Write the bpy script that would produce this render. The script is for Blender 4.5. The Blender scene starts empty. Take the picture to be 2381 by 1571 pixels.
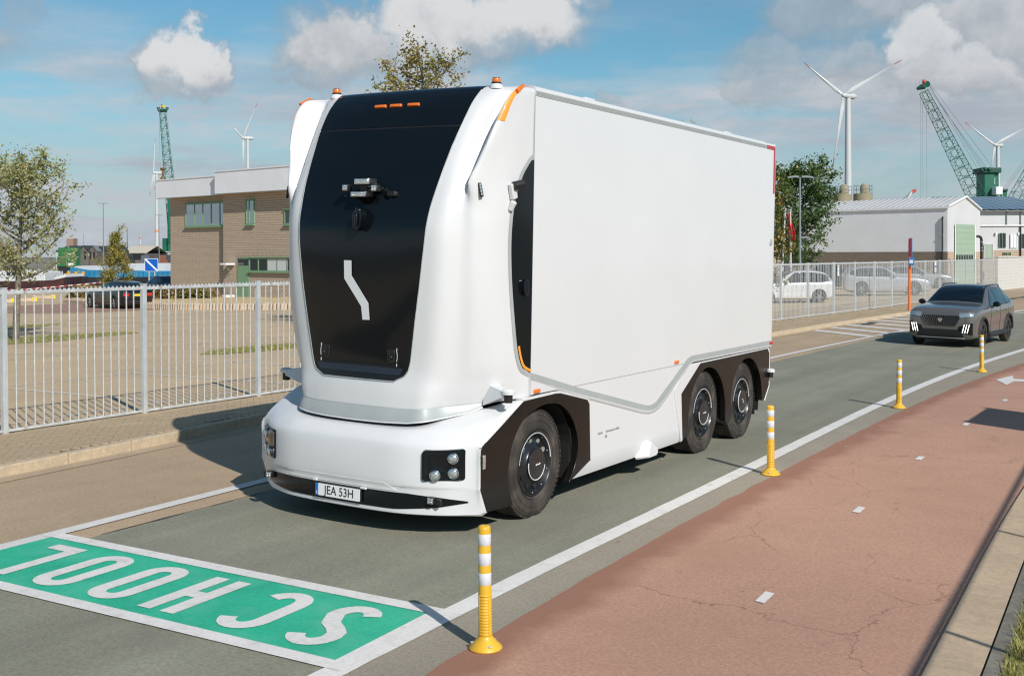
import bpy, bmesh, math, random
from math import sin, cos, pi, radians, sqrt, atan2, hypot
from mathutils import Vector, Matrix, noise
from mathutils.bvhtree import BVHTree
random.seed(7)
scene = bpy.context.scene
COL = scene.collection

# ------------------------------------------------------------------ camera
FPX, YAW, PITCH, ROLL = 2681.48, 0.5536, 0.0083, -0.0028
CAM = Vector((5.4478, -9.2536, 2.4235))
UC, VC, W_PX = 1190.5, 615.0, 2381.0
_F = Vector((-sin(YAW)*cos(PITCH), cos(YAW)*cos(PITCH), -sin(PITCH)))
_R = Vector((cos(YAW), sin(YAW), 0)); _U = _R.cross(_F)
RIGHT = cos(ROLL)*_R + sin(ROLL)*_U; UP = -sin(ROLL)*_R + cos(ROLL)*_U; FWD = _F
cd = bpy.data.cameras.new('camera'); cam = bpy.data.objects.new('camera', cd); COL.objects.link(cam)
cam.matrix_world = Matrix(((RIGHT.x, UP.x, -FWD.x, CAM.x), (RIGHT.y, UP.y, -FWD.y, CAM.y), (RIGHT.z, UP.z, -FWD.z, CAM.z), (0, 0, 0, 1)))
cd.sensor_width = 36; cd.lens = FPX/W_PX*36; cd.shift_y = -(785.5-VC)/W_PX
cd.clip_start = .1; cd.clip_end = 9000
scene.camera = cam

def at(u, v, depth):
    """world point seen in direction (u, v) of the survey at that depth"""
    return CAM + (RIGHT*((u-UC)/FPX) + UP*(-(v-VC)/FPX) + FWD)*depth

# ------------------------------------------------------------------ light
SUN_DIR = Vector((.718, -.395, .573)).normalized()      # towards the sun
SUN_EL = math.asin(SUN_DIR.z)
sun_d = bpy.data.lights.new('sun', 'SUN'); sun_d.energy = 4.2; sun_d.angle = radians(.53); sun_d.color = (1, .955, .885)
sun = bpy.data.objects.new('sun', sun_d); COL.objects.link(sun)
sun.rotation_euler = SUN_DIR.to_track_quat('Z', 'Y').to_euler()
scene.view_settings.view_transform = 'Standard'; scene.view_settings.look = 'None'
scene.view_settings.exposure = 0.15; scene.view_settings.gamma = 1.0
scene.cycles.use_denoising = True
scene.cycles.max_bounces = 8; scene.cycles.transparent_max_bounces = 16
scene.cycles.sample_clamp_indirect = 6.0
scene.cycles.filter_width = 1.25

world = bpy.data.worlds.new('World'); scene.world = world; world.use_nodes = True
def build_world():
    nt = world.node_tree; N = nt.nodes; L = nt.links
    N.clear()
    out = N.new('ShaderNodeOutputWorld')
    sky = N.new('ShaderNodeTexSky'); sky.sky_type = 'NISHITA'; sky.sun_disc = False
    sky.sun_elevation = SUN_EL; sky.sun_rotation = atan2(SUN_DIR.x, SUN_DIR.y)
    sky.air_density = 1.0; sky.dust_density = .25; sky.ozone_density = 1.6; sky.altitude = 0
    tc = N.new('ShaderNodeTexCoord')
    sep = N.new('ShaderNodeSeparateXYZ'); L.new(tc.outputs['Generated'], sep.inputs[0])
    def math_(op, a, b=None, c=None, clamp=False):
        n = N.new('ShaderNodeMath'); n.operation = op; n.use_clamp = clamp
        for i, x in enumerate((a, b, c)):
            if x is None: continue
            if isinstance(x, (int, float)): n.inputs[i].default_value = x
            else: L.new(x, n.inputs[i])
        return n.outputs[0]
    def vmath(op, a, b):
        n = N.new('ShaderNodeVectorMath'); n.operation = op
        for i, x in enumerate((a, b)):
            if isinstance(x, tuple): n.inputs[i].default_value = x
            elif x is not None: L.new(x, n.inputs[i])
        return n
    def smooth(x, a, b, lo=0., hi=1.):
        n = N.new('ShaderNodeMapRange'); n.interpolation_type = 'SMOOTHSTEP'
        L.new(x, n.inputs[0]); n.inputs[1].default_value = a; n.inputs[2].default_value = b
        n.inputs[3].default_value = lo; n.inputs[4].default_value = hi
        return n.outputs[0]
    def noise_(scale, detail, rough=.55, vec=None, stretch=None):
        v = vec or tc.outputs['Generated']
        if stretch:
            v = vmath('MULTIPLY', v, stretch).outputs[0]
        n = N.new('ShaderNodeTexNoise'); n.inputs['Scale'].default_value = scale
        n.inputs['Detail'].default_value = detail; n.inputs['Roughness'].default_value = rough
        L.new(v, n.inputs['Vector']); return n
    def mix(fac, a, b):
        n = N.new('ShaderNodeMix'); n.data_type = 'RGBA'
        L.new(fac, n.inputs[0])
        for i, x in ((6, a), (7, b)):
            if isinstance(x, tuple): n.inputs[i].default_value = (*x, 1)
            else: L.new(x, n.inputs[i])
        return n.outputs[2]
    az = math_('ARCTAN2', sep.outputs[0], sep.outputs[1])
    el = math_('ARCSINE', sep.outputs[2])
    nb = noise_(11, 6, .58); nf = noise_(46, 5, .62)
    wx = math_('MULTIPLY_ADD', nb.outputs['Fac'], .10, -.05)
    sc = N.new('ShaderNodeSeparateColor'); L.new(nb.outputs['Color'], sc.inputs[0])
    wy = math_('MULTIPLY_ADD', sc.outputs[1], .085, -.0425)
    fz = math_('MULTIPLY_ADD', nf.outputs['Fac'], .040, -.020)
    cmb = N.new('ShaderNodeCombineXYZ')
    L.new(math_('ADD', math_('ADD', az, wx), fz), cmb.inputs[0])
    L.new(math_('ADD', math_('ADD', el, wy), fz), cmb.inputs[1])
    # cumulus heaps: direction of the middle (survey u, v), radii in survey units, density, soft lower rim
    heaps = [(372, 122, 72, 74, 1, .62), (445, 112, 80, 66, 1, .66), (482, 150, 66, 74, 1, .6), (440, 190, 95, 38, .7, .34), (790, 120, 118, 105, 1, .45), (760, 195, 100, 35, .6, .3),
             (1030, 75, 160, 90, 1, .62), (1235, 58, 165, 80, 1, .66), (1090, 130, 150, 40, .8, .45), (900, 150, 90, 60, .8, .5),
             (1900, 45, 130, 80, .62, .42), (1790, 150, 100, 66, .58, .42), (1765, 200, 70, 44, .55, .45), (1970, 150, 80, 50, .6, .5),
             (2150, 105, 95, 95, .92, .66), (2330, 70, 200, 130, .9, .42), (2230, 185, 165, 66, .85, .50), (2110, 15, 190, 60, .8, .38), (2320, 215, 150, 45, .7, .55),
             (1412, 222, 26, 22, .5, .5), (60, 20, 30, 60, .35, .4), (2700, 120, 260, 150, .8, .4),
             (-300, 60, 260, 110, .8, .5), (1500, -260, 330, 120, .8, .5)]
    dens = None; lit = None
    for u, v, ru, rv, d, bright in heaps:
        p = (at(u, v, 1)-CAM).normalized()
        a0, e0 = atan2(p.x, p.y), math.asin(p.z)
        k = sqrt(1+((u-UC)/FPX)**2)
        sub = vmath('SUBTRACT', cmb.outputs[0], (a0, e0, 0)).outputs[0]
        scl = vmath('MULTIPLY', sub, (FPX/ru*k, FPX/rv, 0)).outputs[0]
        ln = vmath('LENGTH', scl, None).outputs['Value']
        m = smooth(ln, 1.36, .70, 0, d)
        sp = N.new('ShaderNodeSeparateXYZ'); L.new(scl, sp.inputs[0])
        m = math_('MULTIPLY', m, smooth(sp.outputs[1], -1.15, -.15, .25, 1.))
        t = smooth(sp.outputs[1], -.9, .75, bright*.55, bright)
        tm = math_('MULTIPLY', t, m)
        dens = m if dens is None else math_('MAXIMUM', dens, m)
        lit = tm if lit is None else math_('MAXIMUM', lit, tm)
    # high thin veil, drawn out sideways and denser low down
    nv = noise_(3.2, 6, .55, stretch=(1, 1, 5.5)); nv2 = noise_(7, 5, .6, stretch=(1, 1, 4.5))
    low = smooth(el, .225, .12, 0., 1.)
    veil = math_('ADD', math_('MULTIPLY', smooth(nv.outputs['Fac'], .44, .62), .72), math_('MULTIPLY', smooth(nv2.outputs['Fac'], .42, .66), .42))
    veil = math_('MULTIPLY', veil, math_('MULTIPLY_ADD', low, .95, .08), clamp=True)
    veil = math_('ADD', veil, smooth(el, .17, .05, 0, .66), clamp=True)
    # colours
    tint = N.new('ShaderNodeMix'); tint.data_type = 'RGBA'; tint.blend_type = 'MULTIPLY'; tint.inputs[0].default_value = 1
    L.new(sky.outputs[0], tint.inputs[6]); tint.inputs[7].default_value = (.62, .985, 1.03, 1)
    bs = N.new('ShaderNodeBackground'); L.new(tint.outputs[2], bs.inputs[0]); bs.inputs[1].default_value = SKY_STRENGTH
    veil_col = mix(smooth(nv2.outputs['Fac'], .3, .7), (.40, .45, .515), (.55, .59, .64))
    bv = N.new('ShaderNodeBackground'); L.new(veil_col, bv.inputs[0]); bv.inputs[1].default_value = CLOUD_STRENGTH
    ns = noise_(26, 6, .6)
    shade = math_('ADD', lit, math_('MULTIPLY_ADD', ns.outputs['Fac'], .5, -.25))
    ccol = mix(smooth(shade, .05, .62), (.33, .365, .41), (.74, .74, .745))
    bc = N.new('ShaderNodeBackground'); L.new(ccol, bc.inputs[0]); bc.inputs[1].default_value = CLOUD_STRENGTH
    m1 = N.new('ShaderNodeMixShader'); L.new(veil, m1.inputs[0]); L.new(bs.outputs[0], m1.inputs[1]); L.new(bv.outputs[0], m1.inputs[2])
    m2 = N.new('ShaderNodeMixShader'); L.new(math_('MULTIPLY', dens, .96, clamp=True), m2.inputs[0]); L.new(m1.outputs[0], m2.inputs[1]); L.new(bc.outputs[0], m2.inputs[2])
    L.new(m2.outputs[0], out.inputs[0])
SKY_STRENGTH = .078; CLOUD_STRENGTH = .88
build_world()

# ------------------------------------------------------------------ helpers
class MB:
    """collects vertices and faces; build() links them as one mesh object"""
    def __init__(s): s.v = []; s.f = []
    def add(s, vs, fs):
        o = len(s.v); s.v += [tuple(p) for p in vs]; s.f += [tuple(i+o for i in f) for f in fs]; return s
    def box(s, x0, x1, y0, y1, z0, z1):
        return s.add([(x0,y0,z0),(x1,y0,z0),(x1,y1,z0),(x0,y1,z0),(x0,y0,z1),(x1,y0,z1),(x1,y1,z1),(x0,y1,z1)],
                     [(3,2,1,0),(4,5,6,7),(0,1,5,4),(1,2,6,5),(2,3,7,6),(3,0,4,7)])
    def cbox(s, c, size, m=None):
        a, b, d = (k/2 for k in size)
        vs = [Vector(p) for p in ((-a,-b,-d),(a,-b,-d),(a,b,-d),(-a,b,-d),(-a,-b,d),(a,-b,d),(a,b,d),(-a,b,d))]
        if m is not None: vs = [m @ p for p in vs]
        return s.add([p+Vector(c) for p in vs], [(3,2,1,0),(4,5,6,7),(0,1,5,4),(1,2,6,5),(2,3,7,6),(3,0,4,7)])
    def prism(s, poly, d0, d1, plane='yz'):
        """poly in the plane, pushed out along the third axis from d0 to d1"""
        def P(a, b, d): return {'yz': (d, a, b), 'xz': (a, d, b), 'xy': (a, b, d)}[plane]
        n = len(poly)
        vs = [P(a, b, d0) for a, b in poly] + [P(a, b, d1) for a, b in poly]
        return s.add(vs, [tuple(range(n))[::-1], tuple(range(n, 2*n))] + [(i, (i+1) % n, n+(i+1) % n, n+i) for i in range(n)])
    def tube(s, pts, r, n=8, closed=False, cap=True):
        pts = [Vector(p) for p in pts]; k = len(pts)
        rs = r if isinstance(r, (list, tuple)) else [r]*k
        rings = []; ref = None
        for i, p in enumerate(pts):
            a = pts[i-1] if i or closed else p; b = pts[(i+1) % k] if i < k-1 or closed else p
            t = (b-a).normalized() if (b-a).length > 1e-9 else Vector((0,0,1))
            if ref is None: ref = Vector((0,0,1)) if abs(t.z) < .9 else Vector((1,0,0))
            x = (ref - t*ref.dot(t))
            x = x.normalized() if x.length > 1e-6 else t.orthogonal().normalized()
            ref = x; y = t.cross(x)
            rings.append([p + (x*cos(2*pi*j/n) + y*sin(2*pi*j/n))*rs[i] for j in range(n)])
        o = len(s.v); s.v += [tuple(p) for R in rings for p in R]
        m = k if closed else k-1
        for i in range(m):
            for j in range(n):
                a = o+i*n; b = o+((i+1) % k)*n
                s.f.append((a+j, a+(j+1) % n, b+(j+1) % n, b+j))
        if cap and not closed:
            s.f.append(tuple(o+j for j in range(n))[::-1]); s.f.append(tuple(o+(k-1)*n+j for j in range(n)))
        return s
    def lathe(s, prof, n=24, m=None, cap=True):
        """prof: (radius, height) from bottom to top around z, then matrix m"""
        m = m or Matrix.Identity(4); o = len(s.v)
        for r, z in prof: s.v += [tuple(m @ Vector((r*cos(2*pi*j/n), r*sin(2*pi*j/n), z))) for j in range(n)]
        for i in range(len(prof)-1):
            for j in range(n):
                a = o+i*n; b = a+n; s.f.append((a+j, a+(j+1) % n, b+(j+1) % n, b+j))
        if cap:
            if prof[0][0] > 1e-6: s.f.append(tuple(o+j for j in range(n))[::-1])
            q = o+(len(prof)-1)*n
            if prof[-1][0] > 1e-6: s.f.append(tuple(q+j for j in range(n)))
        return s
    def grid(s, rows, close=False, flip=False):
        k = len(rows[0]); o = len(s.v); s.v += [tuple(p) for R in rows for p in R]
        for i in range(len(rows)-1):
            for j in range(k if close else k-1):
                f = (o+i*k+j, o+i*k+(j+1) % k, o+(i+1)*k+(j+1) % k, o+(i+1)*k+j)
                s.f.append(f[::-1] if flip else f)
        return s
    def ball(s, c, r, n=12, sq=(1,1,1)):
        c = Vector(c); rows = []
        for i in range(n//2+1):
            t = pi*i/(n//2)
            rows.append([c+Vector((r*sq[0]*sin(t)*cos(2*pi*j/n), r*sq[1]*sin(t)*sin(2*pi*j/n), -r*sq[2]*cos(t))) for j in range(n)])
        return s.grid(rows, close=True)
    def mesh(s, name='mesh'):
        me = bpy.data.meshes.new(name); me.from_pydata(s.v, [], s.f); me.update(); return me
    def build(s, name, mat=None, parent=None, smooth=35, bevel=0, seg=2, weld=False, fixn=False):
        me = s.mesh(name)
        if weld or fixn:
            bm = bmesh.new(); bm.from_mesh(me)
            if weld: bmesh.ops.remove_doubles(bm, verts=bm.verts, dist=1e-4)
            bmesh.ops.recalc_face_normals(bm, faces=bm.faces); bm.to_mesh(me); bm.free()
        return link(name, me, mat, parent, smooth, bevel, seg)

def link(name, me, mat=None, parent=None, smooth=35, bevel=0, seg=2):
    o = bpy.data.objects.new(name, me); COL.objects.link(o)
    if mat and not me.materials: me.materials.append(mat)
    if smooth:
        me.shade_smooth()
        if smooth < 180: me.set_sharp_from_angle(angle=radians(smooth))
    if bevel:
        b = o.modifiers.new('bevel', 'BEVEL'); b.width = bevel; b.segments = seg; b.limit_method = 'ANGLE'; b.angle_limit = radians(40)
        b.harden_normals = False
    if parent is not None: o.parent = parent
    return o

def tag(o, label=None, cat=None, group=None, kind=None):
    if label: o['label'] = label
    if cat: o['category'] = cat
    if group: o['group'] = group
    if kind: o['kind'] = kind
    return o

def empty(name, loc=(0,0,0), rz=0, label=None, cat=None, group=None):
    o = bpy.data.objects.new(name, None); COL.objects.link(o); o.location = loc; o.rotation_euler = (0,0,rz); o.empty_display_size = .2
    return tag(o, label, cat, group)

KIDS = {}
def copy_tree(o, parent=None):
    c = o.copy(); COL.objects.link(c); c.parent = parent
    for ch in list(o.children): copy_tree(ch, c)
    return c

def cr(pts, n=6, closed=False):
    """smooth curve through the points"""
    pts = [Vector(p) for p in pts]; k = len(pts); out = []
    for i in range(k if closed else k-1):
        if closed: a, b, c, d = pts[i-1], pts[i], pts[(i+1) % k], pts[(i+2) % k]
        else: a, b, c, d = pts[max(i-1,0)], pts[i], pts[i+1], pts[min(i+2,k-1)]
        for j in range(n):
            t = j/n
            out.append(.5*((2*b)+(c-a)*t+(2*a-5*b+4*c-d)*t*t+(3*b-a-3*c+d)*t**3))
    if not closed: out.append(pts[-1])
    return out

def loft(rows, nu=5, nv=4):
    """dense grid through control rows (each row a list of points with the same count)"""
    R = [cr(r, nu) for r in rows]
    cols = [cr([r[j] for r in R], nv) for j in range(len(R[0]))]
    return [[cols[j][i] for j in range(len(cols))] for i in range(len(cols[0]))]

def interp(x, xs, ys):
    if x <= xs[0]: return ys[0]
    for i in range(len(xs)-1):
        if x <= xs[i+1]:
            t = (x-xs[i])/(xs[i+1]-xs[i]); return ys[i]*(1-t)+ys[i+1]*t
    return ys[-1]

def rounded(poly, r, n=4):
    """round the corners of a 2D polygon"""
    out = []; k = len(poly)
    for i in range(k):
        p = Vector(poly[i]); a = Vector(poly[i-1])-p; b = Vector(poly[(i+1) % k])-p
        rr = min(r, a.length*.49, b.length*.49); a0 = p+a.normalized()*rr; b0 = p+b.normalized()*rr
        for j in range(n+1):
            t = j/n; out.append(tuple((a0*(1-t)**2 + p*2*t*(1-t) + b0*t*t)))
    return out

def rect(cx, cy, w, h): return [(cx-w/2, cy-h/2), (cx+w/2, cy-h/2), (cx+w/2, cy+h/2), (cx-w/2, cy+h/2)]

def ribbon(pts, w, closed=False):
    """flat stroke polygon strips of width w along 2D points -> list of quads (left, right pairs)"""
    P = [Vector(p) for p in pts]; L = []; k = len(P)
    for i, p in enumerate(P):
        a = P[i-1] if i or closed else p; b = P[(i+1) % k] if i < k-1 or closed else p
        t = (b-a).normalized(); nrm = Vector((-t.y, t.x))
        sc = 1.0
        if 0 < i < k-1 or closed:
            t0 = (p-a).normalized(); c_ = max(.35, nrm.dot(Vector((-t0.y, t0.x)))); sc = 1/c_
        L.append((p+nrm*w/2*sc, p-nrm*w/2*sc))
    return L

def text_mesh(txt, size, wx=1.0, depth=.001):
    cu = bpy.data.curves.new('lettering', 'FONT'); cu.body = txt; cu.size = size; cu.extrude = depth; cu.align_x = 'CENTER'; cu.align_y = 'CENTER'
    cu.resolution_u = 3
    o = bpy.data.objects.new('lettering', cu); COL.objects.link(o)
    dg = bpy.context.evaluated_depsgraph_get(); me = bpy.data.meshes.new_from_object(o.evaluated_get(dg))
    bpy.data.objects.remove(o)
    for v in me.vertices: v.co.x *= wx
    return me

# ------------------------------------------------------------------ materials
def mat(name, col, rough=.5, metal=0, var=0, vscale=4, bump=0, bscale=60, coat=0, spec=.5, speck=0, sscale=300, dirt=None, alpha=None, emit=None):
    m = bpy.data.materials.new(name); m.use_nodes = True; nt = m.node_tree; N = nt.nodes; L = nt.links
    b = N['Principled BSDF']; b.inputs['Base Color'].default_value = (*col, 1)
    b.inputs['Roughness'].default_value = rough; b.inputs['Metallic'].default_value = metal
    b.inputs['Coat Weight'].default_value = coat; b.inputs['Coat Roughness'].default_value = .08
    b.inputs['Specular IOR Level'].default_value = spec
    tc = N.new('ShaderNodeTexCoord'); src = tc.outputs['Object']; cur = None
    def nz(scale, detail=4, rough_=.55):
        n = N.new('ShaderNodeTexNoise'); n.inputs['Scale'].default_value = scale; n.inputs['Detail'].default_value = detail; n.inputs['Roughness'].default_value = rough_
        L.new(src, n.inputs['Vector']); return n
    def mixc(fac, a, bcol, blend='MIX'):
        x = N.new('ShaderNodeMix'); x.data_type = 'RGBA'; x.blend_type = blend
        if isinstance(fac, (int, float)): x.inputs[0].default_value = fac
        else: L.new(fac, x.inputs[0])
        for i, k in ((6, a), (7, bcol)):
            if isinstance(k, tuple): x.inputs[i].default_value = (*k[:3], 1)
            else: L.new(k, x.inputs[i])
        return x.outputs[2]
    def ramp(sock, a, b_):
        x = N.new('ShaderNodeMapRange'); x.interpolation_type = 'SMOOTHSTEP'; L.new(sock, x.inputs[0]); x.inputs[1].default_value = a; x.inputs[2].default_value = b_
        return x.outputs[0]
    if var:
        n = nz(vscale, 5); f = ramp(n.outputs['Fac'], .3, .7)
        lo = tuple(c*(1-var) for c in col); hi = tuple(min(1, c*(1+var)) for c in col)
        cur = mixc(f, lo, hi)
    if speck:
        n = nz(sscale, 2, .7); f = ramp(n.outputs['Fac'], .35, .65)
        base = cur if cur is not None else col
        cur = mixc(f, mixc(1.0, base, (1-speck,)*3, 'MULTIPLY'), mixc(1.0, base, (1+speck,)*3, 'MULTIPLY'))
    if dirt:                                  # (colour, noise scale, low, high)
        n = nz(dirt[1], 6, .6); f = ramp(n.outputs['Fac'], dirt[2], dirt[3])
        cur = mixc(f, cur if cur is not None else col, dirt[0])
    if cur is not None: L.new(cur, b.inputs['Base Color'])
    if bump:
        n = nz(bscale, 5, .6); bm_ = N.new('ShaderNodeBump'); bm_.inputs['Strength'].default_value = bump; bm_.inputs['Distance'].default_value = .01
        L.new(n.outputs['Fac'], bm_.inputs['Height']); L.new(bm_.outputs[0], b.inputs['Normal'])
    if emit: b.inputs['Emission Color'].default_value = (*emit[0], 1); b.inputs['Emission Strength'].default_value = emit[1]
    return m

def glass(name, tint, keep=.35, rough=.02):
    """thin tinted pane: part see-through, part mirror by angle"""
    m = bpy.data.materials.new(name); m.use_nodes = True; nt = m.node_tree; N = nt.nodes; L = nt.links; N.remove(N['Principled BSDF'])
    tr = N.new('ShaderNodeBsdfTransparent'); tr.inputs[0].default_value = (*tint, 1)
    gl = N.new('ShaderNodeBsdfGlossy'); gl.inputs['Roughness'].default_value = rough; gl.inputs['Color'].default_value = (.9,.93,.95,1)
    fr = N.new('ShaderNodeFresnel'); fr.inputs[0].default_value = 1.5
    a = N.new('ShaderNodeMath'); a.operation = 'MULTIPLY_ADD'; a.inputs[1].default_value = 1.0; a.inputs[2].default_value = keep*.1; a.use_clamp = True
    L.new(fr.outputs[0], a.inputs[0])
    mx = N.new('ShaderNodeMixShader'); L.new(a.outputs[0], mx.inputs[0]); L.new(tr.outputs[0], mx.inputs[1]); L.new(gl.outputs[0], mx.inputs[2])
    L.new(mx.outputs[0], N['Material Output'].inputs[0]); return m

MT = {}
MT['white_paint'] = mat('white_paint', (.640,.642,.650), .36, var=.015, vscale=1.2, coat=.25, bump=.004, bscale=3)
MT['black_gloss'] = mat('black_gloss', (.004,.006,.008), .12, coat=.15, spec=.32)
MT['black_panel'] = mat('black_panel', (.010,.0085,.0075), .24, spec=.28, var=.2, vscale=2, dirt=((.022,.018,.015), 3, .55, .9))
MT['black_plastic'] = mat('black_plastic', (.012,.012,.013), .45)
MT['under'] = mat('under', (.010,.010,.010), .8)
MT['silver'] = mat('silver', (.37,.395,.395), .5, metal=.08, var=.04, vscale=6)
MT['tyre'] = mat('tyre', (.035,.030,.026), .8, var=.25, vscale=4, dirt=((.10,.082,.065), 5, .42, .8), bump=.25, bscale=40)
MT['rim_black'] = mat('rim_black', (.012,.013,.015), .32, coat=.2, dirt=((.05,.045,.04), 8, .55, .9))
MT['white_line'] = mat('white_line', (.66,.67,.67), .5)
MT['amber'] = mat('amber', (.78,.17,.015), .25, coat=.5, var=.15, vscale=60)
MT['orange_tape'] = mat('orange_tape', (.86,.30,.035), .45)
MT['red_tape'] = mat('red_tape', (.42,.035,.05), .35)
MT['red_lamp'] = mat('red_lamp', (.5,.02,.02), .2, coat=.5)
MT['lamp_glass'] = mat('lamp_glass', (.62,.64,.63), .12, metal=.75, var=.3, vscale=90)
MT['chrome'] = mat('chrome', (.75,.76,.77), .12, metal=1)
MT['plate_white'] = mat('plate_white', (.80,.81,.80), .4)
MT['plate_blue'] = mat('plate_blue', (.01,.16,.55), .4)
MT['plate_yellow'] = mat('plate_yellow', (.80,.55,.02), .4)
MT['ink'] = mat('ink', (.012,.012,.014), .5)
MT['grey_ink'] = mat('grey_ink', (.22,.21,.22), .5)
MT['yellow'] = mat('yellow', (.70,.40,.03), .42, var=.06, vscale=9, dirt=((.55,.33,.06), 14, .6, .85))
MT['reflective'] = mat('reflective', (.60,.62,.65), .35, var=.05, vscale=60)
MT['galv'] = mat('galv', (.62,.63,.63), .5, metal=.35, var=.14, vscale=9, dirt=((.42,.30,.22), 6, .58, .78))
MT['galv_post'] = mat('galv_post', (.60,.63,.64), .45, metal=.35, var=.1, vscale=5)
MT['leaf_green'] = None

# ------------------------------------------------------------------ ground, road, paths
def ground_mat(name, col, grain=.22, gscale=170, patch=.10, pscale=.8, streak=0, rough=.85, bump=.35, cracks=None, stain=None, warm=None, edge=None):
    m = bpy.data.materials.new(name); m.use_nodes = True; nt = m.node_tree; N = nt.nodes; L = nt.links
    b = N['Principled BSDF']; b.inputs['Roughness'].default_value = rough; b.inputs['Specular IOR Level'].default_value = .3
    tc = N.new('ShaderNodeTexCoord'); src = tc.outputs['Object']
    def nz(scale, detail=4, r=.55, stretch=None, off=(0,0,0)):
        v = src
        if stretch or any(off):
            mp = N.new('ShaderNodeMapping'); L.new(src, mp.inputs[0]); mp.inputs['Scale'].default_value = stretch or (1,1,1); mp.inputs['Location'].default_value = off; v = mp.outputs[0]
        n = N.new('ShaderNodeTexNoise'); n.inputs['Scale'].default_value = scale; n.inputs['Detail'].default_value = detail; n.inputs['Roughness'].default_value = r
        L.new(v, n.inputs['Vector']); return n
    def mr(s, a, c, lo, hi, clamp=True):
        x = N.new('ShaderNodeMapRange'); L.new(s, x.inputs[0]); x.clamp = clamp
        for i, k in enumerate((a, c, lo, hi)): x.inputs[i+1].default_value = k
        return x.outputs[0]
    def mulc(c, f):
        x = N.new('ShaderNodeMix'); x.data_type = 'RGBA'; x.blend_type = 'MULTIPLY'; x.inputs[0].default_value = 1
        if isinstance(c, tuple): x.inputs[6].default_value = (*c, 1)
        else: L.new(c, x.inputs[6])
        cm = N.new('ShaderNodeCombineColor'); [L.new(f, cm.inputs[i]) for i in range(3)]; L.new(cm.outputs[0], x.inputs[7]); return x.outputs[2]
    def mixc(f, a, c):
        x = N.new('ShaderNodeMix'); x.data_type = 'RGBA'; L.new(f, x.inputs[0])
        for i, k in ((6, a), (7, c)):
            if isinstance(k, tuple): x.inputs[i].default_value = (*k, 1)
            else: L.new(k, x.inputs[i])
        return x.outputs[2]
    g1 = nz(gscale, 3, .7)
    g2 = nz(gscale*.28, 3, .6, off=(5,3,1))
    c = mulc(col, mr(g1.outputs['Fac'], .3, .7, 1-grain, 1+grain))
    c = mulc(c, mr(g2.outputs['Fac'], .3, .7, 1-grain*.75, 1+grain*.75))
    c = mulc(c, mr(nz(pscale, 6, .6, off=(2,9,0)).outputs['Fac'], .3, .7, 1-patch, 1+patch))
    if warm: c = mixc(mr(nz(.5, 4, .5, off=(20,4,0)).outputs['Fac'], .4, .65, 0, .8), c, mulc(warm, mr(g1.outputs['Fac'], .3, .7, 1-grain, 1+grain)))
    if streak: c = mulc(c, mr(nz(1.0, 4, .55, stretch=(1.6,.05,1)).outputs['Fac'], .3, .7, 1-streak, 1+streak))
    if stain: c = mixc(mr(nz(stain[1], 6, .65, off=(7,1,4)).outputs['Fac'], stain[2], stain[3], 0, stain[4]), c, stain[0])
    hsrc = g1.outputs['Fac']
    if cracks:
        wn = nz(2.2, 5, .6)
        va = N.new('ShaderNodeVectorMath'); va.operation = 'MULTIPLY_ADD'; L.new(wn.outputs['Color'], va.inputs[0]); va.inputs[1].default_value = (.55,.55,0); L.new(src, va.inputs[2])
        vo = N.new('ShaderNodeTexVoronoi'); vo.feature = 'DISTANCE_TO_EDGE'; vo.inputs['Scale'].default_value = cracks[0]; L.new(va.outputs[0], vo.inputs['Vector'])
        line = mr(vo.outputs['Distance'], 0, cracks[1], 1, 0)
        gate = mr(nz(.55, 3, .5, off=(3,8,2)).outputs['Fac'], .47, .56, 0, 1)
        x = N.new('ShaderNodeMath'); x.operation = 'MULTIPLY'; L.new(line, x.inputs[0]); L.new(gate, x.inputs[1])
        c = mixc(x.outputs[0], c, cracks[2])
        v2 = N.new('ShaderNodeTexVoronoi'); v2.feature = 'DISTANCE_TO_EDGE'; v2.inputs['Scale'].default_value = cracks[0]*2.3; L.new(va.outputs[0], v2.inputs['Vector'])
        y2 = N.new('ShaderNodeMath'); y2.operation = 'MULTIPLY'; L.new(mr(v2.outputs['Distance'], 0, cracks[1]*1.6, .8, 0), y2.inputs[0]); L.new(mr(nz(.8, 3, .5, off=(13,2,7)).outputs['Fac'], .54, .60, 0, 1), y2.inputs[1])
        c = mixc(y2.outputs[0], c, cracks[2])
    if edge:
        an = N.new('ShaderNodeAttribute'); an.attribute_name = 'worn_edge'
        ad = N.new('ShaderNodeMath'); ad.operation = 'MULTIPLY_ADD'; L.new(nz(1.6, 5, .6, off=(1,5,3)).outputs['Fac'], ad.inputs[0]); ad.inputs[1].default_value = 1.1; ad.inputs[2].default_value = -.55
        a2 = N.new('ShaderNodeMath'); a2.operation = 'ADD'; L.new(an.outputs['Fac'], a2.inputs[0]); L.new(ad.outputs[0], a2.inputs[1])
        c = mixc(mr(a2.outputs[0], .30, .72, 0, 1), c, mulc(edge, mr(g1.outputs['Fac'], .3, .7, 1-grain, 1+grain)))
    L.new(c, b.inputs['Base Color'])
    if bump:
        bp = N.new('ShaderNodeBump'); bp.inputs['Strength'].default_value = bump; bp.inputs['Distance'].default_value = .004; L.new(hsrc, bp.inputs['Height']); L.new(bp.outputs[0], b.inputs['Normal'])
    return m

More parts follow.
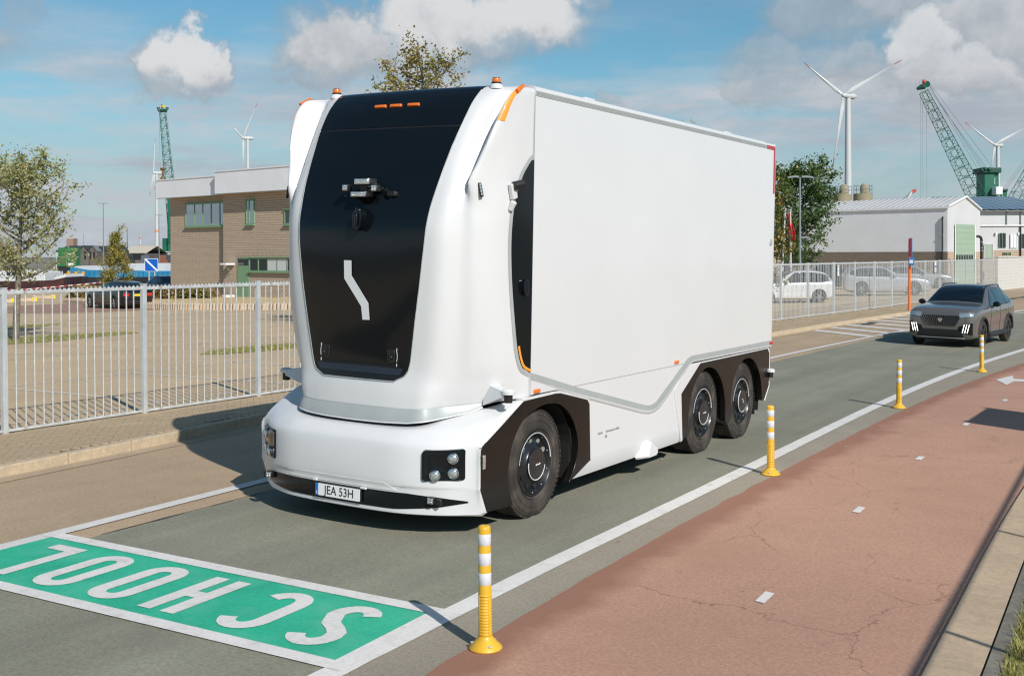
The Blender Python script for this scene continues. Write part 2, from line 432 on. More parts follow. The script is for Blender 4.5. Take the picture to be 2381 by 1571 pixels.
G = {}
G['lane'] = ground_mat('lane_asphalt', (.235,.229,.176), .22, 140, .08, .7, streak=.15, stain=((.17,.165,.135), .5, .52, .74, .7))
G['verge_asphalt'] = ground_mat('old_asphalt', (.420,.310,.205), .22, 140, .08, .6, streak=.05, stain=((.33,.25,.17), .9, .52, .8, .6))
G['bike'] = ground_mat('red_asphalt', (.455,.262,.186), .24, 150, .09, .5, cracks=(.42,.0036,(.23,.125,.09)), stain=((.40,.222,.155), .55, .5, .75, .7), bump=.5, edge=(.31,.155,.105))
G['bike_edge'] = ground_mat('dark_red_asphalt', (.36,.185,.128), .26, 150, .14, 1.2, bump=.6)
G['concrete'] = ground_mat('concrete', (.468,.355,.245), .12, 60, .10, 1.5, stain=((.36,.27,.19), 2, .5, .8, .6), bump=.3)
G['gutter'] = ground_mat('gutter_concrete', (.44,.34,.235), .10, 70, .09, 1.2)
G['kerb'] = ground_mat('kerb_concrete', (.48,.385,.27), .14, 50, .10, 2.0, stain=((.30,.26,.20), 14, .62, .75, .8))
G['paver'] = ground_mat('paver_concrete', (.405,.31,.206), .10, 70, .16, 1.7, warm=(.44,.33,.21))
G['mortar'] = ground_mat('joint_sand', (.15,.125,.09), .15, 90, .1, 2)
G['carpark'] = ground_mat('carpark_asphalt', (.52,.39,.25), .14, 110, .09, .35, stain=((.44,.335,.22), .3, .5, .7, .7))
G['redpave'] = ground_mat('red_block_paving', (.34,.21,.15), .12, 60, .1, .8)
G['paint'] = ground_mat('road_paint', (.70,.665,.635), .09, 120, .05, 2.5, streak=.05, stain=((.48,.46,.42), 7, .53, .74, .7), rough=.6, bump=.25)
G['oldpaint'] = ground_mat('worn_paint', (.62,.55,.45), .10, 120, .05, 2.5, stain=((.52,.40,.27), 6, .48, .66, .8), rough=.7, bump=.2)
G['green'] = ground_mat('green_paint', (.030,.42,.255), .14, 120, .12, 1.6, streak=.09, stain=((.10,.46,.31), 2.5, .48, .72, .8), rough=.55, bump=.3)
G['soil'] = ground_mat('soil', (.16,.125,.09), .2, 40, .2, 1)
G['grassy'] = ground_mat('grass_ground', (.26,.235,.09), .25, 60, .2, 1.5)
G['far'] = ground_mat('far_ground', (.22,.20,.165), .1, 2, .15, .02, bump=0)

KNOTS = (-3.0, 1.25)
def gz(x): return interp(x, [-60,-6.3,-3.0,1.25,80], [-.015,-.015,.0404,-.0591,-.0591])
def cpz(x, y=0): return .09 + .012*(x+8.3)
def sheet(name, polys, m, dz=0, zf=gz, knots=KNOTS, kind='structure', parent=None, smooth=0):
    bm = bmesh.new()
    for poly in polys:
        try: bm.faces.new([bm.verts.new((p[0], p[1], 0)) for p in poly])
        except ValueError: pass
    for k in knots:
        bmesh.ops.bisect_plane(bm, geom=bm.verts[:]+bm.edges[:]+bm.faces[:], plane_co=(k,0,0), plane_no=(1,0,0))
    for v in bm.verts: v.co.z = zf(v.co.x)+dz
    for f in bm.faces:
        f.normal_update()
        if f.normal.z < 0: f.normal_flip()
    me = bpy.data.meshes.new(name); bm.to_mesh(me); bm.free()
    o = link(name, me, m, parent, smooth)
    if kind and parent is None: o['kind'] = kind
    return o
def strip(fa, fb, ys, nx=1):
    """quads between x = fa(y) and x = fb(y)"""
    P = []
    for y0, y1 in zip(ys, ys[1:]):
        for i in range(nx):
            t0, t1 = i/nx, (i+1)/nx
            L = lambda y, t: (fa(y)*(1-t)+fb(y)*t, y)
            P.append([L(y0,t0), L(y0,t1), L(y1,t1), L(y1,t0)])
    return P
YS = [-32+i*1.0 for i in range(32)] + [i*.8 for i in range(0,60)] + [48+i*4 for i in range(30)]
def PL(*pts):
    xs = [p[0] for p in pts]; ys = [p[1] for p in pts]
    return lambda y: sum(interp(y+d, xs, ys) for d in (-1.6,-.8,0,.8,1.6))/5
rl = PL((-32,1.5),(-4,.97),(-2.7,.885),(-1.1,.865),(3.2,.79),(6.4,.70),(10.5,.62),(14.5,.64),(18.5,.78),(23,1.05),(30,1.65),(40,2.8),(60,5.8),(170,26))
bj = PL((-32,2.1),(-5,1.52),(-3.75,1.42),(-1.3,1.27),(.4,1.20),(3.3,1.15),(7.1,1.10),(11.1,1.12),(14.5,1.25),(18.9,1.55),(23,1.85),(30,2.4),(40,3.4),(60,6.2),(170,26.5))
be = PL((-32,5.2),(-2.3,3.96),(-.24,3.83),(2.14,3.71),(3.8,3.66),(10,3.5),(20,3.9),(40,5.6),(60,8.4),(170,28))
ll = PL((-32,-2.6),(-3.5,-3.06),(-1.6,-3.13),(-.15,-3.24),(6,-3.36),(16.6,-3.44),(20,-3.36),(23.75,-3.23),(28.6,-2.95),(40,-2.2),(60,-.2),(170,20))
jl = PL((-32,-2.2),(-2.75,-2.72),(-.85,-2.78),(6,-2.92),(15.5,-3.08),(22.9,-2.95),(28.6,-2.7),(40,-1.95),(60,.1),(170,20.5))
kl = PL((-32,-4.6),(-6,-5.66),(-1.5,-5.97),(.4,-6.14),(1.3,-6.24),(3.4,-6.5),(6,-6.58),(12,-6.45),(20,-6.05),(23.7,-5.87),(29,-5.74),(39,-5.24),(60,-3.6),(170,16))

sheet('ground', [[(-5000,-5000),(5000,-5000),(5000,5000),(-5000,5000)]], G['far'], zf=lambda x: -2.4, knots=())
sheet('road', strip(lambda y: kl(y)-.05, lambda y: be(y)+.1, YS), G['verge_asphalt'])
_ys = [-32+i*.25 for i in range(128)] + [i*.2 for i in range(0,240)] + [48+i*4 for i in range(30)]
sheet('traffic_lane', strip(lambda y: jl(y)+.035*noise.noise((y*1.7,3,1))+.02*noise.noise((y*7,3,1)), lambda y: rl(y)-.02, _ys), G['lane'], .004)
_bl = lambda y: bj(y)+.02*noise.noise((y*2.5,8,1))+.012*noise.noise((y*11,8,1))
_bp = []
for y0_, y1_ in zip(_ys, _ys[1:]):
    fr_ = [0,.03,.08,.14,.2,.27,.36,.5,1]
    for t0, t1 in zip(fr_, fr_[1:]):
        L_ = lambda y, t: (_bl(y)*(1-t)+be(y)*t, y)
        _bp.append([L_(y0_,t0), L_(y0_,t1), L_(y1_,t1), L_(y1_,t0)])
bike = sheet('bike_path', _bp, G['bike'], .006)
at_ = bike.data.attributes.new('worn_edge', 'FLOAT', 'POINT')
for i, v in enumerate(bike.data.vertices): at_.data[i].value = max(0., 1-(v.co.x-bj(v.co.y))/(.55+.25*noise.noise((v.co.y*.35,1,6))))
sheet('lane_margin', strip(lambda y: rl(y)-.02, lambda y: bj(y)+.04, YS), ground_mat('margin_asphalt', (.300,.262,.205), .20, 140, .08, .7, streak=.05), .004)
# painted lines
jt = lambda y, k: .005*noise.noise((y*3.1,k,2))+.004*noise.noise((y*9,k,5))
sheet('edge_line', strip(lambda y: rl(y)-.085+jt(y,1), lambda y: rl(y)+.085+jt(y,4), _ys), G['paint'], .010)
sheet('lane_line', strip(lambda y: ll(y)-.085+jt(y,7), lambda y: ll(y)+.085+jt(y,9), _ys), G['paint'], .010)
_sy = [-2.72+i*.06 for i in range(45)]
sheet('joint_seal', strip(lambda y: jl(y)-.02-.05*max(0,noise.noise((y*2.2,5,5))), lambda y: jl(y)-.012+.06*max(0,noise.noise((y*2.2,5,5))+.25)*max(0,1-abs(y+1.6)/1.3), _sy), ground_mat('bitumen', (.085,.08,.07), .2, 90, .2, 3), .007)
dashes = []
for k in range(-2, 12):
    y0 = -1.36+3.225*k; x0 = interp(y0, [-8,-1.36,1.8,5.3,8.6,11.8,20,40], [2.75,2.60,2.41,2.27,2.22,2.26,2.7,4.5])
    x1 = interp(y0+.27, [-8,-1.36,1.8,5.3,8.6,11.8,20,40], [2.75,2.60,2.41,2.27,2.22,2.26,2.7,4.5])
    dashes.append([(x0,y0),(x0+.075,y0-.02),(x1+.075,y0+.25),(x1,y0+.27)])
sheet('path_dashes', dashes, G['paint'], .012)
sheet('path_arrow', [[(1.63,15.0),(1.95,14.12),(1.98,14.85),(3.1,14.9),(3.1,15.35),(1.90,15.30),(1.80,15.95)]], G['paint'], .012)
hat = []
for k in range(9):
    a = (-5.62+.035*k, 26.7+1.66*k); b = (-3.2+.09*k, 24.2+1.66*k)
    hat.append([a, (a[0]-.02,a[1]+.58), (b[0]+.0,b[1]+.58), b])
sheet('hatch_marking', hat, G['paint'], .010)
sheet('far_line', [[(-2.2,41),(6,44.5),(6.1,44.9),(-2.2,41.4)], [(-1,49),(8,51),(8,51.3),(-1,49.4)]], G['paint'], .012)

# school zone panel painted across the lane
A0 = Vector((.81,-2.82)); AD = Vector((-.9986,-.0525)); BD = Vector((.060,-.9982))
def ab(a, b): p = A0+AD*a+BD*b; return (p.x, p.y)
school = empty('school_zone_marking', (-1,-3.4,0), label='green painted school zone panel with white letters across the lane', cat='road marking')
def mark(name, polys, m, dz, lab=None):
    o = sheet(name, polys, m, dz, kind=None); o.parent = school; o.matrix_parent_inverse = Matrix.Translation((1,3.4,0)); return o
mark('green_panel', [[ab(i*.2,0),ab(i*.2+.2,0),ab(i*.2+.2,1.07),ab(i*.2,1.07)] for i in range(20)], G['green'], .009)
mark('border_stripe', [[ab(i*.2-.06,-.13),ab(i*.2+.14,-.13),ab(i*.2+.14,.005),ab(i*.2-.06,.005)] for i in range(20)], G['paint'], .013)
mark('border_stripe', [[ab(i*.2-.06,1.045),ab(i*.2+.14,1.045),ab(i*.2+.14,1.175),ab(i*.2-.06,1.175)] for i in range(20)], G['paint'], .013)
mark('border_stripe', [[ab(-.10,-.13),ab(.03,-.13),ab(.03,1.175),ab(-.10,1.175)]], G['paint'], .0125)
SW = .126
def arc(cx, cy, rx, ry, a0, a1, n=10): return [(cx+rx*cos(radians(a0+(a1-a0)*i/n)), cy+ry*sin(radians(a0+(a1-a0)*i/n))) for i in range(n+1)]
def letter(strokes, a0, closed=False):
    polys = []
    for st in strokes:
        R = ribbon(st, SW, closed)
        k = len(R)
        for i in range(k if closed else k-1):
            (l0, r0), (l1, r1) = R[i], R[(i+1) % k]
            polys.append([ab(a0+q[0], .13+q[1]) for q in (l0, r0, r1, l1)])
    mark('letter', polys, G['paint'], .0135)
w_, h_ = .34, .80; e = SW/2
def Olet(): return [arc(w_-.125-e*.6, h_-.17, .115, .13, 0, 90, 6)+arc(.125+e*.6-.0, h_-.17, .115, .13, 90, 180, 6)+arc(.125+e*.6, .17, .115, .13, 180, 270, 6)+arc(w_-.125-e*.6, .17, .115, .13, 270, 360, 6)]
S_ = arc(.18, h_-.20, .125, .155, 20, 180, 10)+[(.075,.52),(.14,.45),(.23,.38)]+arc(.18,.20,.125,.155,10,-160,10)
letter([S_], .24)
C_ = arc(.18, h_-.21, .13, .16, 15, 180, 9)+arc(.18, .21, .13, .16, 180, 345, 9)
letter([C_], .83)
letter([[(e,0),(e,h_)],[(w_-e,0),(w_-e,h_)],[(SW,h_/2),(w_-SW,h_/2)]], 1.49)
letter(Olet(), 2.05, True); letter(Olet(), 2.63, True)
letter([[(e,h_),(e,SW)],[(0,e),(w_,e)]], 3.22)

# concrete edging strip and grass on the camera side
sheet('edging_strip', strip(be, lambda y: be(y)+.30, YS), G['concrete'], .03)
sheet('edging_back', strip(lambda y: be(y)+.312, lambda y: be(y)+.41, YS), ground_mat('old_edging', (.20,.18,.15), .2, 60, .2, 3), .03)
sheet('verge_soil', strip(lambda y: be(y)+.30, lambda y: be(y)+9, YS), G['grassy'], .016)
MT['grass'] = mat('grass', (.24,.23,.065), .6, var=.4, vscale=6, dirt=((.42,.34,.13), 9, .52, .72))
rng = random.Random(3); gm = MB()
for i in range(15000):
    y = -4.5+rng.random()**1.5*16; x = be(y)+.40+abs(rng.gauss(0,.16))*2.2+.06*noise.noise((y*4,1,1))
    h = .035+rng.random()*.06; a = rng.random()*6.28; w = .003+rng.random()*.003; l = rng.gauss(0,.035); l2 = rng.gauss(0,.035)
    c, s = cos(a)*w, sin(a)*w; z0 = -.05
    gm.add([(x-c,y-s,z0),(x+c,y+s,z0),(x+c*.6+l*.5,y+s*.6+l2*.5,z0+h*.6),(x-c*.6+l*.5,y-s*.6+l2*.5,z0+h*.6),(x+l,y+l2,z0+h)], [(0,1,2,3),(3,2,4)])
o = gm.build('verge_grass', MT['grass'], smooth=0); tag(o, 'short dry green grass along the concrete edging', 'grass', kind='stuff')

# kerb of single stones, gutter, pavement of herringbone blocks
sheet('gutter', strip(lambda y: kl(y)-.02, lambda y: kl(y)+.27, YS), G['gutter'], .006)
kerb = empty('kerb', (-6,8,0)); kerb['kind'] = 'structure'
def child_world(o, parent): o.parent = parent; o.matrix_parent_inverse = Matrix.Translation(-Vector(parent.location)); return o
stone = MB().box(-.075,.075,-.494,.494,-.1,.118).mesh('kerb_stone')
y = -5.5
while y < 52:
    x0, x1 = kl(y), kl(y+1); a = atan2(-(x1-x0), 1.0)
    k = link('kerb_stone', stone, G['kerb'], None, 0, .018, 2); k.location = ((x0+x1)/2-.09, y+.5, rng.gauss(0,.0015)); k.rotation_euler = (0,0,a); k.scale.y = hypot(x1-x0,1)
    child_world(k, kerb); y += 1.0
fence_x = PL((-40,-8.15),(14,-8.15),(24,-8.02),(29.7,-7.9),(35,-7.55),(43,-7.13),(69,-6.76),(120,-4))
sheet('pavement', strip(lambda y: fence_x(y)-.25, lambda y: kl(y)-.12, YS), G['mortar'], .093, zf=lambda x: 0, knots=())
sheet('pavement_far', strip(lambda y: fence_x(y)-.25, lambda y: kl(y)-.12, [46.8+2*i for i in range(60)]), G['paver'], .102, zf=lambda x: 0, knots=())
sheet('pavement_middle', strip(lambda y: fence_x(y)-.25, lambda y: kl(y)-.12, [10+1.05*i for i in range(11)]), G['paver'], .102, zf=lambda x: 0, knots=())
pave = empty('pavement_blocks', (-7.2,3,.09)); pave['kind'] = 'structure'
blk = MB().box(-.098,.098,-.048,.048,-.02,.010).mesh('paver')
cands = []
for (ya, yb) in ((-3.2, 10.0), (20.5, 47.0)):
    n = int((yb-ya)/.1414)+30
    ca, sa = cos(radians(45)), sin(radians(45))
    for i in range(-112, 112):
        for j in range(max(-112,i-26), min(112,i+27)):
            for hor in (0, 1):
                # herringbone: cells of a 2 x 1 block on a .1 m lattice
                if hor: px, py = (i*.1)+.1, (j*.1)+.05
                else: px, py = (i*.1)+.05, (j*.1)+.1
                if hor and (i-j) % 4 != 0: continue
                if not hor and (i-j) % 4 != 3: continue
                X = -7.2+ca*px-sa*py; Y = (ya+yb)/2+sa*px+ca*py
                if ya < Y < yb and fence_x(Y)-.02 < X < kl(Y)-.25: cands.append((X, Y, hor))
cands.sort(key=lambda c: (c[0]-CAM.x)**2+(c[1]-CAM.y)**2 + (0 if -1.9 < c[1] < 6 else 1e4))
rest = MB()
for n, (X, Y, hor) in enumerate(cands):
    a = radians(45)+(0 if hor else pi/2); dz = rng.gauss(0,.0012)
    if n < 300:
        o = link('paver', blk, G['paver'], None, 0); o.location = (X,Y,.093+dz); o.rotation_euler = (rng.gauss(0,.006),rng.gauss(0,.006),a+rng.gauss(0,.006)); child_world(o, pave)
    else:
        M_ = Matrix.Translation((X,Y,.093+dz)) @ Matrix.Rotation(a,4,'Z')
        p = [M_ @ Vector(q) for q in ((-.098,-.048,-.005),(.098,-.048,-.005),(.098,.048,-.005),(-.098,.048,-.005),(-.098,-.048,.010),(.098,-.048,.010),(.098,.048,.010),(-.098,.048,.010))]
        rest.add(p, [(4,5,6,7),(0,1,5,4),(1,2,6,5),(2,3,7,6),(3,0,4,7)])
o = rest.build('paver_field', G['paver'], smooth=0); o['kind'] = 'stuff'; child_world(o, pave)

# car park behind the fence
cp = [(-8.35,-40),(-75,-40),(-92,95),(-3,125),(-6.95,69),(-7.3,43),(-8.05,30),(-8.35,14)]
sheet('car_park', [cp], G['carpark'], 0, zf=cpz, knots=())
def cpline(pts, w=.10):
    R = ribbon(pts, w); return [[R[i][0][:], R[i][1][:], R[i+1][1][:], R[i+1][0][:]] for i in range(len(R)-1)]
bays = []
bays += cpline([(-13.62,-8),(-13.62,6.5),(-13.2,30)], .10)+cpline([(-9.0,-8),(-9.0,30)], .10)
for y in (-4.4,-1.8,.8,3.6,6.6,9.4,12.2): bays += cpline([(-13.62,y+.15),(-9.0,y-.1)], .12)
bays += cpline([(-19.1,0),(-19.1,11.7),(-18.2,30)], .10)
for y in (4.3,6.8,9.25,11.65,14.0,16.6): bays += cpline([(-24.2,y-.1),(-19.1,y)], .10)
for x in (-31,-36): bays += cpline([(x,10),(x+1,40)], .10)
for k in range(10): bays += cpline([(-36,14+2.5*k),(-31,14+2.5*k)], .10)
sheet('bay_lines', bays, G['oldpaint'], .006, zf=cpz, knots=())
def patch(name, cx, cy, rx, ry, m, dz, seed, ang=0):
    P = []
    for i in range(40):
        t = 2*pi*i/40; r = 1+.25*noise.noise((cos(t)*1.5+seed,sin(t)*1.5,seed)); x, y = rx*r*cos(t), ry*r*sin(t)
        P.append((cx+x*cos(ang)-y*sin(ang), cy+x*sin(ang)+y*cos(ang)))
    return sheet(name, [P], m, dz, zf=cpz, knots=())
def blades(name, spots, label, n, h, m):
    g = MB(); r_ = random.Random(n)
    for i in range(n):
        cx, cy, rx, ry = r_.choice(spots); t = r_.random()*6.28; q = sqrt(r_.random()); x, y = cx+rx*q*cos(t), cy+ry*q*sin(t); z = cpz(x); hh = h*(.5+r_.random()); a = r_.random()*6.28; w = .012
        g.add([(x-cos(a)*w,y-sin(a)*w,z),(x+cos(a)*w,y+sin(a)*w,z),(x+r_.gauss(0,hh*.4),y+r_.gauss(0,hh*.4),z+hh)], [(0,1,2)])
    o = g.build(name, m, smooth=0); return tag(o, label, 'grass', kind='stuff')
gspots = [(-25.6,12.0,1.4,5.0),(-33,13,1.5,7.0),(-15.9,12.9,.8,1.9)]
for i, s in enumerate(gspots): patch('grass_island', *s, G['grassy'], .005, i+2)
blades('island_grass', gspots, 'thin yellowed grass on the car park planting islands', 5000, .06, MT['grass'])
patch('red_paving', -47, 33, 7, 9, G['redpave'], .004, 9)

# ------------------------------------------------------------------ the truck (local: x across, y to the rear, z up)
TILT = .0234
truck = empty('electric_truck', (-1.275,0,0), label='white cabless electric truck with black front panel driving on the lane', cat='truck')
truck.rotation_euler = (0, TILT, 0)
WP = MT['white_paint']
def bvh_of(mb): return BVHTree.FromPolygons([Vector(v) for v in mb.v], [tuple(f) for f in mb.f])
def hit(bvh, p, d, eps):
    h = bvh.ray_cast(Vector(p), Vector(d), 20)
    if h[0] is None: return None
    n = h[1]
    if n.dot(Vector(d)) > 0: n = -n
    return h[0]+n*eps
def drape(bvh, rows, d, eps):
    """rows of start points, cast along d onto a surface; misses are filled from the neighbour"""
    out = []
    for R in rows:
        q = [hit(bvh, p, d, eps) for p in R]
        for i in range(len(q)):
            if q[i] is None:
                near = min((j for j in range(len(q)) if q[j] is not None), key=lambda j: abs(j-i), default=None)
                if near is not None:
                    q[i] = q[near].copy()
        out.append(q)
    return [R for R in out if all(p is not None for p in R)]
def slab(rows, depth, d):
    """closed thin plate: the draped rows and a copy pushed back along d"""
    mb = MB(); D = Vector(d)*depth; k = len(rows[0]); m = len(rows)
    mb.grid(rows); mb.grid([[p+D for p in R] for R in rows], flip=True)
    edge = [rows[0][j] for j in range(k)]+[rows[i][k-1] for i in range(1,m)]+[rows[m-1][j] for j in range(k-2,-1,-1)]+[rows[i][0] for i in range(m-2,0,-1)]
    n = len(edge); o = len(mb.v); mb.v += [tuple(p) for p in edge]+[tuple(p+D) for p in edge]
    mb.f += [(o+i, o+n+i, o+n+(i+1) % n, o+(i+1) % n) for i in range(n)]
    return mb

# --- front pod: control columns from the middle to the seam with the box
ZP = [1.06,1.2,1.34,1.49,1.84,2.19,2.54,2.72,2.90,3.08,3.26,3.44,3.63,3.81,3.93]
HP = [.53,.53,.50,.56,.616,.671,.715,.73,.745,.767,.783,.801,.826,.838,.845]
YP = [-1.085,-1.085,-1.075,-1.06,-1.079,-1.091,-1.093,-1.080,-1.032,-.963,-.883,-.793,-.687,-.565,-.445]
XC = [.775,.84,.885,.915,.960,.975,.98,.982,.985,.998,1.013,1.028,1.046,1.076,1.12]          # crease column
YC = [-.865,-.865,-.86,-.865,-.89,-.915,-.92,-.915,-.895,-.82,-.708,-.605,-.49,-.385,-.30]
X4 = [.90,.965,1.01,1.045,1.085,1.10,1.10,1.10,1.09,1.062,1.105,1.155,1.198,1.233,1.249]        # leading edge of the side wing
Y4 = [-.715,-.73,-.735,-.755,-.79,-.815,-.825,-.83,-.835,-.895,-.834,-.775,-.699,-.600,-.477]
X5 = [1.085,1.13,1.16,1.185,1.205,1.213,1.217,1.219,1.220,1.222,1.232,1.246,1.260,1.268,1.270]
Y5 = [-.50,-.51,-.52,-.54,-.57,-.595,-.605,-.61,-.61,-.60,-.575,-.54,-.49,-.43,-.34]
BOTZ = [0,0,0,.01,.02,.035,.06,.09]
def pod_half():
    rows = []
    for k, z in enumerate(ZP):
        h, ye, xc, yc = HP[k], YP[k], XC[k], YC[k]
        c0 = (0, ye-.035); ch = (h*.55, ye-.028); c1 = (h, ye)
        mx, my = (h+xc)/2, (ye+yc)/2; b = interp(z, [1.06,1.5,2.5,3.2,3.6], [.075,.06,.05,.04,.035])
        c2 = (mx+.62*b, my-.78*b)
        pts = [c0, ch, c1, c2, (xc,yc), (X4[k],Y4[k]), (X5[k],Y5[k]), (1.275,-.17)]
        rows.append([Vector((p[0], p[1], z+(BOTZ[i]*(1-k/2) if k < 2 else 0))) for i, p in enumerate(pts)])
    # over the edge onto the roof
    rows.append([Vector(p) for p in ((0,-.375,3.995),(.46,-.365,3.995),(.85,-.345,3.992),(.98,-.30,3.988),(1.13,-.245,3.962),(1.232,-.36,3.972),(1.258,-.27,3.965),(1.272,-.17,3.94))])
    rows.append([Vector(p) for p in ((0,-.17,4.008),(.46,-.17,4.008),(.87,-.17,4.006),(1.02,-.17,4.004),(1.14,-.17,3.995),(1.19,-.17,3.99),(1.232,-.17,3.98),(1.258,-.17,3.965))])
    return rows
PR = pod_half()
half = loft(PR, 6, 4)
full = [[Vector((-p.x,p.y,p.z)) for p in R[:0:-1]]+list(R) for R in half]
pod_mb = MB().grid(full, flip=False)
pod = pod_mb.build('front_body', WP, truck, smooth=60, fixn=True)
sol = pod.modifiers.new('thickness', 'SOLIDIFY'); sol.thickness = .02; sol.offset = -1
pb = bvh_of(pod_mb)
FR = (0,1,0); SD = (-1,0,0)
def hw(z): return interp(z, [1.315,1.33,1.36,1.40,1.49]+ZP[4:], [.40,.455,.50,.535,.56]+HP[4:])
def front_patch(z0, z1, wf, nz, nx, eps, wf0=None):
    rows = []
    for i in range(nz+1):
        z = z0+(z1-z0)*i/nz; w = wf(z); a = -w if wf0 is None else wf0(z)
        rows.append([(a+(w-a)*j/nx, -3, z) for j in range(nx+1)])
    return drape(pb, rows, FR, eps)
slab(front_patch(1.318,3.595,hw,44,18,.006), .012, FR).build('windscreen_panel', MT['black_gloss'], truck, 40)
slab(front_patch(3.612,3.955,hw,10,18,.006), .012, FR).build('visor_panel', MT['black_gloss'], truck, 40)
slab(front_patch(3.585,3.622,lambda z: hw(z)-.002,3,18,.002), .010, FR).build('panel_gap', MT['ink'], truck, 40)
# visor runs on over the roof edge
rows = []
for t in range(9):
    y = -.49+.315*t/8; rows.append([(-.848-.02*t/8+(1.696+.04*t/8)*j/12, y, 6) for j in range(13)])
slab(drape(pb, rows, (0,0,-1), .006), .012, (0,0,-1)).build('visor_roof_panel', MT['black_gloss'], truck, 40)
# pale tube drawn in as the edge highlight round the panel
rim = []
zs = [1.318+(3.95-1.318)*i/60 for i in range(61)]
for s in (-1,1):
    pts = [hit(pb, (s*(hw(z)+.006),-3,z), FR, .004) for z in zs]
    MB().tube([p for p in pts if p], .005, 6).build('panel_highlight', MT['silver'], truck, 60)
pts = [hit(pb, (-.41+.82*i/20,-3,1.311), FR, .004) for i in range(21)]
MB().tube(pts, .005, 6).build('panel_highlight', MT['silver'], truck, 60)
slab(front_patch(1.372,1.43,lambda z: hw(z)-.05,3,16,.012), .010, FR).build('panel_foot_ledge', mat('dark_blue_ledge', (.015,.022,.035), .35), truck, 40)
# white zigzag emblem and its panel fittings
lg = [(-.142,2.378),(-.054,2.378),(-.050,2.243),(.142,2.0),(.153,1.85),(.071,1.848),(.058,1.967),(-.138,2.213)]
em = MB(); poly = lg; nseg = []
def frontpoly(poly, eps, depth, name, m, bv=None):
    bv = bv or pb
    top = [hit(bv, (x,-3,z), FR, eps) for x, z in poly]; n = len(poly)
    mb = MB(); mb.add(top+[p+Vector((0,depth,0)) for p in top], [tuple(range(n))]+[(i,n+i,n+(i+1) % n,(i+1) % n) for i in range(n)])
    return mb.build(name, m, truck, 0)
for q in ([lg[0],lg[1],lg[2],lg[7]], [lg[7],lg[2],lg[3],lg[6]], [lg[6],lg[3],lg[4],lg[5]]): em.add([hit(pb,(x,-3,z),FR,.014) for x,z in q], [(0,1,2,3)])
em.build('zigzag_emblem', MT['white_line'], truck, 0, weld=True)
for s in (-1,1):
    c = hit(pb, (s*.375,-3,1.535), FR, .008)
    o = MB().prism(rounded(rect(c.x,c.z,.085,.125),.025), c.y-.008, c.y+.01, 'xz').build('panel_latch', MT['black_plastic'], truck, 30, .003)
    MB().prism(rounded(rect(c.x-s*.0,c.z,.018,.075),.006), c.y-.022, c.y-.008, 'xz').build('latch_lever', MT['rim_black'], o, 30)
    MB().ball((c.x+s*.012,c.y-.015,c.z-.005), .016, 10).build('latch_knob', MT['rim_black'], o, 60)
    for dz in (-.075,.06):
        MB().cbox((c.x+s*.062,c.y-.001,c.z+dz), (.006,.004,.028)).build('latch_mark', MT['white_line'], o, 0)
    MB().tube([(c.x+s*(.056+.012*cos(t)),c.y-.001,c.z+.05*sin(t)) for t in [-1.2+.3*i for i in range(9)]], .0025, 5).build('latch_mark', MT['white_line'], o, 30)
for x in (-.175,.008,.213):
    c = hit(pb, (x,-3,3.82), FR, .01); n = Vector((0,-.82,.57))
    m = Matrix(((1,0,0),(0,.57,-.82),(0,.82,.57)))
    MB().cbox(c, (.135,.032,.03), m).build('marker_lamp', MT['amber'], truck, 30, .008)
# lamp cluster and camera on the panel
def led(name, c, w, h, d, par, n=(5,2)):
    o = MB().cbox((c[0],c[1]+d*.5,c[2]), (w,d,h)).build(name, MT['black_plastic'], par, 30, .006)
    MB().cbox((c[0],c[1]-.004,c[2]), (w*.92,.012,h*.86)).build('lens_bezel', MT['chrome'], o, 30, .004)
    for i in range(n[0]):
        for j in range(n[1]):
            x = c[0]-w*.42+w*.84*(i+.5)/n[0]; z = c[2]-h*.36+h*.72*(j+.5)/n[1]
            MB().ball((x,c[1]-.012,z), min(w/n[0],h/n[1])*.42, 8, (1,.5,1)).build('led_cell', MT['lamp_glass'], o, 60)
    return o
pc = hit(pb, (.05,-3,3.03), FR, 0)
MB().cbox((.05,pc.y-.05,3.03), (.08,.10,.16)).tube([(-.14,pc.y-.05,3.032),(.24,pc.y-.05,3.028)], .012, 8).tube([(.05,pc.y,2.93),(.05,pc.y-.05,2.98)], .02, 8).build('lamp_bracket', MT['black_plastic'], truck, 40, .005)
led('work_lamp', (.075,pc.y-.145,3.088), .185, .058, .09, truck, (6,2)); led('work_lamp', (.035,pc.y-.145,2.975), .185, .052, .09, truck, (6,2))
led('work_lamp', (-.125,pc.y-.14,3.034), .062, .062, .06, truck, (2,2)); led('work_lamp', (.205,pc.y-.14,3.028), .062, .062, .06, truck, (2,2))
MB().cbox((.33,pc.y-.03,2.98),(.10,.06,.05)).build('sensor_block', MT['black_plastic'], truck, 30, .012); MB().cbox((-.20,pc.y-.02,2.965),(.05,.04,.03)).build('sensor_block', MT['black_plastic'], truck, 30, .012)
for x in (.02,.075): MB().box(x-.008,x+.008,pc.y-.02,pc.y-.002,2.845,2.92).build('bracket_strap', MT['black_plastic'], truck, 30)
p2 = hit(pb, (.045,-3,2.75), FR, 0)
shell = [(.0,.13),(.055,.105),(.075,.0),(.045,-.10),(-.005,-.135),(-.055,-.085),(-.065,.04)]
MB().prism(rounded([(.045+a*.78,2.755+b*.85) for a, b in shell],.025), p2.y-.10, p2.y, 'xz').build('front_camera_shell', MT['black_gloss'], truck, 30, .02, 3)
MB().cbox((.055,p2.y-.112,2.745),(.035,.03,.12)).build('front_camera_lens', MT['black_gloss'], truck, 30, .015)

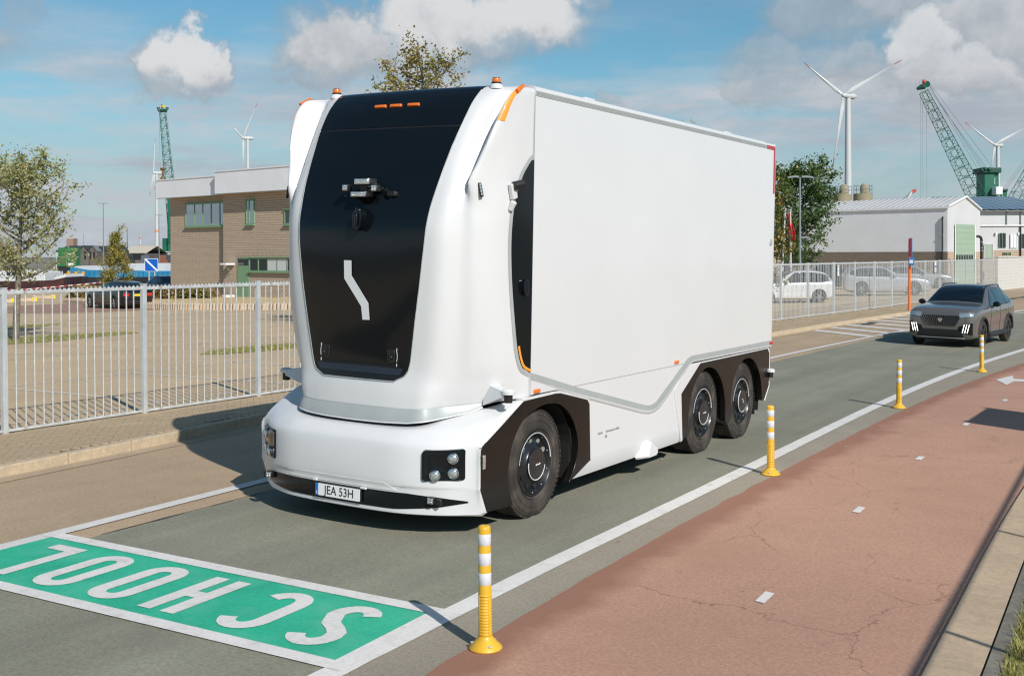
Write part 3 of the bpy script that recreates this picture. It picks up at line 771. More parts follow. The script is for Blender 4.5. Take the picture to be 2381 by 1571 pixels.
# --- cargo box
cs = [(-1.275,1.168),(1.275,1.168)]+[(1.275,3.962),(1.272,3.978),(1.262,3.992),(1.245,4.0),(1.15,4.006),(0,4.012)]+[(-1.15,4.006),(-1.245,4.0),(-1.262,3.992),(-1.272,3.978),(-1.275,3.962)]
MB().prism(cs, -.166, 6.43, 'xz').build('cargo_box', WP, truck, 30)
MB().prism([(-1.23,1.15),(1.23,1.15),(1.23,3.93),(-1.23,3.93)], -.20, -.10, 'xz').build('front_bulkhead', MT['under'], truck, 0)
MB().prism([(p[0]*1.002,p[1]+(.003 if p[1]>3 else 0)) for p in cs], 6.43, 6.452, 'xz').build('rear_door_frame', MT['galv_post'], truck, 30)
for s in (-1,1):
    MB().box(s*1.2755-.004,s*1.2755+.004,-.16,6.08,3.908,3.954).build('roof_rail_band', MT['silver'], truck, 0)
    for k in range(3): MB().box(s*1.2765-.0045,s*1.2765+.0045,-.16,6.08,3.919+.011*k,3.922+.011*k).build('rail_groove', mat('rail_groove', (.32,.33,.33), .5) if 'rg' not in MT else MT['rg'], truck, 0)
    MB().box(s*1.2755-.0045,s*1.2755+.0045,6.08,6.43,3.905,3.955).build('red_corner_marking', MT['red_tape'], truck, 0)
    MB().box(s*1.2755-.0045,s*1.2755+.0045,6.375,6.43,3.30,3.905).build('red_corner_marking', MT['red_tape'], truck, 0)
    MB().add([(s*1.268,6.05,3.990),(s*1.268,6.42,3.990),(s*1.19,6.42,4.008),(s*1.19,6.05,4.008)], [(0,1,2,3)]).build('red_corner_marking', MT['red_tape'], truck, 0)
    MB().lathe([(0,0),(.05,0),(.045,.01),(0,.018)], 16, Matrix.Translation((s*1.275,6.32,2.62)) @ Matrix.Rotation(s*pi/2,4,'Y')).build('rear_side_lamp', MT['silver'], truck, 40)
for y in (1.05,4.85): MB().box(1.02,1.2,y-.1,y+.1,3.99,4.028).build('roof_fitting', WP, truck, 30, .01)
led('rear_work_lamp', (1.24,6.56,3.46), .07, .07, .06, truck, (2,2))

# V-shaped band, panel above it, white lip, lower skirt, on both sides
bt = [(-.166,1.372),(-.04,1.344),(.705,1.158),(2.087,.848),(2.30,.800),(2.42,.783),(2.52,.786),(2.62,.812),(2.72,.862),(3.38,1.178),(3.47,1.222),(3.60,1.245),(6.44,1.247)]
bb = [(-.166,1.308),(-.042,1.281),(.707,1.098),(2.09,.784),(2.28,.743),(2.43,.722),(2.56,.726),(2.68,.752),(2.80,.808),(3.44,1.117),(3.53,1.160),(3.64,1.183),(6.44,1.183)]
lip = [(-.166,1.30),(.0,1.262),(.72,1.050),(2.06,.738),(2.27,.688),(2.44,.664),(2.60,.672),(2.74,.705),(2.86,.765),(3.50,1.085),(3.57,1.128),(3.66,1.150),(6.44,1.150)]
def side(name, poly, x0, x1, m, bevel=0, sm=30, s=1, parent=None):
    mb = MB().prism(poly, s*x0, s*x1, 'yz'); return mb.build(name, m, parent or truck, sm, bevel, fixn=True)
for s in (-1,1):
    vp = [(.68,1.163),(3.35,1.163)]+[p for p in bt[::-1] if .69 < p[0] < 3.36]
    side('side_drop_panel', vp, 1.20, 1.2742, WP, 0, 30, s)
    mb = MB(); X = s*1.2775
    for (a, b, c) in zip(range(len(bt)-1), bt, bb):
        a1, b1 = bt[a+1], bb[a+1]
        mb.add([(X,*b),(X,*a1),(X,*b1),(X,*c)], [(0,1,2,3)])
        mb.add([(s*1.25,*b),(s*1.25,*a1),(X,*a1),(X,*b)], [(0,1,2,3)])
    mb.build('silver_side_band', MT['silver'], truck, 30, fixn=True)
    mb = MB()
    for k in range(len(bb)-1):
        (y0, z0), (y1, z1), (y2, z2), (y3, z3) = bb[k], bb[k+1], lip[k+1], lip[k]
        n0 = [(s*1.2775,y0,z0),(s*1.2775,y1,z1)]; n1 = [(s*1.275,y3+(y0-y3)*.45,z3+(z0-z3)*.45),(s*1.275,y2+(y1-y2)*.45,z2+(z1-z2)*.45)]; n2 = [(s*1.235,y3,z3),(s*1.235,y2,z2)]
        mb.add([n0[0],n0[1],n1[1],n1[0]], [(0,1,2,3)]); mb.add([n1[0],n1[1],n2[1],n2[0]], [(0,1,2,3)])
    mb.build('band_lip', WP, truck, 60, weld=True)
    # lower skirt: flat upper part, lower edge leaning in
    side('side_skirt', [(1.062,.40),(1.012,.965),(.955,1.02),(.74,1.075),(1.4,.935),(2.06,.775),(2.27,.725),(2.44,.70),(2.60,.705),(2.74,.74),(2.86,.80),(3.11,.925),(3.27,.62),(3.315,.40)], 1.21, 1.262, WP, 0, 30, s)
    mb = MB(); ta = [1.062+(3.315-1.062)*i/10 for i in range(11)]; tb_ = [.742+(3.365-.742)*i/10 for i in range(11)]
    mb.grid([[(s*1.262,y,.4005) for y in ta],[(s*1.258,ya*.5+yb*.5,.32) for ya, yb in zip(ta,tb_)],[(s*1.232,yb,.238) for yb in tb_],[(s*1.15,yb,.235) for yb in tb_]])
    mb.build('skirt_edge', WP, truck, 30, fixn=True)
    # black arch panels
    def arch(name, outer, cuts, x0, x1, m):
        return side(name, outer, x0, x1, m, .004, 30, s)
    def arc_pts(cy, cz, r, a0, a1, n=18): return [(cy+r*cos(radians(a0+(a1-a0)*i/n)), cz+r*sin(radians(a0+(a1-a0)*i/n))) for i in range(n+1)]
    fo = [(-.987,.796),(-.978,.42),(-.86,.222),(-.44,.203)]+[p[:2] for p in cr([(-.50,.33,0),(-.525,.55,0),(-.45,.78,0),(-.28,.95,0),(-.05,1.03,0),(.20,1.05,0),(.42,1.01,0),(.62,.88,0),(.745,.70,0),(.775,.54,0),(.72,.38,0),(.60,.232,0)],3)]+[(1.045,.384),(1.005,.955),(.955,1.0),(.40,1.122),(.30,1.128),(-.276,1.12)]
    arch('front_arch_panel', fo, None, 1.20, 1.2745, MT['black_panel'])
    for q in ([(-.985,.415),(-.86,.215),(-.42,.198),(-.42,.207),(-.855,.228),(-.975,.425)],):
        pass
    ro = [(3.315,.815),(3.875,1.128),(6.30,1.136),(6.38,1.07),(6.382,.62),(6.20,.43)]+[(6.10,.44)]+arc_pts(5.50,.47,.60,-8,172,22)[1:-1]+[(4.92,.30),(4.80,.27),(4.74,.32)]+arc_pts(4.13,.46,.60,-6,180,22)[:]+[(3.53,.30),(3.375,.262)]
    arch('rear_arch_panel', ro, None, 1.20, 1.2745, MT['black_panel'])
    side('arch_flange', [(3.10,.895),(3.52,1.142),(6.34,1.150),(6.40,1.09),(6.412,.61),(6.23,.41),(6.205,.43),(6.385,.62),(6.383,1.07),(6.30,1.1365),(3.872,1.1285),(3.312,.815),(3.372,.262),(3.33,.245)], 1.18, 1.2755, WP, .006, 30, s)
    side('arch_flange', [(1.07,.38),(1.03,.975),(.965,1.022),(.40,1.148),(.29,1.155),(-.30,1.148),(-.29,1.122),(.30,1.1305),(.40,1.1245),(.957,1.002),(1.0075,.956),(1.0475,.384)], 1.18, 1.2755, WP, .006, 30, s)
    # wheel wells
    for cy in (.08,4.10,5.46):
        mb = MB(); r0 = .66
        A = [(s*1.22,cy+r0*cos(t),.46+r0*sin(t)) for t in [pi*i/16-.25 for i in range(20)]]; B = [(s*.72,*p[1:]) for p in A]
        mb.grid([A,B]); mb.add(B+[(s*.72,cy,.46)], [(i,i+1,len(B)) for i in range(len(B)-1)]); mb.build('wheel_well', MT['under'], truck, 0)
    # lamps along the side
    for y, z in ((-.06,1.195),(3.14,1.205)): MB().box(s*1.278-.012,s*1.278+.012,y-.055,y+.055,z-.018,z+.018).build('side_marker_lamp', MT['amber'], truck, 30, .006)
    MB().box(s*1.28-.014,s*1.28+.014,6.36,6.46,1.195,1.23).build('red_side_lamp', MT['red_lamp'], truck, 30, .005)
    MB().cbox((s*1.28,-.942,.67),(.02,.035,.125)).build('white_side_lamp', MT['lamp_glass'], truck, 30, .006)
    # faceted sensor bulge low on the skirt
    p = [(2.17,.232),(2.28,.40),(2.42,.415),(2.56,.33),(2.60,.24),(2.55,.205),(2.20,.205)]
    q = [(2.30,.24),(2.34,.36),(2.40,.365),(2.52,.31),(2.54,.25),(2.50,.225),(2.32,.222)]
    mb = MB(); n = len(p); mb.add([(s*1.235,*k) for k in p]+[(s*1.34,*k) for k in q], [tuple(range(n,2*n))]+[(i,(i+1) % n,n+(i+1) % n,n+i) for i in range(n)]); mb.build('sensor_bulge', WP, truck, 20, .004, fixn=True)
    # roof beacon
    bx, by = s*.949, -.327; h0 = hit(pb,(bx,by,6),(0,0,-1),0); bz = (h0.z if h0 else 3.99)
    o = MB().lathe([(.066,-.02),(.062,.008),(.050,.022),(.046,.026)], 20, Matrix.Translation((bx,by,bz))).build('beacon_foot', WP, truck, 40)
    MB().lathe([(.047,.026),(.047,.038),(.041,.042)], 20, Matrix.Translation((bx,by,bz))).build('beacon_collar', MT['black_plastic'], o, 40)
    MB().lathe([(.039,.042),(.040,.046),(.039,.070),(.034,.078)], 20, Matrix.Translation((bx,by,bz))).build('beacon_dome', MT['amber'], o, 40)
    MB().lathe([(.035,.078),(.034,.083),(.0,.086)], 20, Matrix.Translation((bx,by,bz))).build('beacon_cap', MT['black_plastic'], o, 40)
    # scanners at the corners
    for (ly, lz, off) in ((-.611,1.195,1.311),(6.36,.78,1.30)):
        o = MB().lathe([(.045,-.005),(.062,0),(.062,.028),(.045,.045),(0,.05)], 20, Matrix.Translation((s*off,ly,lz+.03))).build('scanner_cap', WP, truck, 40)
        MB().lathe([(.0,-.075),(.038,-.075),(.040,-.005)], 20, Matrix.Translation((s*off,ly,lz+.03))).build('scanner_drum', MT['black_plastic'], o, 40)
        if ly < 0:
            mb = MB(); a = [(s*1.04,ly+.00,1.10),(s*1.12,ly+.20,1.13),(s*1.10,ly+.14,lz+.10),(s*1.05,ly+.04,lz+.10)]; b = [(s*1.28,ly-.052,lz+.005),(s*1.31,ly+.052,lz+.005),(s*1.31,ly+.045,lz+.06),(s*1.30,ly-.045,lz+.06)]
            mb.add(a+b, [(4,5,6,7)]+[(i,(i+1) % 4,4+(i+1) % 4,4+i) for i in range(4)]); mb.build('scanner_arm', WP, truck, 20, .006, fixn=True)
        else: MB().box(s*1.20,s*1.33,ly-.05,ly+.03,lz+.03,lz+.07).build('scanner_arm', WP, truck, 20, .006)
MB().box(-.80,.80,-.45,6.2,.34,1.13).build('chassis', MT['under'], truck, 0)
MB().box(-1.2,1.2,.72,3.4,.24,1.16).build('battery_case', MT['under'], truck, 0)
for y in (.9,1.5,2.0,2.6): MB().box(.8,1.1,y,y+.14,.19,.26).build('underbody_bracket', MT['under'], truck, 0)
MB().box(-1.22,1.22,6.1,6.40,.95,1.17).build('rear_beam', MT['under'], truck, 0)
for s in (-1,1): MB().box(s*1.18-.05*s,s*1.18-.22*s,6.20,6.22,.22,.72).build('mud_flap', MT['under'], truck, 0)
MB().box(1.215,1.235,6.38,6.47,.97,1.19).build('rear_bracket', WP, truck, 20)

# --- bumper shell
BX = [0,.32,.62,.85,1.0,1.147,1.225]
def brow(z, ys, tailx, taily, tailz, dz=None):
    r = [Vector((x, y, z+(dz[i] if dz else 0))) for i, (x, y) in enumerate(zip(BX, ys))]
    return r+[Vector((tailx[k], taily[k], tailz[k])) for k in range(len(tailx))]
BR = [
 brow(.185, [-1.255,-1.25,-1.215,-1.13,-1.05,-.95,-.90], [1.235,1.238], [-.87,-.80], [.19,.205]),
 brow(.205, [-1.325,-1.318,-1.285,-1.205,-1.125,-1.01,-.945], [1.250,1.256], [-.90,-.855], [.21,.222]),
 brow(.235, [-1.335,-1.328,-1.295,-1.215,-1.135,-1.018,-.955], [1.256,1.264], [-.915,-.862], [.235,.235]),
 brow(.42, [-1.330,-1.324,-1.300,-1.232,-1.155,-1.045,-.995], [1.262,1.2735], [-.985,-.977], [.42,.42]),
 brow(.46, [-1.345,-1.338,-1.312,-1.240,-1.163,-1.05,-.998], [1.262,1.2735], [-.988,-.980], [.46,.46]),
 brow(.62, [-1.350,-1.342,-1.315,-1.243,-1.165,-1.052,-1.0], [1.262,1.2735], [-.990,-.984], [.62,.62]),
 brow(.78, [-1.335,-1.330,-1.308,-1.240,-1.160,-1.05,-1.0], [1.262,1.2735], [-.992,-.988], [.78,.792]),
 brow(.835, [-1.315,-1.31,-1.285,-1.21,-1.13,-1.02,-.965], [1.255,1.2735], [-.93,-.885], [.85,.842], [0,0,0,.004,.01,.016,.022]),
 brow(.885, [-1.265,-1.26,-1.235,-1.145,-1.055,-.93,-.86], [1.240,1.2735], [-.80,-.69], [.945,.93], [0,0,.004,.012,.02,.035,.045]),
 brow(0.912, [-1.19, -1.19, -1.165, -1.02, -0.87, -0.71, -0.61], [1.252, 1.2735], [-0.52, -0.47], [1.07, 1.035], [0.0, 0.0, 0.006, 0.033, 0.063, 0.106, 0.133]),
 brow(0.922, [-1.06, -1.06, -1.03, -0.81, -0.64, -0.44, -0.34], [1.258, 1.2735], [-0.29, -0.272], [1.134, 1.13], [0.0, 0.0, 0.012, 0.078, 0.134, 0.188, 0.204]),
 brow(0.922, [-0.98, -0.98, -0.93, -0.7, -0.52, -0.34, -0.25], [1.245, 1.255], [-0.22, -0.21], [1.13, 1.13], [0.0, 0.0, 0.013, 0.078, 0.133, 0.186, 0.202]),
]
bh = loft(BR, 5, 3)
bfull = [[Vector((-p.x,p.y,p.z)) for p in R[:0:-1]]+list(R) for R in bh]
bmb = MB().grid(bfull)
bump_o = bmb.build('bumper', WP, truck, smooth=38, fixn=True); bb_ = bvh_of(bmb)
so = bump_o.modifiers.new('thickness','SOLIDIFY'); so.thickness = .02; so.offset = -1
# silver lip strip under the pod with a dark gap below
row0 = [p for p in half[0] if p.x < 1.045]
def plan_n(i):
    a_, b_ = row0[max(i-1,0)], row0[min(i+1,len(row0)-1)]; t = (b_-a_); t.z = 0; t.normalize()
    return Vector((t.y,-t.x,0)) if i else Vector((0,-1,0))
st_top, st_mid, st_bot, st_back = [], [], [], []
for i, p in enumerate(row0):
    n_ = plan_n(i); zb = interp(p.x, [0,.3,.57,.685,.81,.935,1.04], [.945,.948,.958,.975,1.005,1.040,1.088]); k = min(1,(1.06-p.x)/.12)
    st_top.append(p+n_*.003+Vector((0,0,.015))); st_mid.append(Vector((p.x,p.y,zb+(p.z-zb)*.5))+n_*(.004+.028*k)); st_bot.append(Vector((p.x,p.y,zb))+n_*(.004+.032*k)); st_back.append(Vector((p.x,p.y,zb))-n_*.09)
def mirror_rows(rows): return [[Vector((-p.x,p.y,p.z)) for p in R[:0:-1]]+list(R) for R in rows]
S = mirror_rows([st_top, st_mid, st_bot])
MB().grid(S).build('silver_chin_strip', MT['silver'], truck, 50, fixn=True)
S2 = mirror_rows([st_bot, st_back])
MB().grid(S2).build('chin_underside', MT['black_plastic'], truck, 50, fixn=True)
MB().tube(mirror_rows([st_bot])[0], .006, 6).build('chin_trim', WP, truck, 60)
# black lower grille strip
def bfront(poly_top, poly_bot, eps, name, m, n=40, rows=4, d=.01):
    R = []
    for j in range(rows+1):
        r = []
        for i in range(n+1):
            x = poly_top[0][0]+(poly_top[-1][0]-poly_top[0][0])*i/n
            zt = interp(x, [p[0] for p in poly_top], [p[1] for p in poly_top]); zb = interp(x, [p[0] for p in poly_bot], [p[1] for p in poly_bot])
            r.append((x,-3,zb+(zt-zb)*j/rows))
        R.append(r)
    return slab(drape(bb_, R, FR, eps), d, FR).build(name, m, truck, 40)
bfront([(-1.17,.330),(-.95,.378),(-.7,.388),(.7,.388),(.95,.368),(1.17,.330)], [(-1.17,.318),(-.95,.262),(-.6,.243),(.6,.243),(.95,.275),(1.17,.318)], .005, 'lower_grille', MT['black_gloss'])
bfront([(-.62,.405),(-.50,.462),(.50,.462),(.62,.405)], [(-.62,.402),(.62,.402)], .004, 'bumper_step', mat('white_step', (.72,.72,.71), .4), 30, 3)
# number plate
pc = hit(bb_, (0,-3,.325), FR, .012)
pl = MB().prism(rounded(rect(0,.322,.535,.128),.012), pc.y-.012, pc.y+.004, 'xz').build('number_plate', MT['black_plastic'], truck, 30, .003)
MB().prism(rounded(rect(.018,.322,.478,.108),.008), pc.y-.016, pc.y-.012, 'xz').build('plate_face', MT['plate_white'], pl, 30)
MB().prism(rounded(rect(-.237,.322,.034,.108),.006), pc.y-.0165, pc.y-.012, 'xz').build('plate_country_band', MT['plate_blue'], pl, 30)
def put_text(txt, size, wx, loc, rot, m, name, parent):
    o = link(name, text_mesh(txt, size, wx, .0008), m, parent, 0); o.location = loc; o.rotation_euler = rot; return o
put_text('JEA 53H', .110, .90, (.022,pc.y-.018,.322), (pi/2,0,0), MT['ink'], 'plate_lettering', pl)
put_text('S', .035, .9, (-.237,pc.y-.018,.292), (pi/2,0,0), MT['plate_white'], 'plate_lettering', pl)
MB().cbox((-.27,pc.y,.40),(.05,.02,.02)).cbox((.285,pc.y,.39),(.07,.02,.02)).build('plate_lamp', WP, pl, 30, .006)
# headlights
for s in (-1,1):
    out = rounded([(.838,.500),(1.135,.512),(1.150,.53),(1.150,.772),(1.135,.785),(.858,.775),(.838,.76)], .03, 4)
    n = len(out); cx_, cz_ = .995, .642
    rows = [[(s*(cx_+(x-cx_)*k), -3, cz_+(z-cz_)*k) for x, z in out+out[:1]] for k in (1.0,.93,.80,.6,.4,.2,.02)]
    R = drape(bb_, rows, FR, .014); R[0] = [p+Vector((0,.018,0)) for p in R[0]]; R[1] = [p+Vector((0,-.008,0)) for p in R[1]]
    hl = MB().grid(R).build('headlight', MT['black_gloss'], truck, 30, fixn=True)
    nrm = Vector((s*.50,-.866,0))
    for (x, z) in ((1.075,.708),(1.078,.580),(.948,.560)):
        c = hit(bb_, (s*x,-3,z), FR, .0); q = nrm.to_track_quat('Z','Y').to_matrix().to_4x4()
        mm = Matrix.Translation(c+nrm*.012) @ q
        o = MB().lathe([(.048,-.02),(.048,.018),(.042,.022),(.040,.012)], 20, mm, cap=False).build('lamp_ring', MT['chrome'], hl, 40)
        MB().lathe([(.041,.008),(.034,.018),(.02,.024),(0,.026)], 20, mm).build('lamp_lens', MT['lamp_glass'], o, 60)
    c = hit(bb_, (s*.935,-3,.345), FR, .0)
    led('low_work_lamp', (c.x,c.y-.055,c.z), .066, .060, .04, truck, (2,2))
    MB().cbox((c.x+s*.06,c.y-.02,c.z-.01),(.06,.03,.05)).build('lamp_bracket', MT['black_plastic'], truck, 20, .006)
# --- side window, its trim, orange edge strips, wing lamps
win = [(-.178,3.325),(-.215,3.315),(-.27,3.26),(-.345,3.17),(-.415,3.02),(-.470,2.84),(-.490,2.58),(-.475,2.30),(-.440,2.03),(-.375,1.68),(-.330,1.52),(-.275,1.425),(-.178,1.375)]
wc = cr([(0,*p) for p in win], 4)
def yb_(z): return None
for s in (-1,1):
    sd = (-s,0,0)
    zs = [1.378+(3.318-1.378)*i/40 for i in range(41)]
    Z = [p.z for p in wc][::-1]; Y = [p.y for p in wc][::-1]
    rows = [[(s*4, interp(z,Z,Y)*(1-j/8)+(-.176)*(j/8), z) for j in range(9)] for z in zs]
    slab(drape(pb, rows, sd, .004), .008, sd).build('side_window', MT['black_gloss'], truck, 40)
    a = [hit(pb, (s*4,p.y,p.z), sd, .006) for p in wc]; 
    def off(dd): 
        o = []
        for i, p in enumerate(wc):
            t = (wc[min(i+1,len(wc)-1)]-wc[max(i-1,0)]).normalized(); nn = Vector((0,t.z,-t.y)); o.append(p+nn*dd)
        return o
    e0 = [hit(pb,(s*4,min(p.y,-.172),p.z),sd,.006) for p in off(.004)]; e1 = [hit(pb,(s*4,min(p.y,-.172),p.z),sd,.004) for p in off(.042)]
    if all(e0) and all(e1): MB().grid([e0,e1]).build('window_trim', MT['silver'], truck, 50)
    k0 = int(len(wc)*.77)
    f0 = [hit(pb,(s*4,min(p.y,-.172),p.z),sd,.008) for p in off(-.006)[k0:]]; f1 = [hit(pb,(s*4,min(p.y,-.172),p.z),sd,.008) for p in off(-.030)[k0:]]
    if all(f0) and all(f1): MB().grid([f0,f1]).build('orange_edge_strip', MT['orange_tape'], truck, 50)
    # small black camera on the side window
    c = hit(pb, (s*4,-.30,2.16), sd, -.006)
    MB().prism(rounded([(-.325,2.24),(-.27,2.22),(-.255,2.16),(-.265,2.09),(-.315,2.08),(-.345,2.13),(-.345,2.19)],.025), c.x, c.x+s*.045, 'yz').build('side_camera', MT['black_gloss'], truck, 30, .02, 3, fixn=True)
    # orange strip along the top of the wing: control columns 5..6 of the pod
    rows = []
    for R in half[int((3.60-1.06)/(3.93-1.06)*0)+0:]:
        pass
    L0 = []; L1 = []; L2 = []
    for R in half:
        zc = R[5*6].z
        if R[5*6].z > 3.62 or R is half[-1]:
            L0.append(R[5*6]); L1.append(R[5*6+2]); L2.append(R[5*6+(3 if R[5*6].z < 3.9 else 4)])
    G3 = [[Vector((s*p.x,p.y,p.z))+Vector((s*.004,-.004,.003)) for p in Lx] for Lx in (L0,L1,L2)]
    MB().grid(G3).build('orange_edge_strip', MT['orange_tape'], truck, 60)
    mid = G3[1][int(len(G3[1])*.42)]; mid2 = G3[1][int(len(G3[1])*.72)]
    MB().tube([mid+Vector((s*.008,-.01,0)),mid2+Vector((s*.008,-.012,.004))], .016, 8).build('wing_marker_lamp', MT['amber'], truck, 40)
    # white LED bar on the wing and the arm with the round camera
    c = hit(pb, (s*1.115,-4,3.02), FR, .01)
    q = Matrix.Rotation(radians(-14*s),3,'Y') @ Matrix.Rotation(radians(50*s),3,'Z')
    o = MB().cbox(c,(.034,.03,.13),q).build('wing_lamp', MT['black_plastic'], truck, 30, .01)
    for k in range(4): MB().cbox(c+q @ Vector((0,-.014,-.042+.028*k)),(.018,.012,.022),q).build('led_cell', MT['lamp_glass'], o, 30, .004)
    c = hit(pb, (s*4,-.47,2.98), sd, 0)
    o = MB().tube([(c.x-s*.01,-.52,2.85),(c.x+s*.035,-.52,2.93)], .030, 14).build('camera_arm', WP, truck, 40, .01)
    MB().cbox((c.x+s*.015,-.51,3.02),(.04,.08,.14),Matrix.Rotation(.25,3,'X')).build('camera_plate', WP, o, 30, .006)
    MB().tube([(c.x+s*.03,-.53,3.065),(c.x+s*.075,-.43,3.09)], .040, 16).build('camera_drum', MT['black_plastic'], o, 40, .008)
# faint lettering on the skirt
put_text('Einride', .042, .9, (1.2635,1.27,.625), (pi/2,0,pi/2), MT['grey_ink'], 'skirt_lettering', truck)
put_text('Autonomous vehicle', .042, .9, (1.2635,1.55,.627), (pi/2,0,pi/2), MT['grey_ink'], 'skirt_lettering', truck)
put_text('485', .042, .9, (1.2635,1.40,.575), (pi/2,0,pi/2), MT['grey_ink'], 'skirt_lettering', truck)

# --- wheels
def truck_wheel(x, y, s, front, mark_rot):
    w = empty('wheel', (x,y,.5)); w.parent = truck
    m = Matrix.Rotation(s*pi/2,4,'Y')
    R = .502
    prof = [(.30,-.30),(.44,-.30),(.485,-.285),(R,-.25),(R,-.03),(.492,-.012),(.47,.0),(.43,.012),(.36,.014),(.315,.006),(.300,-.01)]
    t = MB().lathe(prof, 56, m, cap=False)
    ty = t.build('tyre', MT['tyre'], w, 40)
    tr = MB()
    for k in range(64):
        a = 2*pi*k/64
        for xx in (-.245,-.19,-.10,-.05):
            q = m @ Matrix.Rotation(a,4,'Z'); 
            vs = [q @ Vector(p) for p in ((R-.006,-.017,xx),(R+.006,-.017,xx),(R+.006,.017,xx),(R-.006,.017,xx),(R-.006,-.017,xx+.045),(R+.006,-.017,xx+.045),(R+.006,.017,xx+.045),(R-.006,.017,xx+.045))]
            tr.add(vs, [(3,2,1,0),(4,5,6,7),(0,1,5,4),(1,2,6,5),(2,3,7,6),(3,0,4,7)])
    tr.build('tread_blocks', MT['tyre'], ty, 0)['kind'] = 'stuff'
    for rr in (.33,.40,.455): MB().lathe([(rr-.003,.0145 if rr<.42 else .004),(rr,.018 if rr<.42 else .009),(rr+.003,.0145 if rr<.42 else .003)], 56, m, cap=False).build('sidewall_ring', MT['tyre'], ty, 60)
    rim = MB().lathe([(.302,-.03),(.302,.006),(.292,.010),(.282,-.004),(.272,-.03),(.262,-.045),(.165,-.01 if front else -.02),(.155,.004),(.12,.012),(0,.014)], 48, m, cap=False).build('rim', MT['rim_black'], w, 40)
    for k in range(10):
        a = 2*pi*k/10+.2; q = m @ Matrix.Rotation(a,4,'Z') @ Matrix.Translation((.213,0,-.025)) @ Matrix.Rotation(-.33,4,'Y')
        MB().lathe([(.027,-.004),(.0275,.004),(.0,.0045)], 14, q).build('vent_hole', (MT['lamp_glass'] if front and 2 < k < 7 else MT['ink']), rim, 40)
    for k in range(10):
        a = 2*pi*k/10; q = m @ Matrix.Rotation(a,4,'Z') @ Matrix.Translation((.276,0,-.018)); MB().ball(q.translation, .007, 8).build('wheel_bolt', MT['silver'], rim, 60)
    hub = MB().lathe([(.15,.006),(.148,.024),(.14,.030),(.0,.034)], 36, m).build('hub_cap', MT['rim_black'], w, 30)
    # white arc segments and the small zigzag
    def arcline(r, z, a0, a1, wd, nm):
        pts = [m @ Vector((r*cos(radians(a0+(a1-a0)*i/24)), r*sin(radians(a0+(a1-a0)*i/24)), z)) for i in range(25)]
        MB().tube(pts, wd, 6).build(nm, MT['white_line'], hub, 60)
    # lathe x axis after the turn points down; measure angles from there
    arcline(.150, .024, -100+mark_rot, 80+mark_rot, .006, 'hub_arc')
    arcline(.288, .006, 95+(0 if s>0 else 180), 265+(0 if s>0 else 180), .006, 'rim_arc')
    zz = [(-.006,-.034),(-.006,-.013),(.012,.013),(.012,.034)]
    ca, sa = cos(radians(mark_rot+25)), sin(radians(mark_rot+25))
    pts = [m @ Vector((1.1*(a*ca-b*sa), 1.1*(a*sa+b*ca), .036)) for a, b in zz]
    MB().tube(pts, .006, 6).build('hub_emblem', MT['white_line'], hub, 30)
    return w
for s in (-1,1):
    truck_wheel(s*1.215, .03, s, True, 0); truck_wheel(s*1.205, 4.12, s, False, 0); truck_wheel(s*1.205, 5.46, s, False, -55)

# ------------------------------------------------------------------ yellow posts along the bike path
def make_bollard():
    r = empty('bollard')
    base = MB().lathe([(.104,0),(.107,.007),(.101,.018),(.076,.042),(.058,.060),(.048,.074),(.045,.082)], 32).build('base', MT['yellow'], r, 50)
    for k in range(3):
        a = radians(-60+120*k); p = (.084*cos(a),.084*sin(a),.032)
        MB().lathe([(.014,0),(.014,.006),(.006,.009),(0,.009)], 10, Matrix.Translation(p)).build('bolt', MT['galv_post'], base, 40)
    rib = [(.041,.07)]
    for k in range(13):
        z = .088+.0185*k; rib += [(.0405,z),(.0435,z+.004),(.0435,z+.011),(.0405,z+.0145)]
    rib += [(.0415,.335),(.045,.337),(.045,.342),(.041,.346)]
    sl = MB().lathe(rib, 32).build('ribbed_sleeve', MT['yellow'], r, 60)
    for k in range(4):
        a = pi/4+pi/2*k; MB().cbox((.0422*cos(a),.0422*sin(a),.21),(.005,.009,.25),Matrix.Rotation(a,3,'Z')).build('sleeve_rib', MT['yellow'], sl, 30, .002)
    MB().lathe([(.041,.33),(.0405,.755),(.038,.768),(.031,.775),(.012,.777),(.011,.765),(0,.765)], 32).build('tube', MT['yellow'], r, 40)
    for z0, z1 in ((.405,.480),(.530,.605),(.655,.725)):
        MB().lathe([(.0410,z0),(.0418,z0+.001),(.0416,z1-.001),(.0408,z1)], 32, cap=False).build('reflective_band', MT['reflective'], r, 40)
    return r
b0 = make_bollard()
blab = ['yellow flexible post with white bands, nearest to the truck front in the foreground', 'yellow banded post beside the rear wheels of the truck',
        'yellow banded post on the bike path edge, third from the front', 'yellow banded post standing in front of the grey car']
for i, (x, y) in enumerate(((1.49,-3.18),(1.115,3.27),(1.005,9.73),(1.13,16.41))):
    o = b0 if i == 0 else copy_tree(b0)
    o.location = (x,y,gz(x)+.008); o.rotation_euler = (radians([.3,-.2,.4,-.3][i]),radians([-.4,.3,-.5,.2][i]),[.4,1.7,2.9,.9][i]); tag(o, blab[i], 'bollard', 'yellow posts along the bike path')

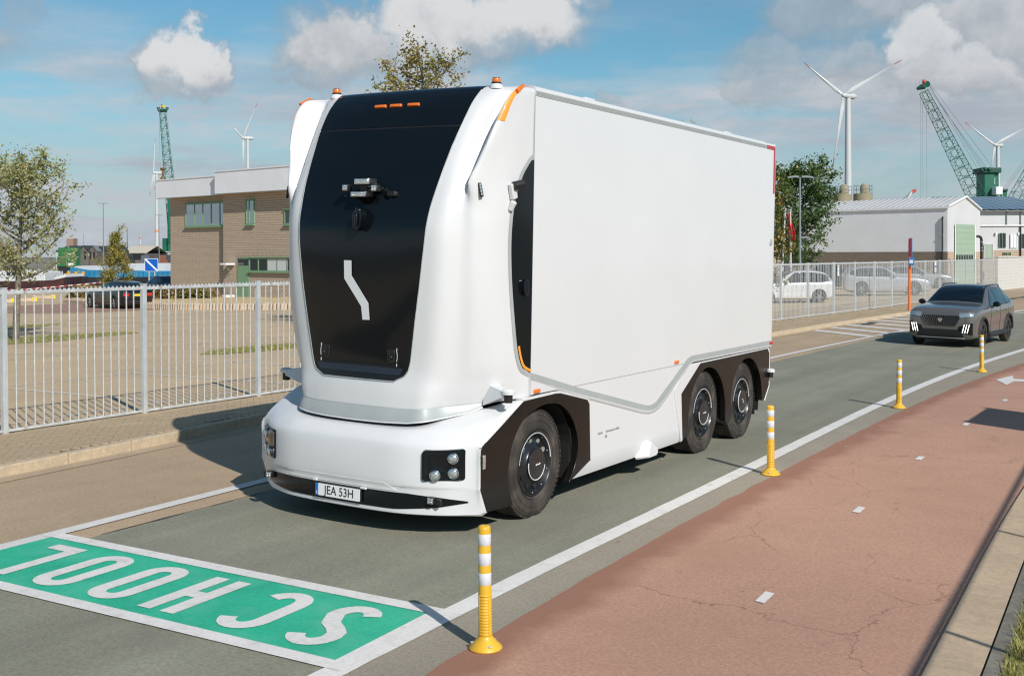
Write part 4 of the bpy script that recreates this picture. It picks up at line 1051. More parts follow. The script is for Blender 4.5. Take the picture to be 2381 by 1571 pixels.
# ------------------------------------------------------------------ steel fence along the pavement
def fence(ys, n_pick, label, h=1.88, name='steel_fence', pr=.0105):
    root = empty(name, (fence_x(ys[0]),ys[0],.09), label=label, cat='fence', group='steel picket fence along the pavement')
    def put(o): o.parent = root; o.matrix_parent_inverse = Matrix.Translation(-Vector(root.location)); return o
    pm = MB().box(-.035,.035,-.035,.035,-.05,h+.035).mesh('post'); cm = MB().box(-.04,.04,-.04,.04,h+.035,h+.045).mesh('post_cap')
    km = MB().tube([(0,0,.055),(0,0,h-.035)], pr, 8, cap=False).mesh('picket')
    for i, y in enumerate(ys):
        p = link('post', pm, MT['galv_post'], None, 0, .004); p.location = (fence_x(y),y,.09); put(p); p.rotation_euler = (rng.gauss(0,.003),rng.gauss(0,.003),0)
        c = link('post_cap', cm, MT['galv_post'], p, 0)
        if i == len(ys)-1: break
        y1 = ys[i+1]; x0, x1 = fence_x(y), fence_x(y1); a = Vector((x0,y+.04,0)); b = Vector((x1,y1-.04,0)); d = (b-a); L_ = d.length; an = atan2(d.y,d.x)
        def railo(nm, z, hh, ww):
            o = MB().box(0,L_,-ww/2,ww/2,0,hh).build(nm, MT['galv'], None, 0, .003); o.location = (a.x,a.y,.09+z); o.rotation_euler = (0,0,an); return put(o)
        railo('bottom_rail', .03, .035, .035); tr_ = railo('top_rail', h-.045, .04, .035)
        # row of curved teeth on the top rail
        t = MB(); n = int(L_/.072)
        for k in range(n):
            xx = L_*(k+.5)/n
            for sgn in (-1,1):
                t.add([(xx,-.003,.04),(xx+sgn*.018,-.003,.047),(xx+sgn*.030,-.003,.072),(xx+sgn*.036,-.003,.04),(xx,.003,.04),(xx+sgn*.018,.003,.047),(xx+sgn*.030,.003,.072),(xx+sgn*.036,.003,.04)], [(0,1,2,3),(4,5,6,7),(1,2,6,5),(2,3,7,6)])
        o = t.build('toothed_strip', MT['galv'], tr_, 0); o['kind'] = 'stuff'
        for k in range(n_pick):
            q = a+d*((k+1)/(n_pick+1)); o = link('picket', km, MT['galv'], None, 60); o.location = (q.x,q.y,.09); o.rotation_euler = (rng.gauss(0,.003),rng.gauss(0,.003),rng.random()*6); put(o)
    return root
fence([.09-2.325*2, .09-2.325, .09, 2.385, 4.75, 7.08, 9.4, 11.7], 15, 'galvanised picket fence in front of the car park, left of the truck')
def solve_post(u):
    lo, hi = 14., 110.
    for _ in range(40):
        m_ = (lo+hi)/2; p = Vector((fence_x(m_),m_,1.5))-CAM
        if UC+FPX*p.dot(RIGHT)/p.dot(FWD) < u: lo = m_
        else: hi = m_
    return lo
py = [solve_post(u) for u in (1745,1815,1879,1938,1988,2033,2073.5,2113,2151,2185,2216,2245,2273,2298,2320)]
fence(py, 20, 'long picket fence receding behind the truck towards the white block wall', 1.98, pr=.0082)
_n = max(2, round((py[0]-11.7)/2.9)); fence([11.7+(py[0]-11.7)*i/_n for i in range(_n+1)], 18, 'middle stretch of the picket fence, covered by the truck body')
fs = MB().cbox((0,0,0),(.008,.42,.55)).build('fence_notice', MT['plate_white'], None, 0, .004)
fs.location = (fence_x(py[9])+.06, py[9]-1.3, 1.75); tag(fs, 'white notice board fixed to the fence right of the orange pole', 'sign')
o = MB().box(.0045,.006,-.18,.18,-.02,.08).build('notice_print', MT['plate_blue'], fs, 0)
for k in range(4): MB().box(.0045,.006,-.17,.17,-.10-.05*k,-.085-.05*k).build('notice_line', MT['grey_ink'], fs, 0)
fs2 = MB().cbox((0,0,0),(.008,.20,.42)).build('fence_notice', MT['plate_white'], None, 0, .004); fs2.location = (fence_x(py[3])+.06, py[3]+.45, 1.77)
MB().box(.0045,.006,-.07,.07,.12,.16).build('notice_line', MT['grey_ink'], fs2, 0); MB().box(.0045,.006,-.07,.07,.0,.03).build('notice_line', MT['grey_ink'], fs2, 0)
tag(fs2, 'small white sign hung at a fence post near the silver cars', 'sign')

# block wall after the fence
MT['wall_white'] = mat('wall_white', (.54,.53,.50), .8, var=.06, vscale=3, bump=.3, bscale=25)
wall = empty('block_wall', (-6.76,69,0), label='whitewashed concrete block wall at the end of the fence', cat='wall')
wa = Vector((-6.80,68.7,0)); wb_ = Vector((-5.4,92,0)); wd = (wb_-wa).normalized(); wang = atan2(wd.y,wd.x)
def putw(o): o.parent = wall; o.matrix_parent_inverse = Matrix.Translation(-Vector(wall.location)); return o
bm_ = MB().box(.006,.584,-.09,.09,.003,.207).mesh('block'); bh_ = MB().box(.006,.289,-.09,.09,.003,.207).mesh('half_block')
for r_ in range(10):
    for k in range(18):
        o = link('block', bm_, MT['wall_white'], None, 0, .006); q = wa+wd*(.59*k+(.295 if r_ % 2 else 0)); o.location = (q.x+rng.gauss(0,.003),q.y,.06+.21*r_); o.rotation_euler = (0,0,wang); putw(o)
    if r_ % 2: o = link('block', bh_, MT['wall_white'], None, 0, .006); o.location = (wa.x,wa.y,.06+.21*r_); o.rotation_euler = (0,0,wang); putw(o)
o = MB().box(0,10.6,-.08,.08,0,2.10).build('wall_core', MT['wall_white'], None, 0); o.location = (wa.x,wa.y,.05); o.rotation_euler = (0,0,wang); putw(o)
o = MB().box(-.02,10.7,-.13,.13,2.102,2.18).build('coping', MT['wall_white'], None, 0, .01); o.location = (wa.x,wa.y,.06); o.rotation_euler = (0,0,wang); putw(o)

# orange pole with the blue box
p0 = Vector((-5.42,39.0,.1)); pole = empty('orange_pole', p0, label='orange pole with red top and a blue box by the kerb', cat='pole')
MB().tube([(-.02,0,0),(.0,0,2.2)], .052, 14).build('shaft', mat('orange_paint', (.80,.17,.02), .4), pole, 50)
MB().tube([(.0,0,2.2),(.01,0,2.95)], .055, 14).build('upper_shaft', mat('dark_red_paint', (.33,.015,.015), .4), pole, 50)
MB().box(.055,.095,-.05,.05,2.05,2.97).build('blue_plate', mat('blue_plate', (.0,.14,.42), .4), pole, 0, .005)
o = MB().box(-.02,.20,-.13,-.07,1.87,2.16).build('blue_box', mat('blue_box', (.0,.22,.62), .4), pole, 0, .02)
MB().box(.02,.16,-.135,-.128,1.94,2.08).build('box_screen', MT['plate_white'], o, 0)
for z in (1.7,2.6): MB().lathe([(.060,0),(.062,.04)], 14, Matrix.Translation((0,0,z))).build('clamp', MT['red_lamp'], pole, 40)

# drain grating in the hatched area
dg_ = empty('drain_grate', (-5.0,31.2,gz(-5.0)+.012), label='iron drain grating in the hatched area by the kerb', cat='drain')
MB().box(-.16,.16,-.62,.62,-.02,.0).build('pit', MT['ink'], dg_, 0)
for k in range(14): MB().box(-.16,.16,-.60+.09*k,-.555+.09*k,0,.012).build('bar', mat('grate_iron', (.10,.085,.07), .7) if k == 0 else bpy.data.materials['grate_iron'], dg_, 0)

# handrail, and an unseen board added to shade the path (their shadows fall into view)
rail = empty('handrail', (5.1,0,-.05), label='tall grey tubular railing beside the grass verge', cat='railing')
rx = lambda y: 6.94-.0535*y
def prl(o): o.parent = rail; o.matrix_parent_inverse = Matrix.Translation(-Vector(rail.location)); return o
prl(MB().tube([(rx(y),y,2.55) for y in (-6.6,-3,0,3,6.6)], .022, 10).build('top_rail', MT['galv_post'], None, 50))
for y in (-6.27,-3.17,-.07,3.03,6.13): prl(MB().tube([(rx(y),y,-.06),(rx(y),y,2.53)], .024, 10).build('post', MT['galv_post'], None, 50))
brd = empty('shadow_board', (5.25,8.4,-.05), label='unseen board on two posts, added to cast the shadow on the bike path', cat='board')
def pbd(o): o.parent = brd; o.matrix_parent_inverse = Matrix.Translation(-Vector(brd.location)); return o
pbd(MB().box(5.22,5.26,7.0,8.8,1.62,2.36).build('panel', MT['galv_post'], None, 0, .01))
for y in (7.1,8.8): pbd(MB().tube([(5.30,y,-.06),(5.30,y,2.45)], .04, 10).build('post', MT['galv_post'], None, 50))

# ------------------------------------------------------------------ cars
MT['car_glass'] = mat('car_glass', (.010,.013,.016), .04, coat=.8, spec=.6)
MT['clad'] = mat('cladding', (.022,.022,.023), .6)
MT['alloy'] = mat('alloy', (.42,.43,.44), .3, metal=.8)
MT['dark_alloy'] = mat('dark_alloy', (.05,.05,.055), .35, metal=.5)
def carpaint(name, col, metal=.25, rough=.28): return mat(name, col, rough, metal=metal, coat=.9, var=.03, vscale=2)
SUV = [(-2.15,.36,.74,.84,.56,.64,.50),(-2.11,.26,.82,.925,.72,.76,.64),(-1.98,.22,.88,.995,.82,.845,.72),(-1.6,.21,.95,1.05,.86,.88,.76),(-1.15,.21,.98,1.09,.865,.885,.75),(-.86,.21,.99,1.12,.865,.885,.73),
       (-.50,.21,1.0,1.335,.865,.885,.665),(-.12,.21,1.0,1.505,.865,.885,.615),(.35,.21,1.01,1.56,.865,.885,.60),(1.0,.21,1.02,1.56,.865,.885,.595),(1.5,.22,1.03,1.52,.86,.885,.58),(1.85,.24,1.05,1.40,.84,.87,.58),(2.06,.30,1.05,1.20,.78,.83,.62),(2.15,.42,.94,1.02,.66,.74,.56)]
WAGON = [(-2.35,.36,.60,.66,.52,.62,.48),(-2.30,.25,.66,.76,.72,.76,.62),(-2.1,.19,.74,.84,.82,.85,.72),(-1.6,.18,.82,.92,.87,.895,.76),(-1.1,.18,.86,.96,.875,.905,.75),(-.75,.18,.88,1.0,.875,.905,.72),
       (-.35,.18,.89,1.22,.875,.905,.63),(.05,.18,.90,1.38,.875,.905,.58),(.5,.18,.91,1.435,.875,.905,.565),(1.2,.18,.93,1.42,.875,.905,.55),(1.75,.20,.95,1.36,.87,.90,.535),(2.1,.22,.97,1.24,.85,.885,.55),(2.28,.28,.96,1.02,.79,.84,.60),(2.35,.40,.84,.90,.68,.76,.56)]
HATCH = [(-2.05,.38,.64,.72,.52,.60,.46),(-2.0,.27,.72,.84,.70,.74,.62),(-1.8,.20,.80,.92,.82,.84,.72),(-1.4,.19,.88,.98,.86,.87,.74),(-1.0,.19,.91,1.02,.86,.875,.73),(-.72,.19,.93,1.07,.86,.875,.71),
       (-.35,.19,.95,1.32,.86,.875,.64),(.0,.19,.96,1.50,.86,.875,.585),(.45,.19,.97,1.56,.86,.875,.575),(1.1,.19,.98,1.55,.86,.875,.565),(1.6,.20,1.0,1.46,.85,.87,.55),(1.85,.24,1.0,1.25,.82,.86,.58),(1.99,.30,.98,1.06,.76,.82,.62),(2.05,.42,.86,.93,.66,.74,.56)]
def car_wheel(r, wd, alloy, n=10):
    w = empty('wheel'); m = Matrix.Rotation(pi/2,4,'Y')
    ty = MB().lathe([(r*.66,-wd),(r*.9,-wd),(r*.985,-wd*.85),(r,-wd*.6),(r,-wd*.12),(r*.985,-.012),(r*.93,.0),(r*.75,.004),(r*.68,-.004)], 32, m, cap=False).build('tyre', MT['tyre'], w, 40)
    rm = MB().lathe([(r*.69,-.07),(r*.69,.0),(r*.66,.004),(r*.64,-.03),(r*.60,-.06),(0,-.06)], 32, m, cap=False).build('rim', MT['ink'], w, 40)
    for k in range(n//2):
        for dd in (-.16,.16):
            a = 2*pi*k/(n//2)+dd; q = m @ Matrix.Rotation(a,4,'Z')
            vs = [q @ Vector(p) for p in ((.02,-.02,-.03),(r*.655,-.016,-.018),(r*.655,.016,-.018),(.02,.02,-.03),(.02,-.02,-.006),(r*.655,-.012,.0),(r*.655,.012,.0),(.02,.02,-.006))]
            MB().add(vs, [(3,2,1,0),(4,5,6,7),(0,1,5,4),(1,2,6,5),(2,3,7,6),(3,0,4,7)]).build('spoke', alloy, rm, 20)
    MB().lathe([(.05,-.02),(.045,.002),(0,.004)], 16, m).build('hub', alloy, rm, 40)
    return w
def make_car(name, st, paint, wb, wr, label, group=None, roof=None, alloy=None, clad=False, see_in=False, rails=False):
    alloy = alloy or MT['alloy']
    root = empty(name, label=label, cat='car', group=group)
    rows = []
    for (y, zb, zs, zt, wb0, ws, wt) in st:
        hp = [(0,zb),(wb0*.75,zb),(wb0,zb+.07),(ws*.995,zb+(zs-zb)*.42),(ws,zb+(zs-zb)*.72),(ws*.975,zs),(wt+(ws-wt)*.42,zs+(zt-zs)*.55),(wt,zt-.035*min(1,(zt-zs)/.3)),(wt*.72,zt+.012),(0,zt+.03)]
        rows.append([Vector((x,y,z)) for x, z in hp])
    hl = loft(rows, 4, 4)
    fl = [list(R)+[Vector((-p.x,p.y,p.z)) for p in R[-2:0:-1]] for R in hl]
    mb = MB().grid(fl, close=True)
    k = len(fl[0]); mb.f.append(tuple(range(k))); mb.f.append(tuple(len(fl)*k-k+j for j in range(k))[::-1])
    me = mb.mesh('body'); bm = bmesh.new(); bm.from_mesh(me); bmesh.ops.recalc_face_normals(bm, faces=bm.faces); bm.to_mesh(me); bm.free()
    body = link('body', me, paint, None, 0)
    cuts = []
    hw_ = max(s[5] for s in st); zc = wr; yf, yr = -wb/2-.02, wb/2-.02
    for y in (yf, yr):
        c = MB().tube([(-1.5,y,zc),(1.5,y,zc)], wr+.055, 28).build('cutter', None, None, 0, fixn=True)
        md = body.modifiers.new('b','BOOLEAN'); md.operation = 'DIFFERENCE'; md.object = c; md.solver = 'EXACT'; cuts.append(c)
    dg = bpy.context.evaluated_depsgraph_get(); m2 = bpy.data.meshes.new_from_object(body.evaluated_get(dg)); bpy.data.objects.remove(body)
    for c in cuts: bpy.data.objects.remove(c)
    surf = BVHTree.FromPolygons([v.co.copy() for v in m2.vertices], [tuple(p.vertices) for p in m2.polygons])
    ym = [s[0] for s in st]; iw = 5; y_w0, y_w1 = st[5][0]+.03, st[7][0]+.05
    wsw = lambda y: interp(y, [y_w0,y_w1], [st[5][6]-.02, st[7][6]-.03])
    if see_in:
        bm = bmesh.new(); bm.from_mesh(m2)
        kill = [f for f in bm.faces if y_w0+.03 < f.calc_center_median().y < y_w1-.02 and abs(f.calc_center_median().x) < wsw(f.calc_center_median().y)-.03 and f.calc_center_median().z > st[4][3]-.05]
        bmesh.ops.delete(bm, geom=kill, context='FACES'); bm.to_mesh(m2); bm.free()
    body = link('body', m2, paint, root, 40)
    sh = st[5][2]  # shoulder height
    # glass
    ph = lambda pts, d, eps: [hit(surf, p, d, eps) for p in pts]
    gm_ = glass('windscreen_glass', (.38,.42,.44), 1.0) if see_in else MT['car_glass']
    rws = drape(surf if not see_in else BVHTree.FromPolygons([Vector(v) for v in mb.v],[tuple(f) for f in mb.f]), [[(-wsw(y)+2*wsw(y)*j/12,y,4) for j in range(13)] for y in [y_w0+(y_w1-y_w0)*i/10 for i in range(11)]], (0,0,-1), .006)
    MB().grid(rws).build('windscreen', gm_, root, 60)
    zt = st[8][3]
    y_r0, y_r1 = st[-4][0]-.02, st[-3][0]+.12
    rws = drape(surf, [[(-.55+1.1*j/8,y_r0+(y_r1-y_r0)*i/6,4) for j in range(9)] for i in range(7)], (0,0,-1), .006)
    MB().grid(rws).build('rear_window', MT['car_glass'], root, 60)
    yA = st[5][0]; yT = st[7][0]; yE = st[-4][0]
    for s in (-1,1):
        dl = [(yA+.28,sh+.065),(yT+.08,zt-.105),(yT+.5,zt-.075),(yE-.35,zt-.095),(yE+.12,zt-.21),(yE+.18,sh+.16),(yE-.1,sh+.10)]
        cuts_ = [yA+.28, (yA+yE)/2-.08, yE-.38, yE+.18]
        tz = lambda y: interp(y, [p[0] for p in dl[:5]], [p[1] for p in dl[:5]])
        bz = lambda y: interp(y, [dl[0][0],dl[6][0],dl[5][0]], [dl[0][1],dl[6][1],dl[5][1]])
        fr = drape(surf, [[(s*3, yA+.24+(yE+.24-yA-.24)*j/24, max(bz(yA+.24+(yE-yA)*j/24)-.02, bz(yA+.24+(yE-yA)*j/24)-.02)+(tz(yA+.24+(yE-yA)*j/24)-bz(yA+.24+(yE-yA)*j/24)+.04)*i/5) for j in range(25)] for i in range(6)], (-s,0,0), .003)
        MB().grid(fr).build('window_frame', MT['clad'], root, 60)
        for c0, c1 in zip(cuts_, cuts_[1:]):
            a, b = c0+.025, c1-.025
            gr = drape(surf, [[(s*3, a+(b-a)*j/8, bz(a+(b-a)*j/8)+(tz(a+(b-a)*j/8)-bz(a+(b-a)*j/8))*i/5) for j in range(9)] for i in range(6)], (-s,0,0), .007)
            MB().grid(gr).build('side_window', MT['car_glass'], root, 60)
        # doors: dark joints, handles
        for c in (cuts_[0]-.12, cuts_[1], cuts_[2]+.02):
            pts = [hit(surf, (s*3,c+.02*i,.32+(sh-.30)*i/8), (-s,0,0), .0015) for i in range(9)]
            pts = [p for p in pts if p]
            if len(pts) > 2: MB().tube(pts, .004, 5).build('door_joint', MT['ink'], root, 60)
        for c in (cuts_[1]-.22, cuts_[2]-.12):
            p = hit(surf, (s*3,c,sh-.09), (-s,0,0), .012)
            if p: MB().cbox(p,(.025,.16,.025)).build('door_handle', paint, root, 30, .008)
        p = hit(surf, (s*3,yA+.36,sh+.02), (-s,0,0), 0)
        if p:
            o = MB().ball((s*(hw_+.10),yA+.40,sh+.115), .10, 12, (1.05,.62,.72)).build('mirror', MT['black_gloss'] if clad else paint, root, 60)
            MB().tube([p,(s*(hw_+.05),yA+.40,sh+.07)], .022, 8).build('mirror_arm', MT['clad'], o, 40)
            MB().cbox((s*(hw_+.105),yA+.466,sh+.115),(.15,.006,.10)).build('mirror_glass', MT['lamp_glass'], o, 20, .01)
        for y in (yf, yr):
            # wheel arch trim and dark well
            trim = [hit(surf, (s*3, y+(wr+.075)*cos(t), zc+(wr+.075)*sin(t)), (-s,0,0), .0) for t in [pi*i/22 for i in range(23)]]
            trim = [p+Vector((s*.008,0,0)) for p in trim if p]
            if clad and len(trim) > 3: MB().tube(trim, .034, 8).build('arch_cladding', MT['clad'], root, 50)
            mbw = MB(); A = [(s*(hw_-.06),y+(wr+.05)*cos(t),zc+(wr+.05)*sin(t)) for t in [-.4+(pi+.8)*i/18 for i in range(19)]]; B = [(s*.5,*p[1:]) for p in A]
            mbw.grid([A,B]); mbw.add(B, [tuple(range(len(B)))]); mbw.build('wheel_well', MT['ink'], root, 0)
            w = car_wheel(wr,.20,alloy); w.parent = root; w.location = (s*(hw_-.005),y,zc)
            if s < 0: w.rotation_euler = (0,0,pi)
        if clad:
            pts = [hit(surf,(s*3,yf+wr+.1+(yr-yf-2*wr-.2)*i/8,.31),(-s,0,0),.0) for i in range(9)]
            pts = [p+Vector((s*.004,0,0)) for p in pts if p]
            MB().tube(pts, .075, 8).build('sill_cladding', MT['clad'], root, 50)
        if rails:
            MB().tube(cr([(s*.56,-.02,zt-.02),(s*.575,.12,zt+.018),(s*.575,.7,zt+.030),(s*.565,1.25,zt+.015),(s*.55,1.42,zt-.03)],5), .018, 8).build('roof_rail', MT['black_gloss'], root, 50)
    MB().box(-hw_*.8,hw_*.8,st[2][0]+.1,st[-3][0]-.1,.17,.30).build('underbody', MT['ink'], root, 0)
    if roof:
        rws = drape(surf, [[(-.59+1.18*j/12, yT-.02+(yE+.05-yT)*i/12, 4) for j in range(13)] for i in range(13)], (0,0,-1), .004)
        MB().grid(rws).build('roof_skin', roof, root, 60)
    root['ref'] = 0; del root['ref']
    return root, surf, dict(yf=yf, yr=yr, hw=hw_, sh=sh, zt=zt, front=st[0][0], rear=st[-1][0])
def tail(root, surf, info, plate='yellow', m=None):
    for s in (-1,1):
        rw = drape(surf, [[(s*(.50+.30*j/6),6,info['sh']-.19+.15*i/4) for j in range(7)] for i in range(5)], (0,-1,0), .006)
        MB().grid(rw).build('tail_lamp', MT['red_lamp'], root, 60)
    p = hit(surf,(0,6,info['sh']-.14),(0,-1,0),.012)
    MB().cbox(p,(.52,.01,.11)).build('number_plate', MT['plate_yellow'] if plate == 'yellow' else MT['plate_white'], root, 0)
    rw = drape(surf, [[(-.78+1.56*j/12,6,.30+.16*i/3) for j in range(13)] for i in range(4)], (0,-1,0), .006)
    MB().grid(rw).build('rear_bumper', MT['clad'], root, 60)
def nose(root, surf, info):
    for s in (-1,1):
        rw = drape(surf, [[(s*(.46+.28*j/6),-6,info['sh']-.20+.11*i/4) for j in range(7)] for i in range(5)], (0,1,0), .006)
        MB().grid(rw).build('headlight', MT['lamp_glass'], root, 60)
    rw = drape(surf, [[(-.40+.8*j/10,-6,.52+.14*i/3) for j in range(11)] for i in range(4)], (0,1,0), .006); MB().grid(rw).build('grille', MT['ink'], root, 60)
    rw = drape(surf, [[(-.5+1.0*j/10,-6,.33+.10*i/3) for j in range(11)] for i in range(4)], (0,1,0), .006); MB().grid(rw).build('lower_intake', MT['ink'], root, 60)

grey = carpaint('grey_car_paint', (.155,.148,.138), .4, .2)
car, cs_, ci = make_car('grey_car', SUV, grey, 2.60, .345, 'grey compact car with black roof and lit claw lamps driving behind the truck', roof=MT['black_gloss'], alloy=MT['dark_alloy'], clad=True, see_in=True, rails=True)
car.location = (-.70,24.35,gz(-.8)); car.rotation_euler = (0,.02,-.085)
MT['drl'] = mat('daytime_lamp', (.9,.9,.88), .3, emit=((1,.98,.95),1.6))
def cf(poly, eps, name, m, par=car, n=None):
    top = [hit(cs_, (x,-6,z), FR, eps) for x, z in poly]
    if any(p is None for p in top): return None
    return MB().add(top, [tuple(range(len(top)))]).build(name, m, par, 0)
def cgrid(f, nx, nz, eps, name, m, par=car):
    rw = drape(cs_, [[(f(j/nx,i/nz)[0],-6,f(j/nx,i/nz)[1]) for j in range(nx+1)] for i in range(nz+1)], FR, eps)
    return MB().grid(rw).build(name, m, par, 60)
gp = lambda a, b: ((-.54+1.08*a)*(.70+.30*b), .565+.275*b+.0*abs(a-.5))
gr = cgrid(gp, 14, 4, .008, 'grille', MT['ink'])
for k in range(19):
    a = (k+.5)/19
    pts = [hit(cs_, (gp(a,b/4)[0],-6,gp(a,b/4)[1]), FR, .014) for b in range(5)]
    pts = [p for p in pts if p]; MB().tube(pts, .0075, 5).build('grille_bar', mat('grille_bar', (.10,.10,.10), .3, metal=.6) if k == 0 else bpy.data.materials['grille_bar'], gr, 40)
sh_ = [(-.055,.765),(.055,.765),(.058,.71),(.0,.65),(-.058,.71)]
c = hit(cs_, (0,-6,.71), FR, .02); MB().prism([(x,z) for x, z in sh_], c.y-.008, c.y+.01, 'xz').build('shield_emblem', MT['chrome'], gr, 20, .004)
li = cgrid(lambda a,b: ((-.60+1.2*a)*(.88+.12*(1-b)), .275+.205*b), 12, 4, .008, 'lower_intake', MT['ink'])
for k in range(4):
    pts = [hit(cs_,(-.56+1.12*i/10,-6,.30+.045*k),FR,.012) for i in range(11)]; MB().tube([p for p in pts if p], .006, 5).build('intake_slat', MT['clad'], li, 40)
pts = [hit(cs_,(-.62+1.24*i/12,-6,.262),FR,.01) for i in range(13)]; MB().tube([p for p in pts if p], .012, 6).build('bumper_blade', MT['silver'], car, 50)
for s in (-1,1):
    cgrid(lambda a,b: (s*(.48+.33*a), .79+.12*b*(1-.30*a)-.01*a+.05*a), 8, 3, .010, 'headlight', MT['lamp_glass'])
    cgrid(lambda a,b: (s*(.46+.34*a), .335+.33*b*(.35+.65*a)+.10*(1-a)), 8, 4, .008, 'lamp_recess', MT['black_gloss'])
    for k in range(3):
        pts = [hit(cs_,(s*(.565+.058*k+.05*i/6),-6,.40+.22*i/6),FR,.014) for i in (0,3,6)]; pts = [p for p in pts if p]
        MB().tube(pts, .009, 6).build('claw_lamp', MT['drl'], car, 50)
pts = [hit(cs_,(s_*.45,-6+0,.80),FR,.004) for s_ in (-1,1)]
MB().ball((0,1.42,1.57), .04, 8, (.35,1.4,1)).build('antenna_fin', MT['black_gloss'], car, 50)
# cabin: dark floor, seats, wheel
MB().box(-.72,.72,-.55,1.6,.35,.55).build('cabin_floor', MT['ink'], car, 0); MB().box(-.70,.70,-.72,-.42,.75,.97).build('dashboard', MT['clad'], car, 0, .05)
for sx in (-.36,.36):
    o = MB().cbox((sx,.42,.90),(.46,.16,.62),Matrix.Rotation(-.25,3,'X')).build('seat_back', MT['clad'], car, 30, .06, 3)
    MB().cbox((sx,.52,1.29),(.26,.10,.17)).build('headrest', MT['clad'], o, 30, .04, 3)
MB().tube([(.36+.17*cos(t),-.22+.05*sin(t),.93+.16*sin(t)) for t in [2*pi*i/20 for i in range(20)]], .014, 6, closed=True).build('steering_wheel', MT['clad'], car, 40)
MB().box(-.10,.10,-.18,-.15,1.36,1.42).build('rear_view_mirror', MT['clad'], car, 0, .01)
# driver
def person_mesh(name, joints, edges, m):
    me = bpy.data.meshes.new(name); me.from_pydata([j[:3] for j in joints], edges, []); o = bpy.data.objects.new(name, me); COL.objects.link(o); me.materials.append(m)
    sk = o.modifiers.new('skin','SKIN'); me.skin_vertices[0].data[0].use_root = True
    for i, j in enumerate(joints): me.skin_vertices[0].data[i].radius = (j[3], j[4] if len(j) > 4 else j[3])
    su = o.modifiers.new('sub','SUBSURF'); su.levels = su.render_levels = 2; sk.use_smooth_shade = True; return o
MT['skin'] = mat('skin', (.50,.30,.21), .5, var=.05, vscale=8); MT['dark_cloth'] = mat('dark_cloth', (.03,.035,.045), .85); MT['hair'] = mat('hair', (.06,.04,.025), .6)
J = [(.36,.26,.60,.15,.11),(.36,.27,.78,.15,.11),(.36,.27,.95,.18,.10),(.36,.255,1.05,.12,.09),(.36,.24,1.11,.055),
     (.53,.24,1.0,.06),(.56,.08,.80,.05),(.47,-.14,.90,.038),(.43,-.19,.95,.034),(.19,.24,1.0,.06),(.16,.08,.80,.05),(.25,-.14,.90,.038),(.29,-.19,.95,.034),(.47,-.05,.58,.085),(.25,-.05,.58,.085)]
drv = person_mesh('person', J, [(0,1),(1,2),(2,3),(3,4),(2,5),(5,6),(6,7),(7,8),(2,9),(9,10),(10,11),(11,12),(0,13),(0,14)], MT['dark_cloth'])
tag(drv, 'driver in dark clothes behind the windscreen of the grey car', 'person')
hd = MB(); rowsH = []
for i, (z, rx_, ry_, oy) in enumerate(((1.06,.045,.05,.0),(1.10,.05,.055,.0),(1.125,.058,.07,-.012),(1.15,.066,.082,-.012),(1.19,.072,.09,-.006),(1.23,.076,.096,0),(1.27,.076,.097,.003),(1.31,.066,.085,.006),(1.335,.04,.055,.008),(1.345,.01,.012,.008))):
    rowsH.append([Vector((.36+rx_*cos(t),.22+oy+ry_*sin(t)-(.018 if abs(t-1.5*pi) < .2 and 1.16 < z < 1.22 else 0),z)) for t in [2*pi*j/20 for j in range(20)]])
hd.grid(rowsH, close=True); h_o = hd.build('head', MT['skin'], drv, 60)
hr = MB(); hr.grid([[Vector((.36+(.082*q)*cos(t),.235+.10*q*sin(t),z)) for t in [2*pi*j/20 for j in range(20)]] for z, q in ((1.20,.9),(1.25,1.0),(1.30,.98),(1.335,.75),(1.36,.1))], close=True)
for v in range(len(hr.v)):
    x, y, z = hr.v[v]
    if y < .17 and z < 1.29: hr.v[v] = (x, .20, z)
hr.build('hair', MT['hair'], drv, 60)
for sx in (-.028,.028): MB().ball((.36+sx,.135,1.235), .012, 8).build('eye', MT['ink'], h_o, 60)
MB().cbox((.36,.128,1.155),(.05,.012,.010)).build('mouth', mat('lips', (.35,.14,.11), .5), h_o, 30, .004)
for sx in (-1,1): MB().ball((.36+sx*.077,.235,1.215), .026, 8, (.4,.7,1.2)).build('ear', MT['skin'], h_o, 60)
drv.location = car.location; drv.rotation_euler = car.rotation_euler

# parked cars
def park(o, x, y, a, z=None): o.location = (x, y, cpz(x)+.004 if z is None else z); o.rotation_euler = (0,0,a); return o
blk_c, s1, i1 = make_car('parked_car', WAGON, carpaint('black_car_paint', (.008,.010,.014), .3, .2), 2.90, .335, 'black estate car parked rear-on before the hedge', 'parked cars'); tail(blk_c, s1, i1)
pt = at(268,700,62); park(blk_c, pt.x+.2, pt.y, radians(256))
blu_c, s2, i2 = make_car('parked_car', HATCH, carpaint('navy_car_paint', (.012,.03,.06), .3, .2), 2.6, .32, 'dark blue car half hidden by the brick building', 'parked cars'); nose(blu_c, s2, i2)
pt = at(392,680,86); park(blu_c, pt.x, pt.y, radians(75), -.62)
wht_c, s3, i3 = make_car('parked_car', HATCH, carpaint('white_car_paint', (.66,.67,.68), .1, .3), 2.55, .32, 'white car with red tail lamps behind the fence next to the truck', 'parked cars'); tail(wht_c, s3, i3, 'white')
pt = at(1835,680,57); park(wht_c, pt.x, pt.y, radians(-58))
sil_c, s4, i4 = make_car('parked_car', WAGON, carpaint('silver_car_paint', (.50,.51,.54), .5, .3), 2.8, .34, 'large silver car parked behind the fence left of the orange pole', 'parked cars'); nose(sil_c, s4, i4)
pt = at(2058,690,66); park(sil_c, pt.x, pt.y, radians(112)); sil_c.scale = (1.02,1.02,1.14)
